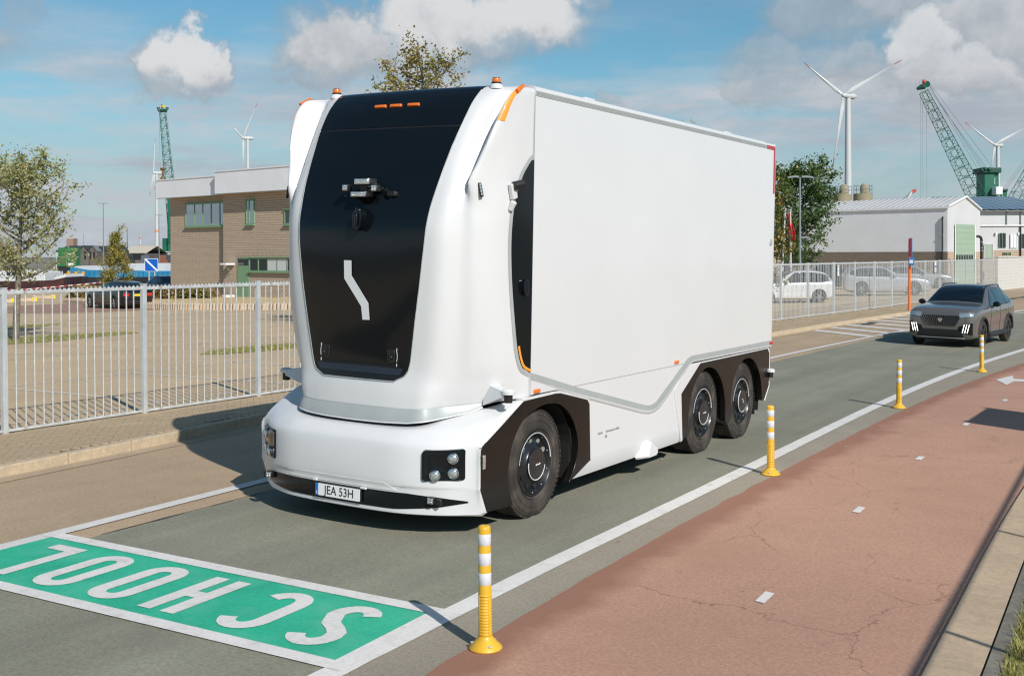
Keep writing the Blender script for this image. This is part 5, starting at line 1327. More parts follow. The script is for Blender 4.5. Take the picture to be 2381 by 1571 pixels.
gry_c, s5, i5 = make_car('parked_car', WAGON, carpaint('pale_car_paint', (.36,.37,.38), .5, .3), 2.8, .34, 'pale grey car parked just beyond the large silver car', 'parked cars'); nose(gry_c, s5, i5)
pt = at(2130,680,80); park(gry_c, pt.x, pt.y, radians(112)); gry_c.scale = (1,1,1.08)
drk_c, s6, i6 = make_car('parked_car', HATCH, carpaint('dark_car_paint', (.02,.025,.03), .3, .25), 2.6, .33, 'dark car parked far back between the white and silver cars', 'parked cars'); nose(drk_c, s6, i6)
pt = at(1950,660,80); park(drk_c, pt.x, pt.y, radians(118)); drk_c.scale = (1,1,1.12)
brn_c, s7, i7 = make_car('parked_car', HATCH, carpaint('brown_car_paint', (.10,.085,.075), .3, .3), 2.6, .33, 'brown car parked behind the fence near the block wall', 'parked cars'); nose(brn_c, s7, i7)
pt = at(2225,670,96); park(brn_c, pt.x, pt.y, radians(112)); brn_c.scale = (1,1,1.1)

# ------------------------------------------------------------------ brick office on the far side of the car park
def brick_mat(name, c1, c2, mortar, bw=.30, bh=.145, ms=.012):
    m = bpy.data.materials.new(name); m.use_nodes = True; nt = m.node_tree; N = nt.nodes; L = nt.links; b = N['Principled BSDF']; b.inputs['Roughness'].default_value = .85
    tc = N.new('ShaderNodeTexCoord'); sp = N.new('ShaderNodeSeparateXYZ'); L.new(tc.outputs['Object'], sp.inputs[0])
    ad = N.new('ShaderNodeMath'); ad.operation = 'ADD'; L.new(sp.outputs[0], ad.inputs[0]); L.new(sp.outputs[1], ad.inputs[1])
    cb = N.new('ShaderNodeCombineXYZ'); L.new(ad.outputs[0], cb.inputs[0]); L.new(sp.outputs[2], cb.inputs[1])
    br = N.new('ShaderNodeTexBrick'); L.new(cb.outputs[0], br.inputs['Vector']); br.inputs['Scale'].default_value = 1
    br.inputs['Color1'].default_value = (*c1,1); br.inputs['Color2'].default_value = (*c2,1); br.inputs['Mortar'].default_value = (*mortar,1)
    br.inputs['Brick Width'].default_value = bw; br.inputs['Row Height'].default_value = bh; br.inputs['Mortar Size'].default_value = ms; br.inputs['Mortar Smooth'].default_value = .2
    L.new(br.outputs['Color'], b.inputs['Base Color'])
    bp = N.new('ShaderNodeBump'); bp.inputs['Strength'].default_value = .6; bp.inputs['Distance'].default_value = .02; bp.invert = True; L.new(br.outputs['Fac'], bp.inputs['Height']); L.new(bp.outputs[0], b.inputs['Normal'])
    return m
MT['brick'] = brick_mat('beige_brick', (.52,.41,.30), (.485,.382,.283), (.29,.225,.165), .32, .155, .016)
MT['brick_dark'] = brick_mat('brown_brick', (.25,.20,.155), (.22,.175,.135), (.13,.105,.085), .32, .155, .016)
MT['soldier'] = brick_mat('soldier_brick', (.50,.40,.29), (.46,.36,.265), (.22,.17,.13), .13, .6, .012)
MT['fascia'] = mat('fascia', (.84,.84,.86), .6, var=.03, vscale=.6)
MT['green_frame'] = mat('green_frame', (.20,.34,.19), .45)
MT['pane'] = mat('pane', (.018,.022,.026), .04, coat=.7, spec=.7)
MT['blind'] = mat('blind', (.62,.63,.64), .6)
MT['steel_white'] = mat('steel_white', (.78,.79,.80), .5, var=.03, vscale=.5)
A = at(397,660,80); B = at(668,660,72); A.z = B.z = 0
ox = (B-A).normalized(); oang = atan2(ox.y, ox.x); Lf = (B-A).length; gz0 = -.55
office = empty('brick_office', (A.x,A.y,0), oang, label='two storey beige brick office with white fascia and green window frames', cat='building')
nrm = Vector((ox.y,-ox.x,0))
def fx(u, off=0):
    """distance along the office front seen at survey column u"""
    d = RIGHT*((u-UC)/FPX)+FWD; d.z = 0; P0 = A+nrm*off; 
    # solve CAM + t d = P0 + s ox
    det = d.x*(-ox.y)-d.y*(-ox.x); bx, by = P0.x-CAM.x, P0.y-CAM.y
    t = (bx*(-ox.y)-by*(-ox.x))/det; s = (d.x*by-d.y*bx)/det
    return s, t
def fz(u, v, off=0): s, t = fx(u, off); return CAM.z + (-(v-592.8)/FPX)*t
PRJ = .36
xs = fx(530)[0]; Lx = Lf+7
def wallbox(x0, x1, y0, y1, z0, z1, name='wall', m=None, par=office, bev=0): return MB().box(x0,x1,y0,y1,z0,z1).build(name, m or MT['brick'], par, 0, bev)
wallbox(0, xs+.2, 0, 9, gz0, 6.6); wallbox(xs, Lx, -PRJ, 9.2, gz0, 6.6)
def fasc(x0, x1, y0, z0, z1):
    o = wallbox(x0, x1, y0, 9.6, z0, z1, 'fascia', MT['fascia']); wallbox(x0-.03, x1+.03, y0-.04, 9.65, z1, z1+.07, 'fascia_cap', MT['fascia'], o); wallbox(x0, x1, y0-.005, y0+.2, z0-.04, z0-.002, 'fascia_drip', MT['silver'], o)
fasc(-.75, xs-.05, -.62, 6.42, 7.62); fasc(xs-.048, Lx+.6, -PRJ-.62, 6.46, 7.86)
def window(u0, u1, v0, v1, cuts, off, name='window', dep=.14, fill=None, par=office):
    y0 = -off
    x0, x1 = fx(u0,off)[0], fx(u1,off)[0]; um = (u0+u1)/2; z1, z0 = fz(um,v0,off), fz(um,v1,off)
    o = MB().box(x0,x1,y0-.004,y0+.01,z0,z1).build(name, MT['ink'], par, 0)
    w = .07
    for (a, b, c, d) in ((x0,x1,z0,z0+w),(x0,x1,z1-w,z1),(x0,x0+w,z0,z1),(x1-w,x1,z0,z1)): MB().box(a,b,y0-.07,y0+.02,c,d).build('frame', MT['green_frame'], o, 0, .008)
    cx = [x0]+[fx(u,off)[0] for u in cuts]+[x1]
    for i, c in enumerate(cx[1:-1]): MB().box(c-w*.6,c+w*.6,y0-.065,y0+.02,z0+w,z1-w).build('mullion', MT['green_frame'], o, 0, .006)
    for i in range(len(cx)-1): MB().box(cx[i]+.03,cx[i+1]-.03,y0-.035,y0-.02,z0+.03,z1-.03).build('pane', (fill[i] if fill else MT['pane']), o, 0)
    MB().box(x0-.06,x1+.06,y0-.16,y0,z0-.09,z0).build('sill', MT['green_frame'], o, 0, .01)
    MB().box(x0-.03,x1+.03,y0-.13,y0+.0,z1,z1+.06).build('head_trim', MT['green_frame'], o, 0, .008)
    return o
sky_pane = mat('sky_pane', (.42,.46,.50), .03, metal=.85)
window(433,529,470,524,(454,473,493,513), 0, fill=[sky_pane]*5)
window(574,593,463,520,(581,), PRJ, fill=[sky_pane]*2); window(663,681,486,520,(), PRJ)
window(581,690,598,630,(602,623.5,646,669), PRJ, fill=[MT['pane'],MT['pane'],MT['blind'],MT['blind'],MT['pane']])
x0, x1 = fx(552,PRJ)[0], fx(581,PRJ)[0]; zt = fz(565,597,PRJ)
wallbox(x0,fx(690,PRJ)[0],-PRJ-.012,-PRJ+.05,zt+.02,zt+.32,'soldier_course', MT['soldier'])
d_ = wallbox(x0,x1,-PRJ-.03,-PRJ+.02,gz0,zt,'door_frame', MT['green_frame'])
MB().box(x0+.08,x1-.10,-PRJ-.05,-PRJ-.03,gz0+.05,zt-.62).build('door_leaf', MT['green_frame'], d_, 0, .01)
MB().box(x0+.12,x1-.14,-PRJ-.045,-PRJ-.03,zt-.50,zt-.08).build('transom_pane', MT['pane'], d_, 0)
MB().box(x0+.12,x0+.15,-PRJ-.09,-PRJ-.05,gz0+1.0,gz0+1.2).build('door_handle', MT['silver'], d_, 0)
for v in (613,687):
    z = fz(540,v,PRJ); xx = fx(541,PRJ)[0]; o = MB().box(xx-.35,xx+.28,-PRJ-.75,-PRJ-.05,z-.03,z+.09).build('awning_lamp', MT['fascia'], office, 0, .01); MB().tube([(xx-.2,-PRJ,z-.6),(xx+.1,-PRJ-.6,z-.03)], .02, 6).build('strut', MT['silver'], o, 0)

# ------------------------------------------------------------------ trees and shrubs
def leaf_mat(name, c1, c2, c3, t2=(.45,.62), t3=(.60,.70), s1=1.6, s2=9):
    m = bpy.data.materials.new(name); m.use_nodes = True; nt = m.node_tree; N = nt.nodes; L = nt.links; N.remove(N['Principled BSDF'])
    tc = N.new('ShaderNodeTexCoord')
    def nz(s, d): n = N.new('ShaderNodeTexNoise'); n.inputs['Scale'].default_value = s; n.inputs['Detail'].default_value = d; L.new(tc.outputs['Object'], n.inputs['Vector']); return n.outputs['Fac']
    def mr(s, a, b): x = N.new('ShaderNodeMapRange'); L.new(s, x.inputs[0]); x.inputs[1].default_value = a; x.inputs[2].default_value = b; return x.outputs[0]
    def mx(f, a, b):
        x = N.new('ShaderNodeMix'); x.data_type = 'RGBA'; L.new(f, x.inputs[0])
        for i, k in ((6,a),(7,b)):
            if isinstance(k, tuple): x.inputs[i].default_value = (*k,1)
            else: L.new(k, x.inputs[i])
        return x.outputs[2]
    c = mx(mr(nz(s1,3),*t2), c1, c2); c = mx(mr(nz(s2,2),*t3), c, c3)
    di = N.new('ShaderNodeBsdfDiffuse'); L.new(c, di.inputs[0]); tr = N.new('ShaderNodeBsdfTranslucent'); L.new(c, tr.inputs[0])
    gl = N.new('ShaderNodeBsdfGlossy'); gl.inputs['Roughness'].default_value = .45; gl.inputs[0].default_value = (.6,.6,.6,1)
    a = N.new('ShaderNodeMixShader'); a.inputs[0].default_value = .32; L.new(di.outputs[0], a.inputs[1]); L.new(tr.outputs[0], a.inputs[2])
    b = N.new('ShaderNodeMixShader'); b.inputs[0].default_value = .06; L.new(a.outputs[0], b.inputs[1]); L.new(gl.outputs[0], b.inputs[2])
    L.new(b.outputs[0], N['Material Output'].inputs[0]); return m
MT['bark'] = mat('bark', (.17,.15,.115), .9, var=.3, vscale=12, bump=.6, bscale=30)
def tree(name, label, base, H, trunk_h, crown_r, shape, n_limbs, n_leaf, leaf, lm, seed, tr=.12, lean=(0,0), group=None, twig_n=5, clump=.35, cat='tree'):
    r_ = random.Random(seed); root = empty(name, base, label=label, cat=cat, group=group)
    tp = [(0,0,-.1)]
    for i in range(1,7): t = i/6; tp.append((lean[0]*t+r_.gauss(0,.02)*H*.12*t, lean[1]*t+r_.gauss(0,.02)*H*.12*t, H*.92*t))
    tb = MB().tube(cr(tp,4), [tr*(1-.93*(i/24))+.012 for i in range(25)], 10)
    tv = cr(tp,10)
    ends = []
    for k in range(n_limbs):
        t = trunk_h/H+(.90-trunk_h/H)*((k+.5)/n_limbs)**.9
        p = tv[int(t/.92*(len(tv)-1)) if t < .92 else -1]; a = k*2.4+r_.gauss(0,.4)
        hfrac = (p.z-trunk_h)/(H-trunk_h); R = crown_r*shape(min(1,max(0,hfrac+.12)))*(.7+.45*r_.random())
        up = R*(.45+.5*r_.random()); d = Vector((cos(a)*R, sin(a)*R, up)); e = p+d
        mid = p+d*.5+Vector((0,0,-up*.12)); pts = cr([p,mid,e],3); r0 = tr*(1-t)*.55+.016
        tb.tube(pts, [r0*(1-.85*i/(len(pts)-1))+.004 for i in range(len(pts))], 6)
        for j in range(twig_n):
            q = pts[r_.randint(2,len(pts)-1)]; dd = Vector((r_.gauss(0,1),r_.gauss(0,1),r_.gauss(.35,.7))).normalized()*R*(.25+.35*r_.random()); f = q+dd
            tb.tube([q,(q+f)/2+Vector((0,0,.03)),f], [.010,.007,.003], 4); ends.append((q,f))
        ends.append((mid,e))
    ends.append((tv[-8],tv[-1])); ends += [(tv[-1],tv[-1]+Vector((r_.gauss(0,.3),r_.gauss(0,.3),H*.08)))]*2
    tb.build('trunk', MT['bark'], root, 60)
    lb = MB()
    for i in range(n_leaf):
        a, b = r_.choice(ends); c = a.lerp(b, .25+.8*r_.random())+Vector([max(-1.5,min(1.5,r_.gauss(0,1)))*clump for _ in range(3)])*r_.random()
        n = Vector((r_.gauss(0,1),r_.gauss(0,1),r_.gauss(.5,1))).normalized(); x = n.orthogonal().normalized(); x = Matrix.Rotation(r_.random()*6.28,3,n) @ x; y = n.cross(x); s = leaf*(.6+.8*r_.random())
        lb.add([c-x*s*.5, c-x*s*.1+y*s*.33-n*s*.08, c+x*s*.55, c-x*s*.05-y*s*.33-n*s*.08], [(0,1,2,3)])
    lb.build('crown', lm, root, 0)
    return root
ovoid = lambda t: sin(pi*min(1,max(0,.12+.86*t)))**.7
LM1 = leaf_mat('maple_leaves', (.25,.29,.10), (.40,.40,.18), (.74,.50,.30), (.35,.62), (.60,.68), 2.2, 11)
LM2 = leaf_mat('golden_leaves', (.22,.23,.05), (.36,.30,.06), (.44,.33,.06), (.4,.6), (.55,.7), 1.8, 8)
LM3 = leaf_mat('dark_leaves', (.070,.135,.036), (.12,.18,.045), (.44,.31,.05), (.4,.65), (.73,.77), .8, 1.2)
LM4 = leaf_mat('autumn_leaves', (.19,.19,.05), (.32,.25,.06), (.48,.30,.08), (.4,.6), (.55,.7), 1.2, 5)
tree('young_tree', 'young yellowing tree behind the fence at the left edge', (-25.8,12.6,cpz(-25.8)), 5.7, 1.75, 1.75, lambda t: ovoid(t)*.95, 28, 10500, .085, LM1, 11, .105, (.25,.12), 'trees round the car park', 6, .22)
pt = at(262,672,64); tree('shrub_tree', 'small golden conical tree in front of the blue barge', (pt.x,pt.y,cpz(pt.x)-.1), 4.55, .35, 1.05, lambda t: (1-t)**.7+.08, 22, 8000, .085, LM2, 5, .06, (.2,.1), 'trees round the car park', 5, .20)
pt = at(998,700,37.5); tree('tall_tree', 'tall thin autumn tree whose top shows above the truck roof', (pt.x,pt.y,cpz(pt.x)), 9.7, 2.3, 2.55, lambda t: ovoid(t)*(1-.45*t)+.12, 34, 7500, .105, LM4, 23, .15, (-.5,.3), 'trees round the car park', 6, .24)
pt = at(1597,700,56); tree('tall_tree', 'tree hidden behind the truck with a twig above the roof', (pt.x,pt.y,cpz(pt.x)), 8.75, 2.4, 1.5, lambda t: (1-t)**.6+.06, 18, 4200, .12, LM4, 31, .13, (0,0), 'trees round the car park', 5, .28)
pt = at(1838,620,64); tree('broad_tree', 'dense dark green tree beside the white warehouse', (pt.x,pt.y,0), 7.4, 1.6, 2.05, lambda t: ovoid(t)*1.0+.1, 34, 17000, .15, LM3, 8, .15, (.3,.2), 'trees round the car park', 7, .34)
pt = at(1800,620,52); tree('low_tree', 'low tree with yellow leaves against the truck rear edge', (pt.x-.5,pt.y,0), 6.6, 1.0, 1.25, lambda t: ovoid(t)+.1, 18, 6000, .12, leaf_mat('mixed_leaves', (.06,.085,.02), (.10,.10,.02), (.38,.26,.04), (.4,.6), (.52,.62), 1.5, 2.0), 41, .10, (0,0), 'trees round the car park', 6, .35)

# clipped hedge, mulch bed and palisade edging before the office
def bed_pt(u, v): 
    d = RIGHT*((u-UC)/FPX)+UP*(-(v-VC)/FPX)+FWD; t = (.09+.012*(CAM.x+8.3)-CAM.z)/(d.z-.012*d.x); return CAM+d*t
e0 = [bed_pt(u,v) for u, v in ((150,705),(230,712),(330,716),(420,719),(520,720),(600,720),(690,720))]
hm = MB(); r_ = random.Random(4)
hb = [bed_pt(u,v) for u, v in ((150,700),(230,706),(330,708),(420,708),(500,707))]
for i in range(22000):
    k = r_.random()*(len(hb)-1); i0 = int(k); p = hb[i0].lerp(hb[min(i0+1,len(hb)-1)], k-i0); q = p+Vector((-.55,.75,0)).normalized()*(r_.random()*3.2); hgt = .95+.15*noise.noise((q.x*.5,q.y*.5,1)); hgt *= min(1, k*3+.25)*min(1,(len(hb)-1-k)*2+.2)
    c = Vector((q.x,q.y,p.z+hgt*r_.random()**.5)); n = Vector((r_.gauss(0,1),r_.gauss(0,1),r_.gauss(0,1))).normalized(); x = n.orthogonal().normalized(); y = n.cross(x); s = .09*(.6+.8*r_.random())
    hm.add([c-x*s,c+y*s*.5,c+x*s,c-y*s*.5], [(0,1,2,3)])
hg = hm.build('hedge', leaf_mat('hedge_leaves', (.20,.19,.06), (.32,.20,.09), (.40,.31,.13), (.4,.6), (.5,.65), .35, 2.5), None, 0); tag(hg, 'low clipped hedge turning brown in front of the office', 'hedge')
bd = MB(); far = [p+Vector((-.55,.75,0)).normalized()*9 for p in e0]; bd.grid([[p+Vector((0,0,.26)) for p in e0],[p+Vector((0,0,.30)) for p in far]])
bed = bd.build('mulch_bed', ground_mat('straw_mulch', (.58,.43,.23), .35, 14, .25, 1.2, bump=.8), None, 0); bed['kind'] = 'structure'
edg = empty('palisade_edging', e0[3], label='edging of upright concrete palisades around the mulch bed', cat='edging')
MT['palis'] = mat('palisade', (.50,.39,.28), .85, var=.15, vscale=3); pm_ = MB().lathe([(.085,-.1),(.085,.29),(.07,.32),(0,.325)], 8).mesh('palisade')
curve = cr(e0, 12); acc = 0
dist = [0]; 
for a, b in zip(curve, curve[1:]): dist.append(dist[-1]+(b-a).length)
n = int(dist[-1]/.20)
for k in range(min(n,290)):
    dd = dist[-1]*k/min(n,290); i = max(j for j in range(len(dist)) if dist[j] <= dd); i = min(i,len(curve)-2); p = curve[i].lerp(curve[i+1], (dd-dist[i])/max(1e-6,dist[i+1]-dist[i]))
    o = link('palisade', pm_, MT['palis'], edg, 40); o.location = p-e0[3]+Vector((0,0,rng.gauss(0,.012)))
# wooden parking stops with yellow ends
for i, (u, v, w) in enumerate(((8,703,1.6),(55,700,1.7),(103,694,1.5))):
    p = bed_pt(u,v); o = empty('parking_stop', p, .75, label=['grey parking stop at the left edge of the lot','grey parking stop with a yellow end, middle one of three','grey parking stop with a yellow end near the hedge'][i], cat='parking stop', group='parking stops')
    MB().box(-w/2,w/2,-.10,.10,0,.20).build('beam', MT['palis'], o, 0, .02); MB().box(w/2-.30,w/2+.03,-.12,.12,-.01,.26).build('yellow_end', MT['plate_yellow'], o, 0, .02)

# ------------------------------------------------------------------ port background, left
def sq(u0, v0, u1, v1, Z): return at(u0,v0,Z), at(u1,v1,Z)
VIEW = atan2(RIGHT.y, RIGHT.x)          # objects that face the camera are turned by this angle
def facing(name, u, Z, z0, label, cat, group=None, turn=0):
    p = at(u,600,Z); o = empty(name, (p.x,p.y,z0), VIEW+turn, label=label, cat=cat, group=group); return o
def pxm(Z): return Z/FPX                 # metres per survey unit at that depth
sheet('harbour_water', [[(-92,-60),(-700,-60),(-700,700),(-20,700),(-60,140),(-95,95)]], mat('water', (.07,.085,.09), .12, bump=.25, bscale=.6), 0, zf=lambda x: -1.9, knots=())
sheet('far_quay', [[tuple(at(-700,600,240)[:2]),tuple(at(3200,600,240)[:2]),tuple(at(5200,600,4000)[:2]),tuple(at(-3000,600,4000)[:2])]], G['far'], 0, zf=lambda x: -1.2, knots=())
MT['crane_green'] = mat('crane_green', (.007,.115,.066), .45, var=.1, vscale=.3)
MT['crane_dark'] = mat('crane_dark_green', (.005,.06,.036), .5)
MT['mast_white'] = mat('mast_white', (.52,.53,.53), .45); MT['tip_red'] = mat('tip_red', (.55,.06,.05), .5); MT['lamp_grey'] = mat('lamp_grey', (.22,.26,.28), .5, metal=.3)
MT['rust'] = mat('rust', (.30,.16,.06), .8)

def turbine(label, u_hub, v_hub, Z, R, blades, yaw, u_tower=None, band=None, ring=None):
    hub = at(u_hub,v_hub,Z); k = Z/FPX
    base = at(u_tower if u_tower is not None else u_hub+6, 600, Z+R*.07); base.z = -1.2
    o = empty('wind_turbine', base, label=label, cat='wind turbine', group='wind turbines on the skyline')
    def loc(p): return Vector(p)-base
    Ht = hub.z-base.z
    r1 = R*.052; MB().tube([(0,0,0),(0,0,Ht*.5),(0,0,Ht-.5)], [r1*1.1,r1*.88,r1*.66], 20).build('tower', MT['mast_white'], o, 60)
    if ring:
        zz = CAM.z+(592.8-ring)*k; MB().lathe([(r1*1.1,zz-1.4),(r1*1.1,zz+1.4)], 20, Matrix.Translation((0,0,-base.z))).build('tower_ring', mat('ring_orange', (.72,.30,.16), .5), o, 60)
    ax = (hub-Vector((base.x,base.y,hub.z)))
    h = loc(hub); back = Vector((0,0,Ht)); dirn = (back-h); dirn.z = 0
    if dirn.length < .1: dirn = FWD.copy()
    dirn = dirn.normalized()
    MB().tube([h+dirn*R*.03, h+dirn*R*.07, h+dirn*R*.20, h+dirn*R*.26], [R*.032,R*.045,R*.045,R*.02], 14).build('nacelle', MT['mast_white'], o, 60)
    MB().tube([h-dirn*R*.03, h, h+dirn*R*.03], [R*.012,R*.034,R*.036], 14).build('hub', MT['mast_white'], o, 60)
    for (ut, vt) in blades:
        tip = loc(at(ut,vt,Z+R*.0)); d = tip-h; Ln = d.length; d.normalize(); w = d.cross(FWD).normalized()
        L0, L1 = [], []
        prof = [(0,.014,.014),(.05,.015,.015),(.16,.018,.036),(.30,.014,.030),(.6,.008,.018),(.85,.005,.010),(.93,.004,.008)]
        def sect(f, a, b): c = h+d*Ln*f; return [c-w*R*a-FWD*R*.006, c-w*R*a+FWD*R*.006, c+w*R*b*.5+FWD*R*.012, c+w*R*b, c+w*R*b*.5-FWD*R*.012]
        bl = MB().grid([sect(*p) for p in prof], close=True).build('blade', MT['mast_white'], o, 50)
        MB().grid([sect(.86,.0052,.0105),sect(.93,.0043,.0083),sect(1.0,.001,.002)], close=True).build('blade_tip', MT['tip_red'], bl, 50)
    return o
turbine('large wind turbine right of the truck above the white warehouse', 1961,222,700,44, ((1870,146),(2098,139),(1936,391)), 0, 1972)
turbine('wind turbine beyond the green cranes at the right edge', 2313,337,1020,44, ((2244,284),(2412,282),(2303,398)), 0, 2320)
turbine('wind turbine left of the green crane, seen almost edge-on', 357,402,1360,42, ((361,321),(348,454),(359,440)), 0, 365, ring=534)
turbine('wind turbine rising behind the brick office', 565,321,960,34, ((598,240),(542,294),(564,402)), 0, 577)

def lattice(p, q, w0, w1, side, up, bays, r, mb):
    """four chords with diagonals between two points"""
    P, Q = Vector(p), Vector(q); rings = []
    for i in range(bays+1):
        t = i/bays; c = P.lerp(Q,t); w = w0*(1-t)+w1*t
        rings.append([c+side*w*a+up*w*b for a, b in ((-.5,-.5),(.5,-.5),(.5,.5),(-.5,.5))])
    for k in range(4):
        for i in range(bays):
            mb.tube([rings[i][k],rings[i+1][k]], r, 4, cap=False)
            a, b = (k, (k+1) % 4) if i % 2 else ((k+1) % 4, k)
            mb.tube([rings[i][a],rings[i+1][b]], r*.55, 4, cap=False)
    for i in range(0,bays+1,2):
        for k in range(4): mb.tube([rings[i][k],rings[i][(k+1) % 4]], r*.6, 4, cap=False)
def crane_r():
    Z = 400; k = Z/FPX; tip = at(2143,205,Z); foot = at(2292,500,Z-6); o = empty('harbour_crane', at(2297,560,Z), label='large green harbour crane with lattice boom beside the wind turbine', cat='crane', group='green harbour cranes')
    def put(x): x.parent = o; x.matrix_parent_inverse = Matrix.Translation(-Vector(o.location)); return x
    d = (foot-tip).normalized(); side = RIGHT; up = d.cross(side).normalized(); sd = (RIGHT-d*RIGHT.dot(d)).normalized(); dp = d.cross(sd).normalized()
    mb = MB(); lattice(tip+d*1.5, foot, 2.3, 5.0, sd, dp, 26, .125, mb); put(mb.build('boom', MT['crane_green'], None, 0))
    x = at(2298,600,Z); ang = VIEW
    def blk(u0,u1,v0,v1,d0,d1,nm,m,bev=.3):
        a = at(u0,v1,Z); b = at(u1,v0,Z); w = (u1-u0)*k; hh = b.z-a.z
        ob = MB().box(0,w,d0,d1,0,hh).build(nm, m, None, 0, bev); ob.location = a; ob.rotation_euler = (0,0,ang); return put(ob)
    blk(2280,2305,396,540,-3,4,'tower', MT['crane_green']); blk(2300.5,2316,396,540,-2.5,4.2,'tower_side', MT['crane_green'])
    blk(2274,2318,391,404,-4,5,'winch_head', MT['crane_dark']); blk(2296,2312,437,455,-7,-3.2,'cab', MT['fascia']); blk(2303,2306,415,430,-2.7,-2.5,'ladder_panel', MT['fascia'],.05)
    for (uu, vv) in ((2283,396),(2290,393),(2300,394)): put(MB().ball(at(uu,vv,Z-4), .7, 10).build('sheave', MT['crane_dark'], None, 60))
    put(MB().tube([tip-RIGHT*1.6-UP*.3, tip+RIGHT*.2+UP*.5, tip+RIGHT*1.3+UP*.2], [.5,1.0,.6], 8).build('boom_head', MT['crane_dark'], None, 40)); put(MB().tube([at(2155,196,Z-.5),at(2155,196,Z+.5)], 1.15, 14).build('head_sheave', MT['crane_green'], None, 60))
    put(MB().tube([at(2147+9*cos(t),194+9*sin(t),Z) for t in [2*pi*i/16 for i in range(16)]], .10, 4, closed=True).build('cable_guard', MT['lamp_grey'], None, 0)); put(MB().ball(at(2149,191,Z), .8, 8).build('head_lamp', MT['tip_red'], None, 60))
    for (a, b) in (((2160,197),(2276,398)),((2162,199),(2283,394)),((2160,203),(2290,394)),((2158,206),(2296,393)),((2163,196),(2310,392))):
        put(MB().tube([at(*a,Z),at(*b,Z)], .055, 4).build('stay_cable', MT['lamp_grey'], None, 0))
    for uu, bot in ((2140,470),(2145,470),(2154,470)): put(MB().tube([at(uu,205,Z),at(uu+1,bot,Z)], .045, 4).build('hoist_cable', MT['lamp_grey'], None, 0))
crane_r()
def crane_r2():
    Z = 560; k = Z/FPX; o = empty('harbour_crane', at(2326,560,Z), label='smaller green crane behind the large one, boom leaving the picture', cat='crane', group='green harbour cranes')
    def put(x): x.parent = o; x.matrix_parent_inverse = Matrix.Translation(-Vector(o.location)); return x
    a = at(2310,560,Z); ob = MB().box(0,26*k,-3,4,0,(560-440)*k).build('tower', MT['crane_green'], None, 0, .3); ob.location = a; ob.rotation_euler = (0,0,VIEW); put(ob)
    ob = MB().box(0,30*k,-4,5,0,6*k).build('winch_head', MT['crane_dark'], None, 0, .3); ob.location = at(2306,446,Z); ob.rotation_euler = (0,0,VIEW); put(ob)
    ob = MB().tube([at(2326.5+4*cos(t),455+4*sin(t),Z-3.4) for t in [2*pi*i/14 for i in range(14)]], .18, 4, closed=True).build('round_logo', MT['mast_white'], None, 0); put(ob)
    foot = at(2340,500,Z); tip = at(2500,205,Z); d = (tip-foot).normalized(); sd = (RIGHT-d*RIGHT.dot(d)).normalized(); mb = MB(); lattice(foot, tip, 5.5, 2.5, sd, d.cross(sd), 24, .13, mb); put(mb.build('boom', MT['crane_green'], None, 0))
    for (ua, va, ub, vb) in ((2330,442,2495,215),(2334,443,2490,225),(2336,446,2485,238)): put(MB().tube([at(ua,va,Z),at(ub,vb,Z)], .06, 4).build('stay_cable', MT['lamp_grey'], None, 0))
crane_r2()
def crane_l():
    Z = 430; k = Z/FPX; o = empty('harbour_crane', at(392,575,Z), label='green lattice crane behind the left end of the office', cat='crane', group='green harbour cranes')
    def put(x): x.parent = o; x.matrix_parent_inverse = Matrix.Translation(-Vector(o.location)); return x
    foot = at(408,560,Z-3); tip = at(378,258,Z+18); d = (tip-foot).normalized(); sd = (RIGHT-d*RIGHT.dot(d)).normalized(); mb = MB(); lattice(foot, tip, 3.9, 1.9, sd, d.cross(sd), 30, .115, mb); put(mb.build('boom', MT['crane_green'], None, 0))
    ob = MB().tube([at(368,250,Z+18),at(370,257,Z+18),at(387,257,Z+18),at(389,250,Z+18)], .7, 6).build('boom_head', MT['crane_dark'], None, 40); put(ob); put(MB().tube([at(376,256,Z+18),at(376,243,Z+18)], .35, 6).build('head_mast', MT['rust'], None, 0)); put(MB().cbox(at(379,248,Z+18),(1.2,1.2,.7)).build('head_lamp', MT['plate_yellow'], None, 0))
    ob = MB().box(0,17*k,-2,3,0,30*k).build('machine_house', MT['crane_green'], None, 0, .2); ob.location = at(381,584,Z); ob.rotation_euler = (0,0,VIEW); put(ob)
    ob = MB().box(0,6*k,-2,3,0,125*k).build('tower', MT['crane_green'], None, 0, .2); ob.location = at(393,584,Z-1); ob.rotation_euler = (0,0,VIEW); put(ob)
    for (ua, va, ub, vb) in ((370,252,372,392),(388,252,403,440),(389,252,406,460)): put(MB().tube([at(ua,va,Z+16),at(ub,vb,Z+16)], .05, 4).build('cable', MT['lamp_grey'], None, 0))
    g = MB(); put(MB().cbox(at(379.5,393,Z+16),(2.4,1.2,.9)).build('hook_block', MT['rust'], None, 0, .2)); put(MB().tube([at(379,395,Z+16),at(379,412,Z+16)], .45, 6).build('hook_rod', MT['rust'], None, 0)); put(MB().lathe([(.5,2.4),(2.0,0)], 6, Matrix.Translation(at(379,424,Z+16))).build('grab', MT['rust'], None, 20))
crane_l()

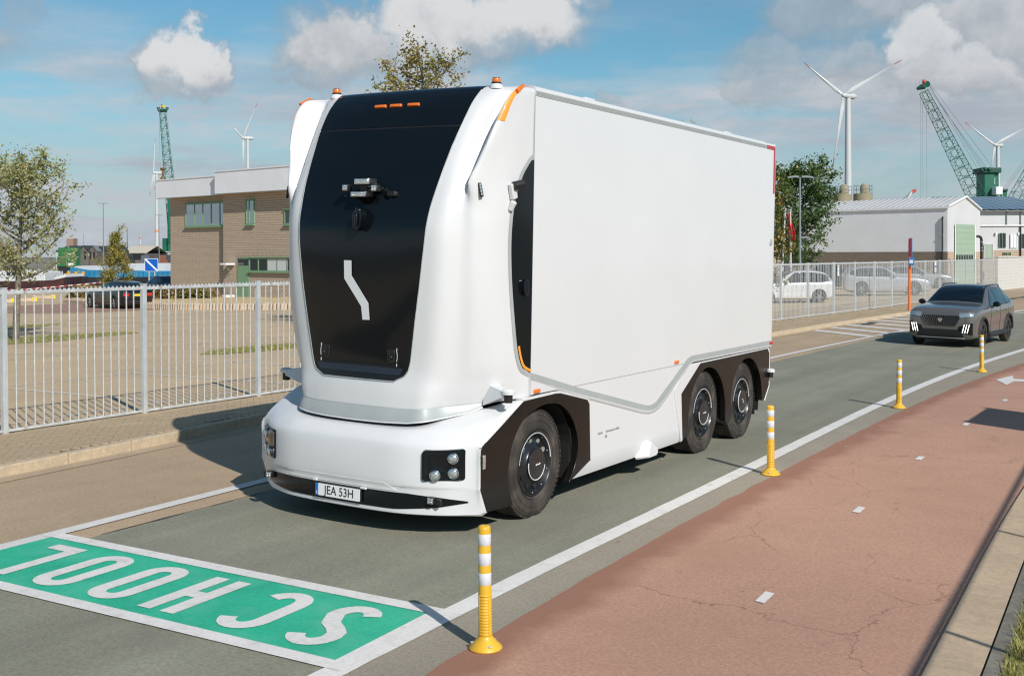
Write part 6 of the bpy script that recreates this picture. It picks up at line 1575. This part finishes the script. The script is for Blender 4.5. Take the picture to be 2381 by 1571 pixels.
# lamp posts
def lamp_post(u, v_top, Z, label, arm=.9, r=.07, z0=-1.2, double=True):
    top = at(u,v_top,Z); o = empty('lamp_post', (top.x,top.y,z0), VIEW, label=label, cat='lamp post', group='lamp posts'); h = top.z-z0
    MB().tube([(0,0,0),(0,0,h)], [r*1.25,r*.8], 10).build('pole', MT['lamp_grey'], o, 60)
    for s in ((-1,1) if double else (1,)):
        hd_ = MB().prism([(s*.1,h-.04),(s*arm*.5,h-.02),(s*arm,h-.06),(s*arm,h+.03),(s*arm*.5,h+.07),(s*.05,h+.05)], -.12, .12, 'xz').build('lamp_head', MT['lamp_grey'], o, 30, .01, fixn=True)
    return o
lp = lamp_post(1860,412,58,'grey double-headed lamp post beside the dark green tree', .62, .055, 0)
MB().box(.05,.42,-.06,.06,1.62+1.6,1.70+1.6).build('bracket', MT['lamp_grey'], lp, 0)
lamp_post(240,473,210,'thin double lamp mast on the quay at left', .85, .085); lamp_post(369.5,500,260,'double lamp mast in front of the white turbine tower', .9, .09)
# distant masts on the left skyline, nearer to the horizon
for i, (u, v0, Z, w, lab) in enumerate(((194,543,700,.16,'hair-thin mast above the dark warehouses'),(296,530,1500,.7,'pale distant chimney right of the golden tree'),(326,547,1600,1.3,'distant red and white tower'),(232,560,1500,1.0,'small red and white mast behind the lamp mast'))):
    t = at(u,v0,Z); o = empty('skyline_mast', (t.x,t.y,-1.2), label=lab, cat='mast', group='masts on the skyline')
    hgt = t.z+1.2; m = MT['lamp_grey'] if i in (0,1) else MT['mast_white']
    MB().tube([(0,0,0),(0,0,hgt)], [w*1.2,w*.7], 8).build('mast', m, o, 60)
    if i > 1:
        for q in (.5,.85): MB().lathe([(w*1.25,hgt*q),(w*1.2,hgt*(q+.1))], 8, cap=False).build('red_ring', mat('hazy_red', (.50,.30,.28), .7), o, 60)  # distance haze is put into the ring colour as a paler red
# flag poles with a red flag
fp = []
for i, (u, v, ub, lab) in enumerate(((1826,487,1818,'slanting white flagpole left of the red flag'),(1838,489,1838.5,'white flagpole carrying the red flag'))):
    t = at(u,v,60); b = at(ub,625,60); o = empty('flagpole', b, label=lab, cat='flagpole', group='flagpoles by the tree'); MB().tube([(0,0,-.4),tuple(t-b)], [.055,.04], 10).build('pole', MT['mast_white'], o, 60); MB().ball(tuple(t-b), .07, 8).build('finial', MT['silver'], o, 60); fp.append(o)
fl = MB(); rowsF = []
for i in range(13):
    f = i/12; v = 495+63*f; r = []
    for j in range(9):
        g = j/8; wv = .10*sin(g*9+f*2)*(.4+f); uu = 1829.5+ (4+10*min(1,f*1.6))*g + 7*f - (2 if f > .9 else 0)*g; r.append(at(uu,v+g*f*4,60)+FWD*wv)
    rowsF.append(r)
fl.grid(rowsF); fo_ = fl.build('flag', mat('red_flag', (.55,.035,.05), .7), None, 60); tag(fo_, 'red flag hanging limp between the two flagpoles', 'flag'); fo_.modifiers.new('t','SOLIDIFY').thickness = .01

# blue square sign with a white diagonal
sg = facing('square_sign', 352, 92, -.8, 'blue square sign with a white diagonal stripe on steel legs', 'sign'); k = pxm(92); zc = at(352,616,92).z+.8
MB().box(-15.5*k,15.5*k,-.02,.02,zc-15*k,zc+15*k).build('panel_edge', MT['plate_white'], sg, 0); MB().box(-14.6*k,14.6*k,-.03,-.02,zc-14*k,zc+14*k).build('blue_panel', mat('sign_blue', (.0,.10,.48), .4), sg, 0)
MB().prism([(-14.6*k,zc+14*k),(-12*k,zc+14*k),(14.6*k,zc-11.5*k),(14.6*k,zc-14*k),(12*k,zc-14*k),(-14.6*k,zc+11.5*k)], -.04, -.03, 'xz').build('diagonal_stripe', MT['plate_white'], sg, 0)
for x in (-6*k,7*k): MB().tube([(x,.05,0),(x,.05,zc)], .05, 6).build('leg', MT['galv_post'], sg, 40)
MB().tube([(-6*k,.05,.9),(7*k,.05,.9)], .03, 6).build('leg_brace', MT['galv_post'], sg, 40)
# barrier tape
pa, pb_, pm2 = at(-30,678,96), at(240,656,100), at(100,669,97); tp = MB(); pts = cr([pa,pm2,pb_],16)
tape = empty('barrier_tape', pb_, label='red and white barrier tape strung along the quay edge', cat='tape')
for i in range(len(pts)-1):
    a, b = pts[i]-pb_, pts[i+1]-pb_; up = Vector((0,0,.03)); MB().add([a-up,b-up,b+up,a+up], [(0,1,2,3)]).build('tape_band', MT['tip_red'] if i % 2 else MT['plate_white'], tape, 0)
MB().tube([(0,0,-1.5),(0,0,.1)], .04, 6).build('stake', MT['galv_post'], tape, 0)

# barges in the dock
MT['hull_black'] = mat('hull_black', (.018,.018,.020), .5, var=.3, vscale=.4); MT['barge_blue'] = mat('barge_blue', (.02,.20,.36), .5, var=.12, vscale=.3, dirt=((.10,.26,.36), .8, .5, .75)); MT['barge_cover'] = mat('barge_cover', (.50,.53,.56), .45, var=.06, vscale=.4)
MT['barge_white'] = mat('barge_white', (.62,.63,.63), .5, var=.05, vscale=.5); MT['machine'] = mat('deck_machine', (.55,.30,.04), .6)
Z = 160; k = pxm(Z); bar = facing('blue_barge', 150, Z, -1.9, 'blue cargo barge with grey hatch covers moored behind the car park', 'barge'); zb = lambda v: at(150,v,Z).z+1.9
MB().prism([(-2*k,zb(646)),(3*k,-.3),(330*k,-.3),(330*k,zb(644)),(30*k,zb(645))], 0, 9, 'xz').build('hull', MT['hull_black'], bar, 0)
MB().prism([(6*k,zb(646)),(6*k,zb(622)),(50*k,zb(628)),(330*k,zb(632)),(330*k,zb(646))], 1, 8, 'xz').build('coaming', MT['barge_blue'], bar, 0)
for i in range(24): MB().box((52+i*11.5)*k,(52.8+i*11.5)*k,.85,1.02,zb(645),zb(632)).build('coaming_rib', MT['barge_blue'], bar, 0)
MB().prism([(12*k,zb(622)),(20*k,zb(618.5)),(60*k,zb(617.5)),(86*k,zb(622)),(86*k,zb(629)),(50*k,zb(628))], 1.2, 7.8, 'xz').build('hatch_cover', MT['barge_cover'], bar, 0)
MB().prism([(135*k,zb(632)),(138*k,zb(617)),(145*k,zb(613)),(320*k,zb(612)),(326*k,zb(632))], 1.2, 7.8, 'xz').build('hatch_cover', MT['barge_cover'], bar, 0)
for u0 in (5,22,38): MB().cbox(((u0)*k,-.1,zb(640)),(.55,.6,.55)).lathe([(.28,0),(.28,.5)], 8, Matrix.Translation((u0*k+.3,-.1,zb(640)))).build('deck_winch', MT['machine'], bar, 0, .05)
Z = 128; k = pxm(Z); wbt = facing('white_motor_barge', 40, Z, -1.9, 'white barge deckhouse with dark hull behind the young tree', 'barge'); zb = lambda v: at(40,v,Z).z+1.9
MB().prism([(-120*k,-.2),(100*k,-.2),(110*k,zb(646)),(78*k,zb(652)),(-120*k,zb(656))], 0, 7, 'xz').build('hull', mat('hull_red_black', (.06,.02,.018), .5, var=.5, vscale=.3), wbt, 0)
MB().prism([(-120*k,zb(655)),(60*k,zb(655)),(58*k,zb(632)),(-5*k,zb(628)),(-120*k,zb(626))], .6, 6, 'xz').build('deckhouse', MT['barge_white'], wbt, 0, .1); MB().prism([(80*k,zb(652)),(110*k,zb(645)),(108*k,zb(638)),(84*k,zb(645))], .4, 6, 'xz').build('bow_bulwark', MT['barge_white'], wbt, 0, .05)
for u0 in (-30,-18,20): MB().box(u0*k,(u0+8)*k,.55,.6,zb(640),zb(633)).build('window', MT['pane'], wbt, 0)
# quay buildings
def gable_shed(name, u0, u1, v_eave, v_ridge, Z, label, wallm, roofm, dep=14, z0=-1.2, openings=(), ridge_along=False, group='quay sheds'):
    k = pxm(Z); o = facing(name, (u0+u1)/2, Z, z0, label, 'shed', group); w = (u1-u0)/2*k; ze = at(0,v_eave,Z).z-z0; zr = at(0,v_ridge,Z).z-z0
    if ridge_along:
        MB().box(-w,w,0,dep,0,ze).build('wall', wallm, o, 0); MB().add([(-w*1.02,-.4,ze),(w*1.02,-.4,ze),(w*1.02,dep/2,zr),(-w*1.02,dep/2,zr),(-w*1.02,dep,ze),(w*1.02,dep,ze)], [(0,1,2,3),(3,2,5,4)]).build('roof', roofm, o, 0)
    else:
        MB().prism([(-w,0),(w,0),(w,ze),(0,zr-.12),(-w,ze)], 0, dep, 'xz').build('wall', wallm, o, 0); MB().add([(-w*1.06,-.3,ze),(0,-.3,zr),(0,dep,zr),(-w*1.06,dep,ze),(w*1.06,-.3,ze),(w*1.06,dep,ze)], [(0,1,2,3),(1,4,5,2)]).build('roof', roofm, o, 0)
    for (a, b, v0, v1) in openings: MB().box((a-(u0+u1)/2)*k,(b-(u0+u1)/2)*k,-.05,.1,at(0,v1,Z).z-z0,at(0,v0,Z).z-z0).build('opening', MT['ink'], o, 0)
    return o
grey_b = mat('grey_brick_wall', (.13,.115,.10), .85, var=.15, vscale=.3); slate = mat('slate_roof', (.045,.047,.05), .7); tin = mat('tin_roof', (.20,.21,.21), .6); sand = mat('sand_roof', (.56,.50,.40), .7); pale = mat('pale_shed', (.46,.45,.43), .7)
gable_shed('quay_shed', 130,196,584,571,300,'dark roofed warehouse left of the gabled sheds', pale, slate, 16, ridge_along=True); gable_shed('quay_shed', 184,206,585,571,296,'grey gabled shed with dark roof, first of three', grey_b, slate, 20, openings=((196,200,585,603),)); gable_shed('quay_shed', 205,226,585,571,297,'grey gabled shed with pale roof, middle of three', grey_b, tin, 20, openings=((209,212,586,603),(217,221,586,603)))
gable_shed('quay_shed', 225,241,585,573,300,'grey gabled shed, last of three beside the golden tree', grey_b, slate, 20, openings=((233,236,585,600),))
gable_shed('quay_shed', 280,340,590,572,420,'low sand roofed shed with open dark front', grey_b, sand, 26, ridge_along=True, openings=((290,336,589,605),)); gable_shed('quay_shed', 322,395,588,574,480,'long pale shed beside the white turbine tower', pale, pale, 26, ridge_along=True)
o = facing('brick_stack', 162.5, 310, -1.2, 'square brown brick stack above the warehouses', 'stack', None); MB().box(-8*pxm(310),8*pxm(310),0,3,0,at(0,555,310).z+1.2).build('shaft', mat('stack_brick', (.30,.20,.16), .85), o, 0)
MB().box(-8.6*pxm(310),8.6*pxm(310),-.1,3.1,at(0,556,310).z+1.2,at(0,554.5,310).z+1.2).build('cap', MT['palis'], o, 0)
cont = mat('container_green', (.03,.17,.06), .6, var=.12, vscale=.5)
for i, (u0, u1, v0, v1) in enumerate(((135,175,576,597),(132,175,597.5,620))):
    kk = pxm(190); o = facing('container', (u0+u1)/2, 190, at(0,v1,190).z, ['green container on top of the stack behind the tree','green container at the bottom of the stack behind the tree'][i], 'container', 'green containers'); h_ = (v1-v0)*kk; w_2 = (u1-u0)/2*kk
    MB().box(-w_2,w_2,0,2.4,0,h_).build('box', cont, o, 0, .03)
    for q in range(9): MB().box(-w_2+.15+q*(2*w_2-.3)/9,-w_2+.25+q*(2*w_2-.3)/9,-.04,.0,.1,h_-.1).build('rib', cont, o, 0)
    MB().box(w_2*.25,w_2*.8,-.06,-.04,h_*.15,h_*.35).build('white_band', MT['plate_white'], o, 0)
    if i == 1:
        so_ = MB().box(-w_2,w_2,.1,2.3,-3,0).build('stack_base', MT['hull_black'], o, 0)
for i, (u, v, col) in enumerate(((289,592,(.05,.05,.05)),(301,594,(.035,.035,.03)),(213,594,(.5,.5,.5)),(384,597,(.22,.08,.05)),(341,597,(.10,.12,.15)),(391,596,(.05,.055,.055)))):
    p = at(u,v,300); p.z = -1.2; lab = ['white lorry standing in front of the sand roofed shed','dark loader beside the white lorry','white van parked before the gabled sheds','rust red skip beside the office corner','dark container under the pale shed','black tarpaulin heap beside the office'][i]
    o = empty('quay_vehicle' if i < 3 else 'quay_load', p, VIEW, label=lab, cat='vehicle' if i < 3 else 'load', group='loads on the far quay'); hgt = max(1.2, at(u,v-4,300).z+1.2); m = mat('quay_paint', col, .5)
    MB().prism(rounded([(-1.2,0),(1.2,0),(1.2,hgt*.6),(.7,hgt*.65),(.45,hgt),(-1.2,hgt)],.2), -1, 1, 'xz').build('body', m, o, 30, .05)
    if i < 3:
        for x in (-.8,.8): MB().tube([(x,-1.05,.4),(x,1.05,.4)], .4, 12).build('wheel', MT['ink'], o, 40)
        MB().box(.5,1.1,-1.03,-.98,hgt*.62,hgt*.9).build('window', MT['pane'], o, 0)

# ------------------------------------------------------------------ right: warehouse, annexes, silos
Wc = at(2203,600,88); Wl = at(1850,600,97); Wr = at(2279,600,92.5); Wc.z = Wl.z = Wr.z = 0
wx = (Wc-Wl).normalized(); wlen = (Wc-Wl).length; wnang = atan2(wx.y,wx.x); gv = (Wr-Wc); gw = gv.length; wyv = gv.normalized()
wh = empty('white_warehouse', (Wl.x,Wl.y,0), wnang, label='white warehouse with ribbed roof, brown brick base and green roller door', cat='warehouse')
# local frame: x along the long wall, y to the back
ly_ = Vector((-wx.y,wx.x,0)); gx_, gy_ = gv.dot(wx), gv.dot(ly_)
zE = CAM.z+(592.8-483)*88/FPX; zR = CAM.z+(592.8-461.5)*90/FPX; zP = CAM.z+(592.8-588)*88/FPX; EX = wlen
def wq(p, f): return p
MB().add([(-3,0,zP),(EX,0,zP),(EX,0,zE),(-3,0,zE)], [(0,1,2,3)]).build('long_wall', MT['steel_white'], wh, 0)
MB().add([(-3,-.02,0),(EX+.0,-.02,0),(EX,-.02,zP),(-3,-.02,zP)], [(0,1,2,3)]).build('brick_base', MT['brick_dark'], wh, 0)
g0 = Vector((EX,0,0)); g1 = Vector((EX+gx_,gy_,0)); gm2 = (g0+g1)/2
def G_(f, z, o=0): p = g0.lerp(g1,f); n_ = Vector((g1.y-g0.y,-(g1.x-g0.x),0)).normalized(); p = p+n_*o; return (p.x,p.y,z)
MB().add([G_(0,zP),G_(1,zP),G_(1,zE-.1),G_(.53,zR),G_(0,zE)], [(0,1,2,3,4)]).build('gable_wall', mat('gable_white', (.56,.565,.575), .6, var=.03, vscale=.6), wh, 0)
MB().add([G_(0,0,.02),G_(1,0,.02),G_(1,zP,.02),G_(0,zP,.02)], [(0,1,2,3)]).build('brick_base', MT['brick'], wh, 0)
rb = Vector(G_(.53,zR)); bkx = -3
MB().add([(bkx,-.07,zE-.02),(EX+.1,-.07,zE-.02),(rb.x+.1,rb.y,zR+.05),(bkx,rb.y+.2,zR+.05)], [(0,1,2,3)]).build('roof', mat('roof_sheet', (.50,.50,.50), .5, var=.06, vscale=.4), wh, 0)
MB().box(bkx,EX+.15,-.12,-.01,zE-.14,zE+.0).build('gutter', MT['steel_white'], wh, 0)
nr = 34
for i in range(nr):
    t = i/(nr-1); a = Vector((bkx+(EX+.08-bkx)*t,-.07,zE)); b = Vector((bkx+(rb.x+.08-bkx)*t,rb.y+.2*(1-t),zR+.07)); MB().tube([a,b], .032, 4).build('roof_rib', mat('roof_rib', (.50,.50,.50), .5) if i == 0 else bpy.data.materials['roof_rib'], wh, 0)
MB().tube([G_(0,zE+.02,.1),G_(.53,zR+.06,.1),G_(1,zE-.06,.1)], .09, 6).build('verge_trim', MT['steel_white'], wh, 0)
zD = CAM.z+(592.8-524)*89/FPX
drr = MB().add([G_(.20,0,.06),G_(.80,0,.06),G_(.80,zD,.06),G_(.20,zD,.06)], [(0,1,2,3)]).build('roller_door', mat('door_green', (.30,.40,.30), .5, var=.04, vscale=.5), wh, 0)
for i in range(11): z = zD*(i+.5)/11; MB().add([G_(.20,z-.02,.075),G_(.80,z-.02,.075),G_(.80,z+.02,.075),G_(.20,z+.02,.075)], [(0,1,2,3)]).build('door_slat', bpy.data.materials['door_green'], drr, 0)
zW = CAM.z+(592.8-602)*89/FPX
for i in range(7): f = .23+.54*i/7; MB().add([G_(f,zW-.25,.08),G_(f+.055,zW-.25,.08),G_(f+.055,zW+.22,.08),G_(f,zW+.22,.08)], [(0,1,2,3)]).build('door_window', MT['pane'], drr, 0)
for f in (.19,.805): MB().add([G_(f,0,.09),G_(f+.02,0,.09),G_(f+.02,zD,.09),G_(f,zD,.09)], [(0,1,2,3)]).build('door_guide', MT['steel_white'], drr, 0)
dp = wlen-.35; MB().tube([(dp,-.12,0),(dp,-.12,zE-.9),(dp,-.05,zE-.8)], .07, 8).build('downpipe', MT['ink'], wh, 40)
for z in (1.5,2.6,3.8): MB().box(dp-.1,dp+.1,-.22,-.02,z,z+.04).build('pipe_clamp', MT['silver'], wh, 0)
# beige gatehouse seen between the trees
gh = facing('gatehouse', 1826, 82, 0, 'beige gatehouse wall seen between the tree trunks', 'building'); k = pxm(82)
MB().box(-60*k,32*k,0,4,0,5.2).build('wall', mat('beige_render', (.38,.31,.24), .8), gh, 0); MB().box(-8*k,8*k,-.05,.05,1.2,2.5).build('window', MT['pane'], gh, 0); MB().box(-9*k,9*k,-.06,-.04,2.5,2.58).build('window_head', MT['green_frame'], gh, 0)
MB().box(28*k,34*k,-.3,.0,0,5).build('pillar', mat('grey_render', (.30,.27,.24), .8), gh, 0)
# low annexe
k = pxm(100); an = facing('white_annexe', 2335, 100, 0, 'low white annexe with narrow windows and brick base', 'building', None, radians(-4)); za = lambda v: at(0,v,100).z
MB().box(-57*k,70*k,0,8,za(588),za(531)).build('wall', bpy.data.materials['gable_white'], an, 0); MB().box(-57*k,70*k,-.04,8,0,za(588)).build('brick_base', MT['brick'], an, 0); MB().box(-57.5*k,70*k,-.15,8.1,za(532),za(529.5)).build('roof_edge', MT['fascia'], an, 0)
for (a, b, v0, v1, m) in ((2323,2337,549,582,'pane'),(2349,2362,551,583,'blind'),(2374,2388,551,583,'pane'),(2290,2308,574,607,'door'),(2332,2340,594,599,'pane'),(2344,2349,594,599,'pane')):
    o = MB().box((a-2335)*k,(b-2335)*k,-.08,-.05,za(v1),za(v0)).build('window' if m != 'door' else 'door', MT['fascia'] if m == 'blind' else (bpy.data.materials['door_green'] if m == 'door' else MT['pane']), an, 0)
    for (x0, x1, y0, y1) in ((a-.8,a,v0,v1),(b,b+.8,v0,v1),(a,b,v0-.8,v0),((a+b)/2-.4,(a+b)/2+.4,v0,v1)): MB().box((x0-2335)*k,(x1-2335)*k,-.12,-.05,za(y1),za(y0)).build('frame', MT['green_frame'] if m == 'pane' else MT['fascia'], o, 0)
for u in (2315,2366): MB().box((u-1.2-2335)*k,(u+1.2-2335)*k,-.2,-.04,za(553),za(547)).build('wall_lamp', MT['fascia'], an, 0)
MB().tube([((2371-2335)*k,-.12,0),((2371-2335)*k,-.12,za(533))], .06, 8).build('downpipe', MT['ink'], an, 40)
vp_ = facing('vent_pipe', 2278, 86, 0, 'thick black bent vent pipe between warehouse and annexe', 'pipe'); k = pxm(86); za = lambda v: at(0,v,86).z
MB().tube(cr([(4*k,0,0),(4*k,0,za(575)),(3.5*k,0,za(562)),(0,0,za(556.5)),(-7*k,0,za(556))],6), .10, 12).build('duct', MT['ink'], vp_, 60)
for v in (563,576,583): MB().lathe([(.105,-.02),(.105,.02)], 12, Matrix.Translation((4*k,0,za(v+6)))).build('clamp', MT['silver'], vp_, 40)
# hall with solar roof
Z = 125; k = pxm(Z); hl_ = facing('solar_hall', 2380, Z, 0, 'white hall with blue solar panels covering its roof', 'hall', None, radians(-3)); za = lambda v: at(0,v,Z).z
zb2 = at(0,466,Z+14).z
MB().box(-130*k,90*k,0,20,0,za(497)).build('wall', bpy.data.materials['gable_white'], hl_, 0); MB().add([(-130*k,-.6,za(497)),(90*k,-.6,za(497)),(90*k,14,zb2),(-130*k,14,zb2)], [(0,1,2,3)]).build('roof', bpy.data.materials['roof_sheet'], hl_, 0)
pvm = mat('solar_cell', (.035,.075,.12), .18, coat=.6)
p0_, ex, ey = Vector((-124*k,-.35,za(496)+.10)), Vector((1,0,0)), (Vector((0,14.6,zb2-za(497)))).normalized(); en = ex.cross(ey); Lr = Vector((0,14.6,zb2-za(497))).length
for i in range(8):
    for j in range(9):
        w = (205*k)/9; h = (Lr-.7)/8; o_ = p0_+ex*(w*j)+ey*(h*i); a = [o_+ex*.05+ey*.04, o_+ex*(w-.05)+ey*.04, o_+ex*(w-.05)+ey*(h-.04), o_+ex*.05+ey*(h-.04)]
        MB().add(a+[p+en*.05 for p in a], [(4,5,6,7),(0,1,5,4),(1,2,6,5),(2,3,7,6),(3,0,4,7)]).build('solar_panel', pvm, hl_, 0)
for u in (2340,2372): MB().box((u-2380)*k,(u+1.5-2380)*k,-.15,0,za(530),za(499)).build('downpipe', MT['lamp_grey'], hl_, 0)
# silos behind the warehouse
silo_m = mat('silo_concrete', (.30,.26,.17), .8, var=.15, vscale=.4)
for i, (u0, u1, v) in enumerate(((1937.5,1980,458),(1985,2028,456.5))):
    Z = 150; k = pxm(Z); o = facing('silo', (u0+u1)/2, Z, 0, ['round beige silo behind the warehouse roof, nearer the dark tree','round beige silo behind the warehouse roof, nearer the roller door'][i], 'silo', 'silos behind the warehouse'); r = (u1-u0)/2*k; h = at(0,v,Z).z
    MB().lathe([(r,0),(r,h),(r*.95,h+.02),(0,h+.1)], 28).build('tank', silo_m, o, 30); MB().lathe([(.55,0),(.55,.9),(.35,1.25),(0,1.4)], 14, Matrix.Translation((r*.15,0,h))).build('hatch_dome', silo_m, o, 40)
    for q in range(12):
        a = 2*pi*q/12; MB().tube([(r*.97*cos(a),r*.97*sin(a),h),(r*.97*cos(a),r*.97*sin(a),h+1.05)], .022, 4).build('rail_post', MT['lamp_grey'], o, 0)
    for z in (.55,1.05): MB().tube([(r*.97*cos(2*pi*q/24),r*.97*sin(2*pi*q/24),h+z) for q in range(24)], .02, 4, closed=True).build('rail', MT['lamp_grey'], o, 0)
# small distant crane jib above the warehouse roof
Z = 600; o = facing('distant_crane', 2112, Z, -1.2, 'small red and white crane jib above the warehouse roof', 'crane'); 
def dl(u, v): p = at(u,v,Z)-Vector(o.location); return p
_inv = Matrix.Rotation(-VIEW,4,'Z')
mb = MB(); mb.tube([_inv @ dl(2107,470), _inv @ dl(2119,446)], .9, 6); mb.build('jib', MT['mast_white'], o, 0); MB().tube([_inv @ dl(2117,449), _inv @ dl(2129,442)], .8, 6).build('jib_head', MT['tip_red'], o, 0); MB().tube([_inv @ dl(2118,447), _inv @ dl(2080,480)], .15, 4).build('stay', MT['lamp_grey'], o, 0)

# a few fallen leaves and bits of litter on the road and path
lv = MB(); r_ = random.Random(12)
for i in range(90):
    y = r_.uniform(-4.5,14); x = r_.choice((r_.uniform(-5.8,1.1),r_.uniform(1.2,3.7),kl(y)+abs(r_.gauss(0,.15)))); z = gz(x)+.017; a = r_.random()*6.28; s_ = r_.uniform(.010,.024)
    lv.add([(x+s_*cos(a),y+s_*sin(a),z),(x-s_*.5*sin(a),y+s_*.5*cos(a),z+s_*.3),(x-s_*cos(a),y-s_*sin(a),z),(x+s_*.5*sin(a),y-s_*.5*cos(a),z+s_*.15)], [(0,1,2,3)])
o = lv.build('fallen_leaves', leaf_mat('fallen_leaf', (.42,.30,.10), (.34,.24,.12), (.60,.55,.45), (.3,.7), (.5,.6), 2, 6), None, 0); tag(o, 'scattered dry leaves on the road surface', 'leaves', kind='stuff')
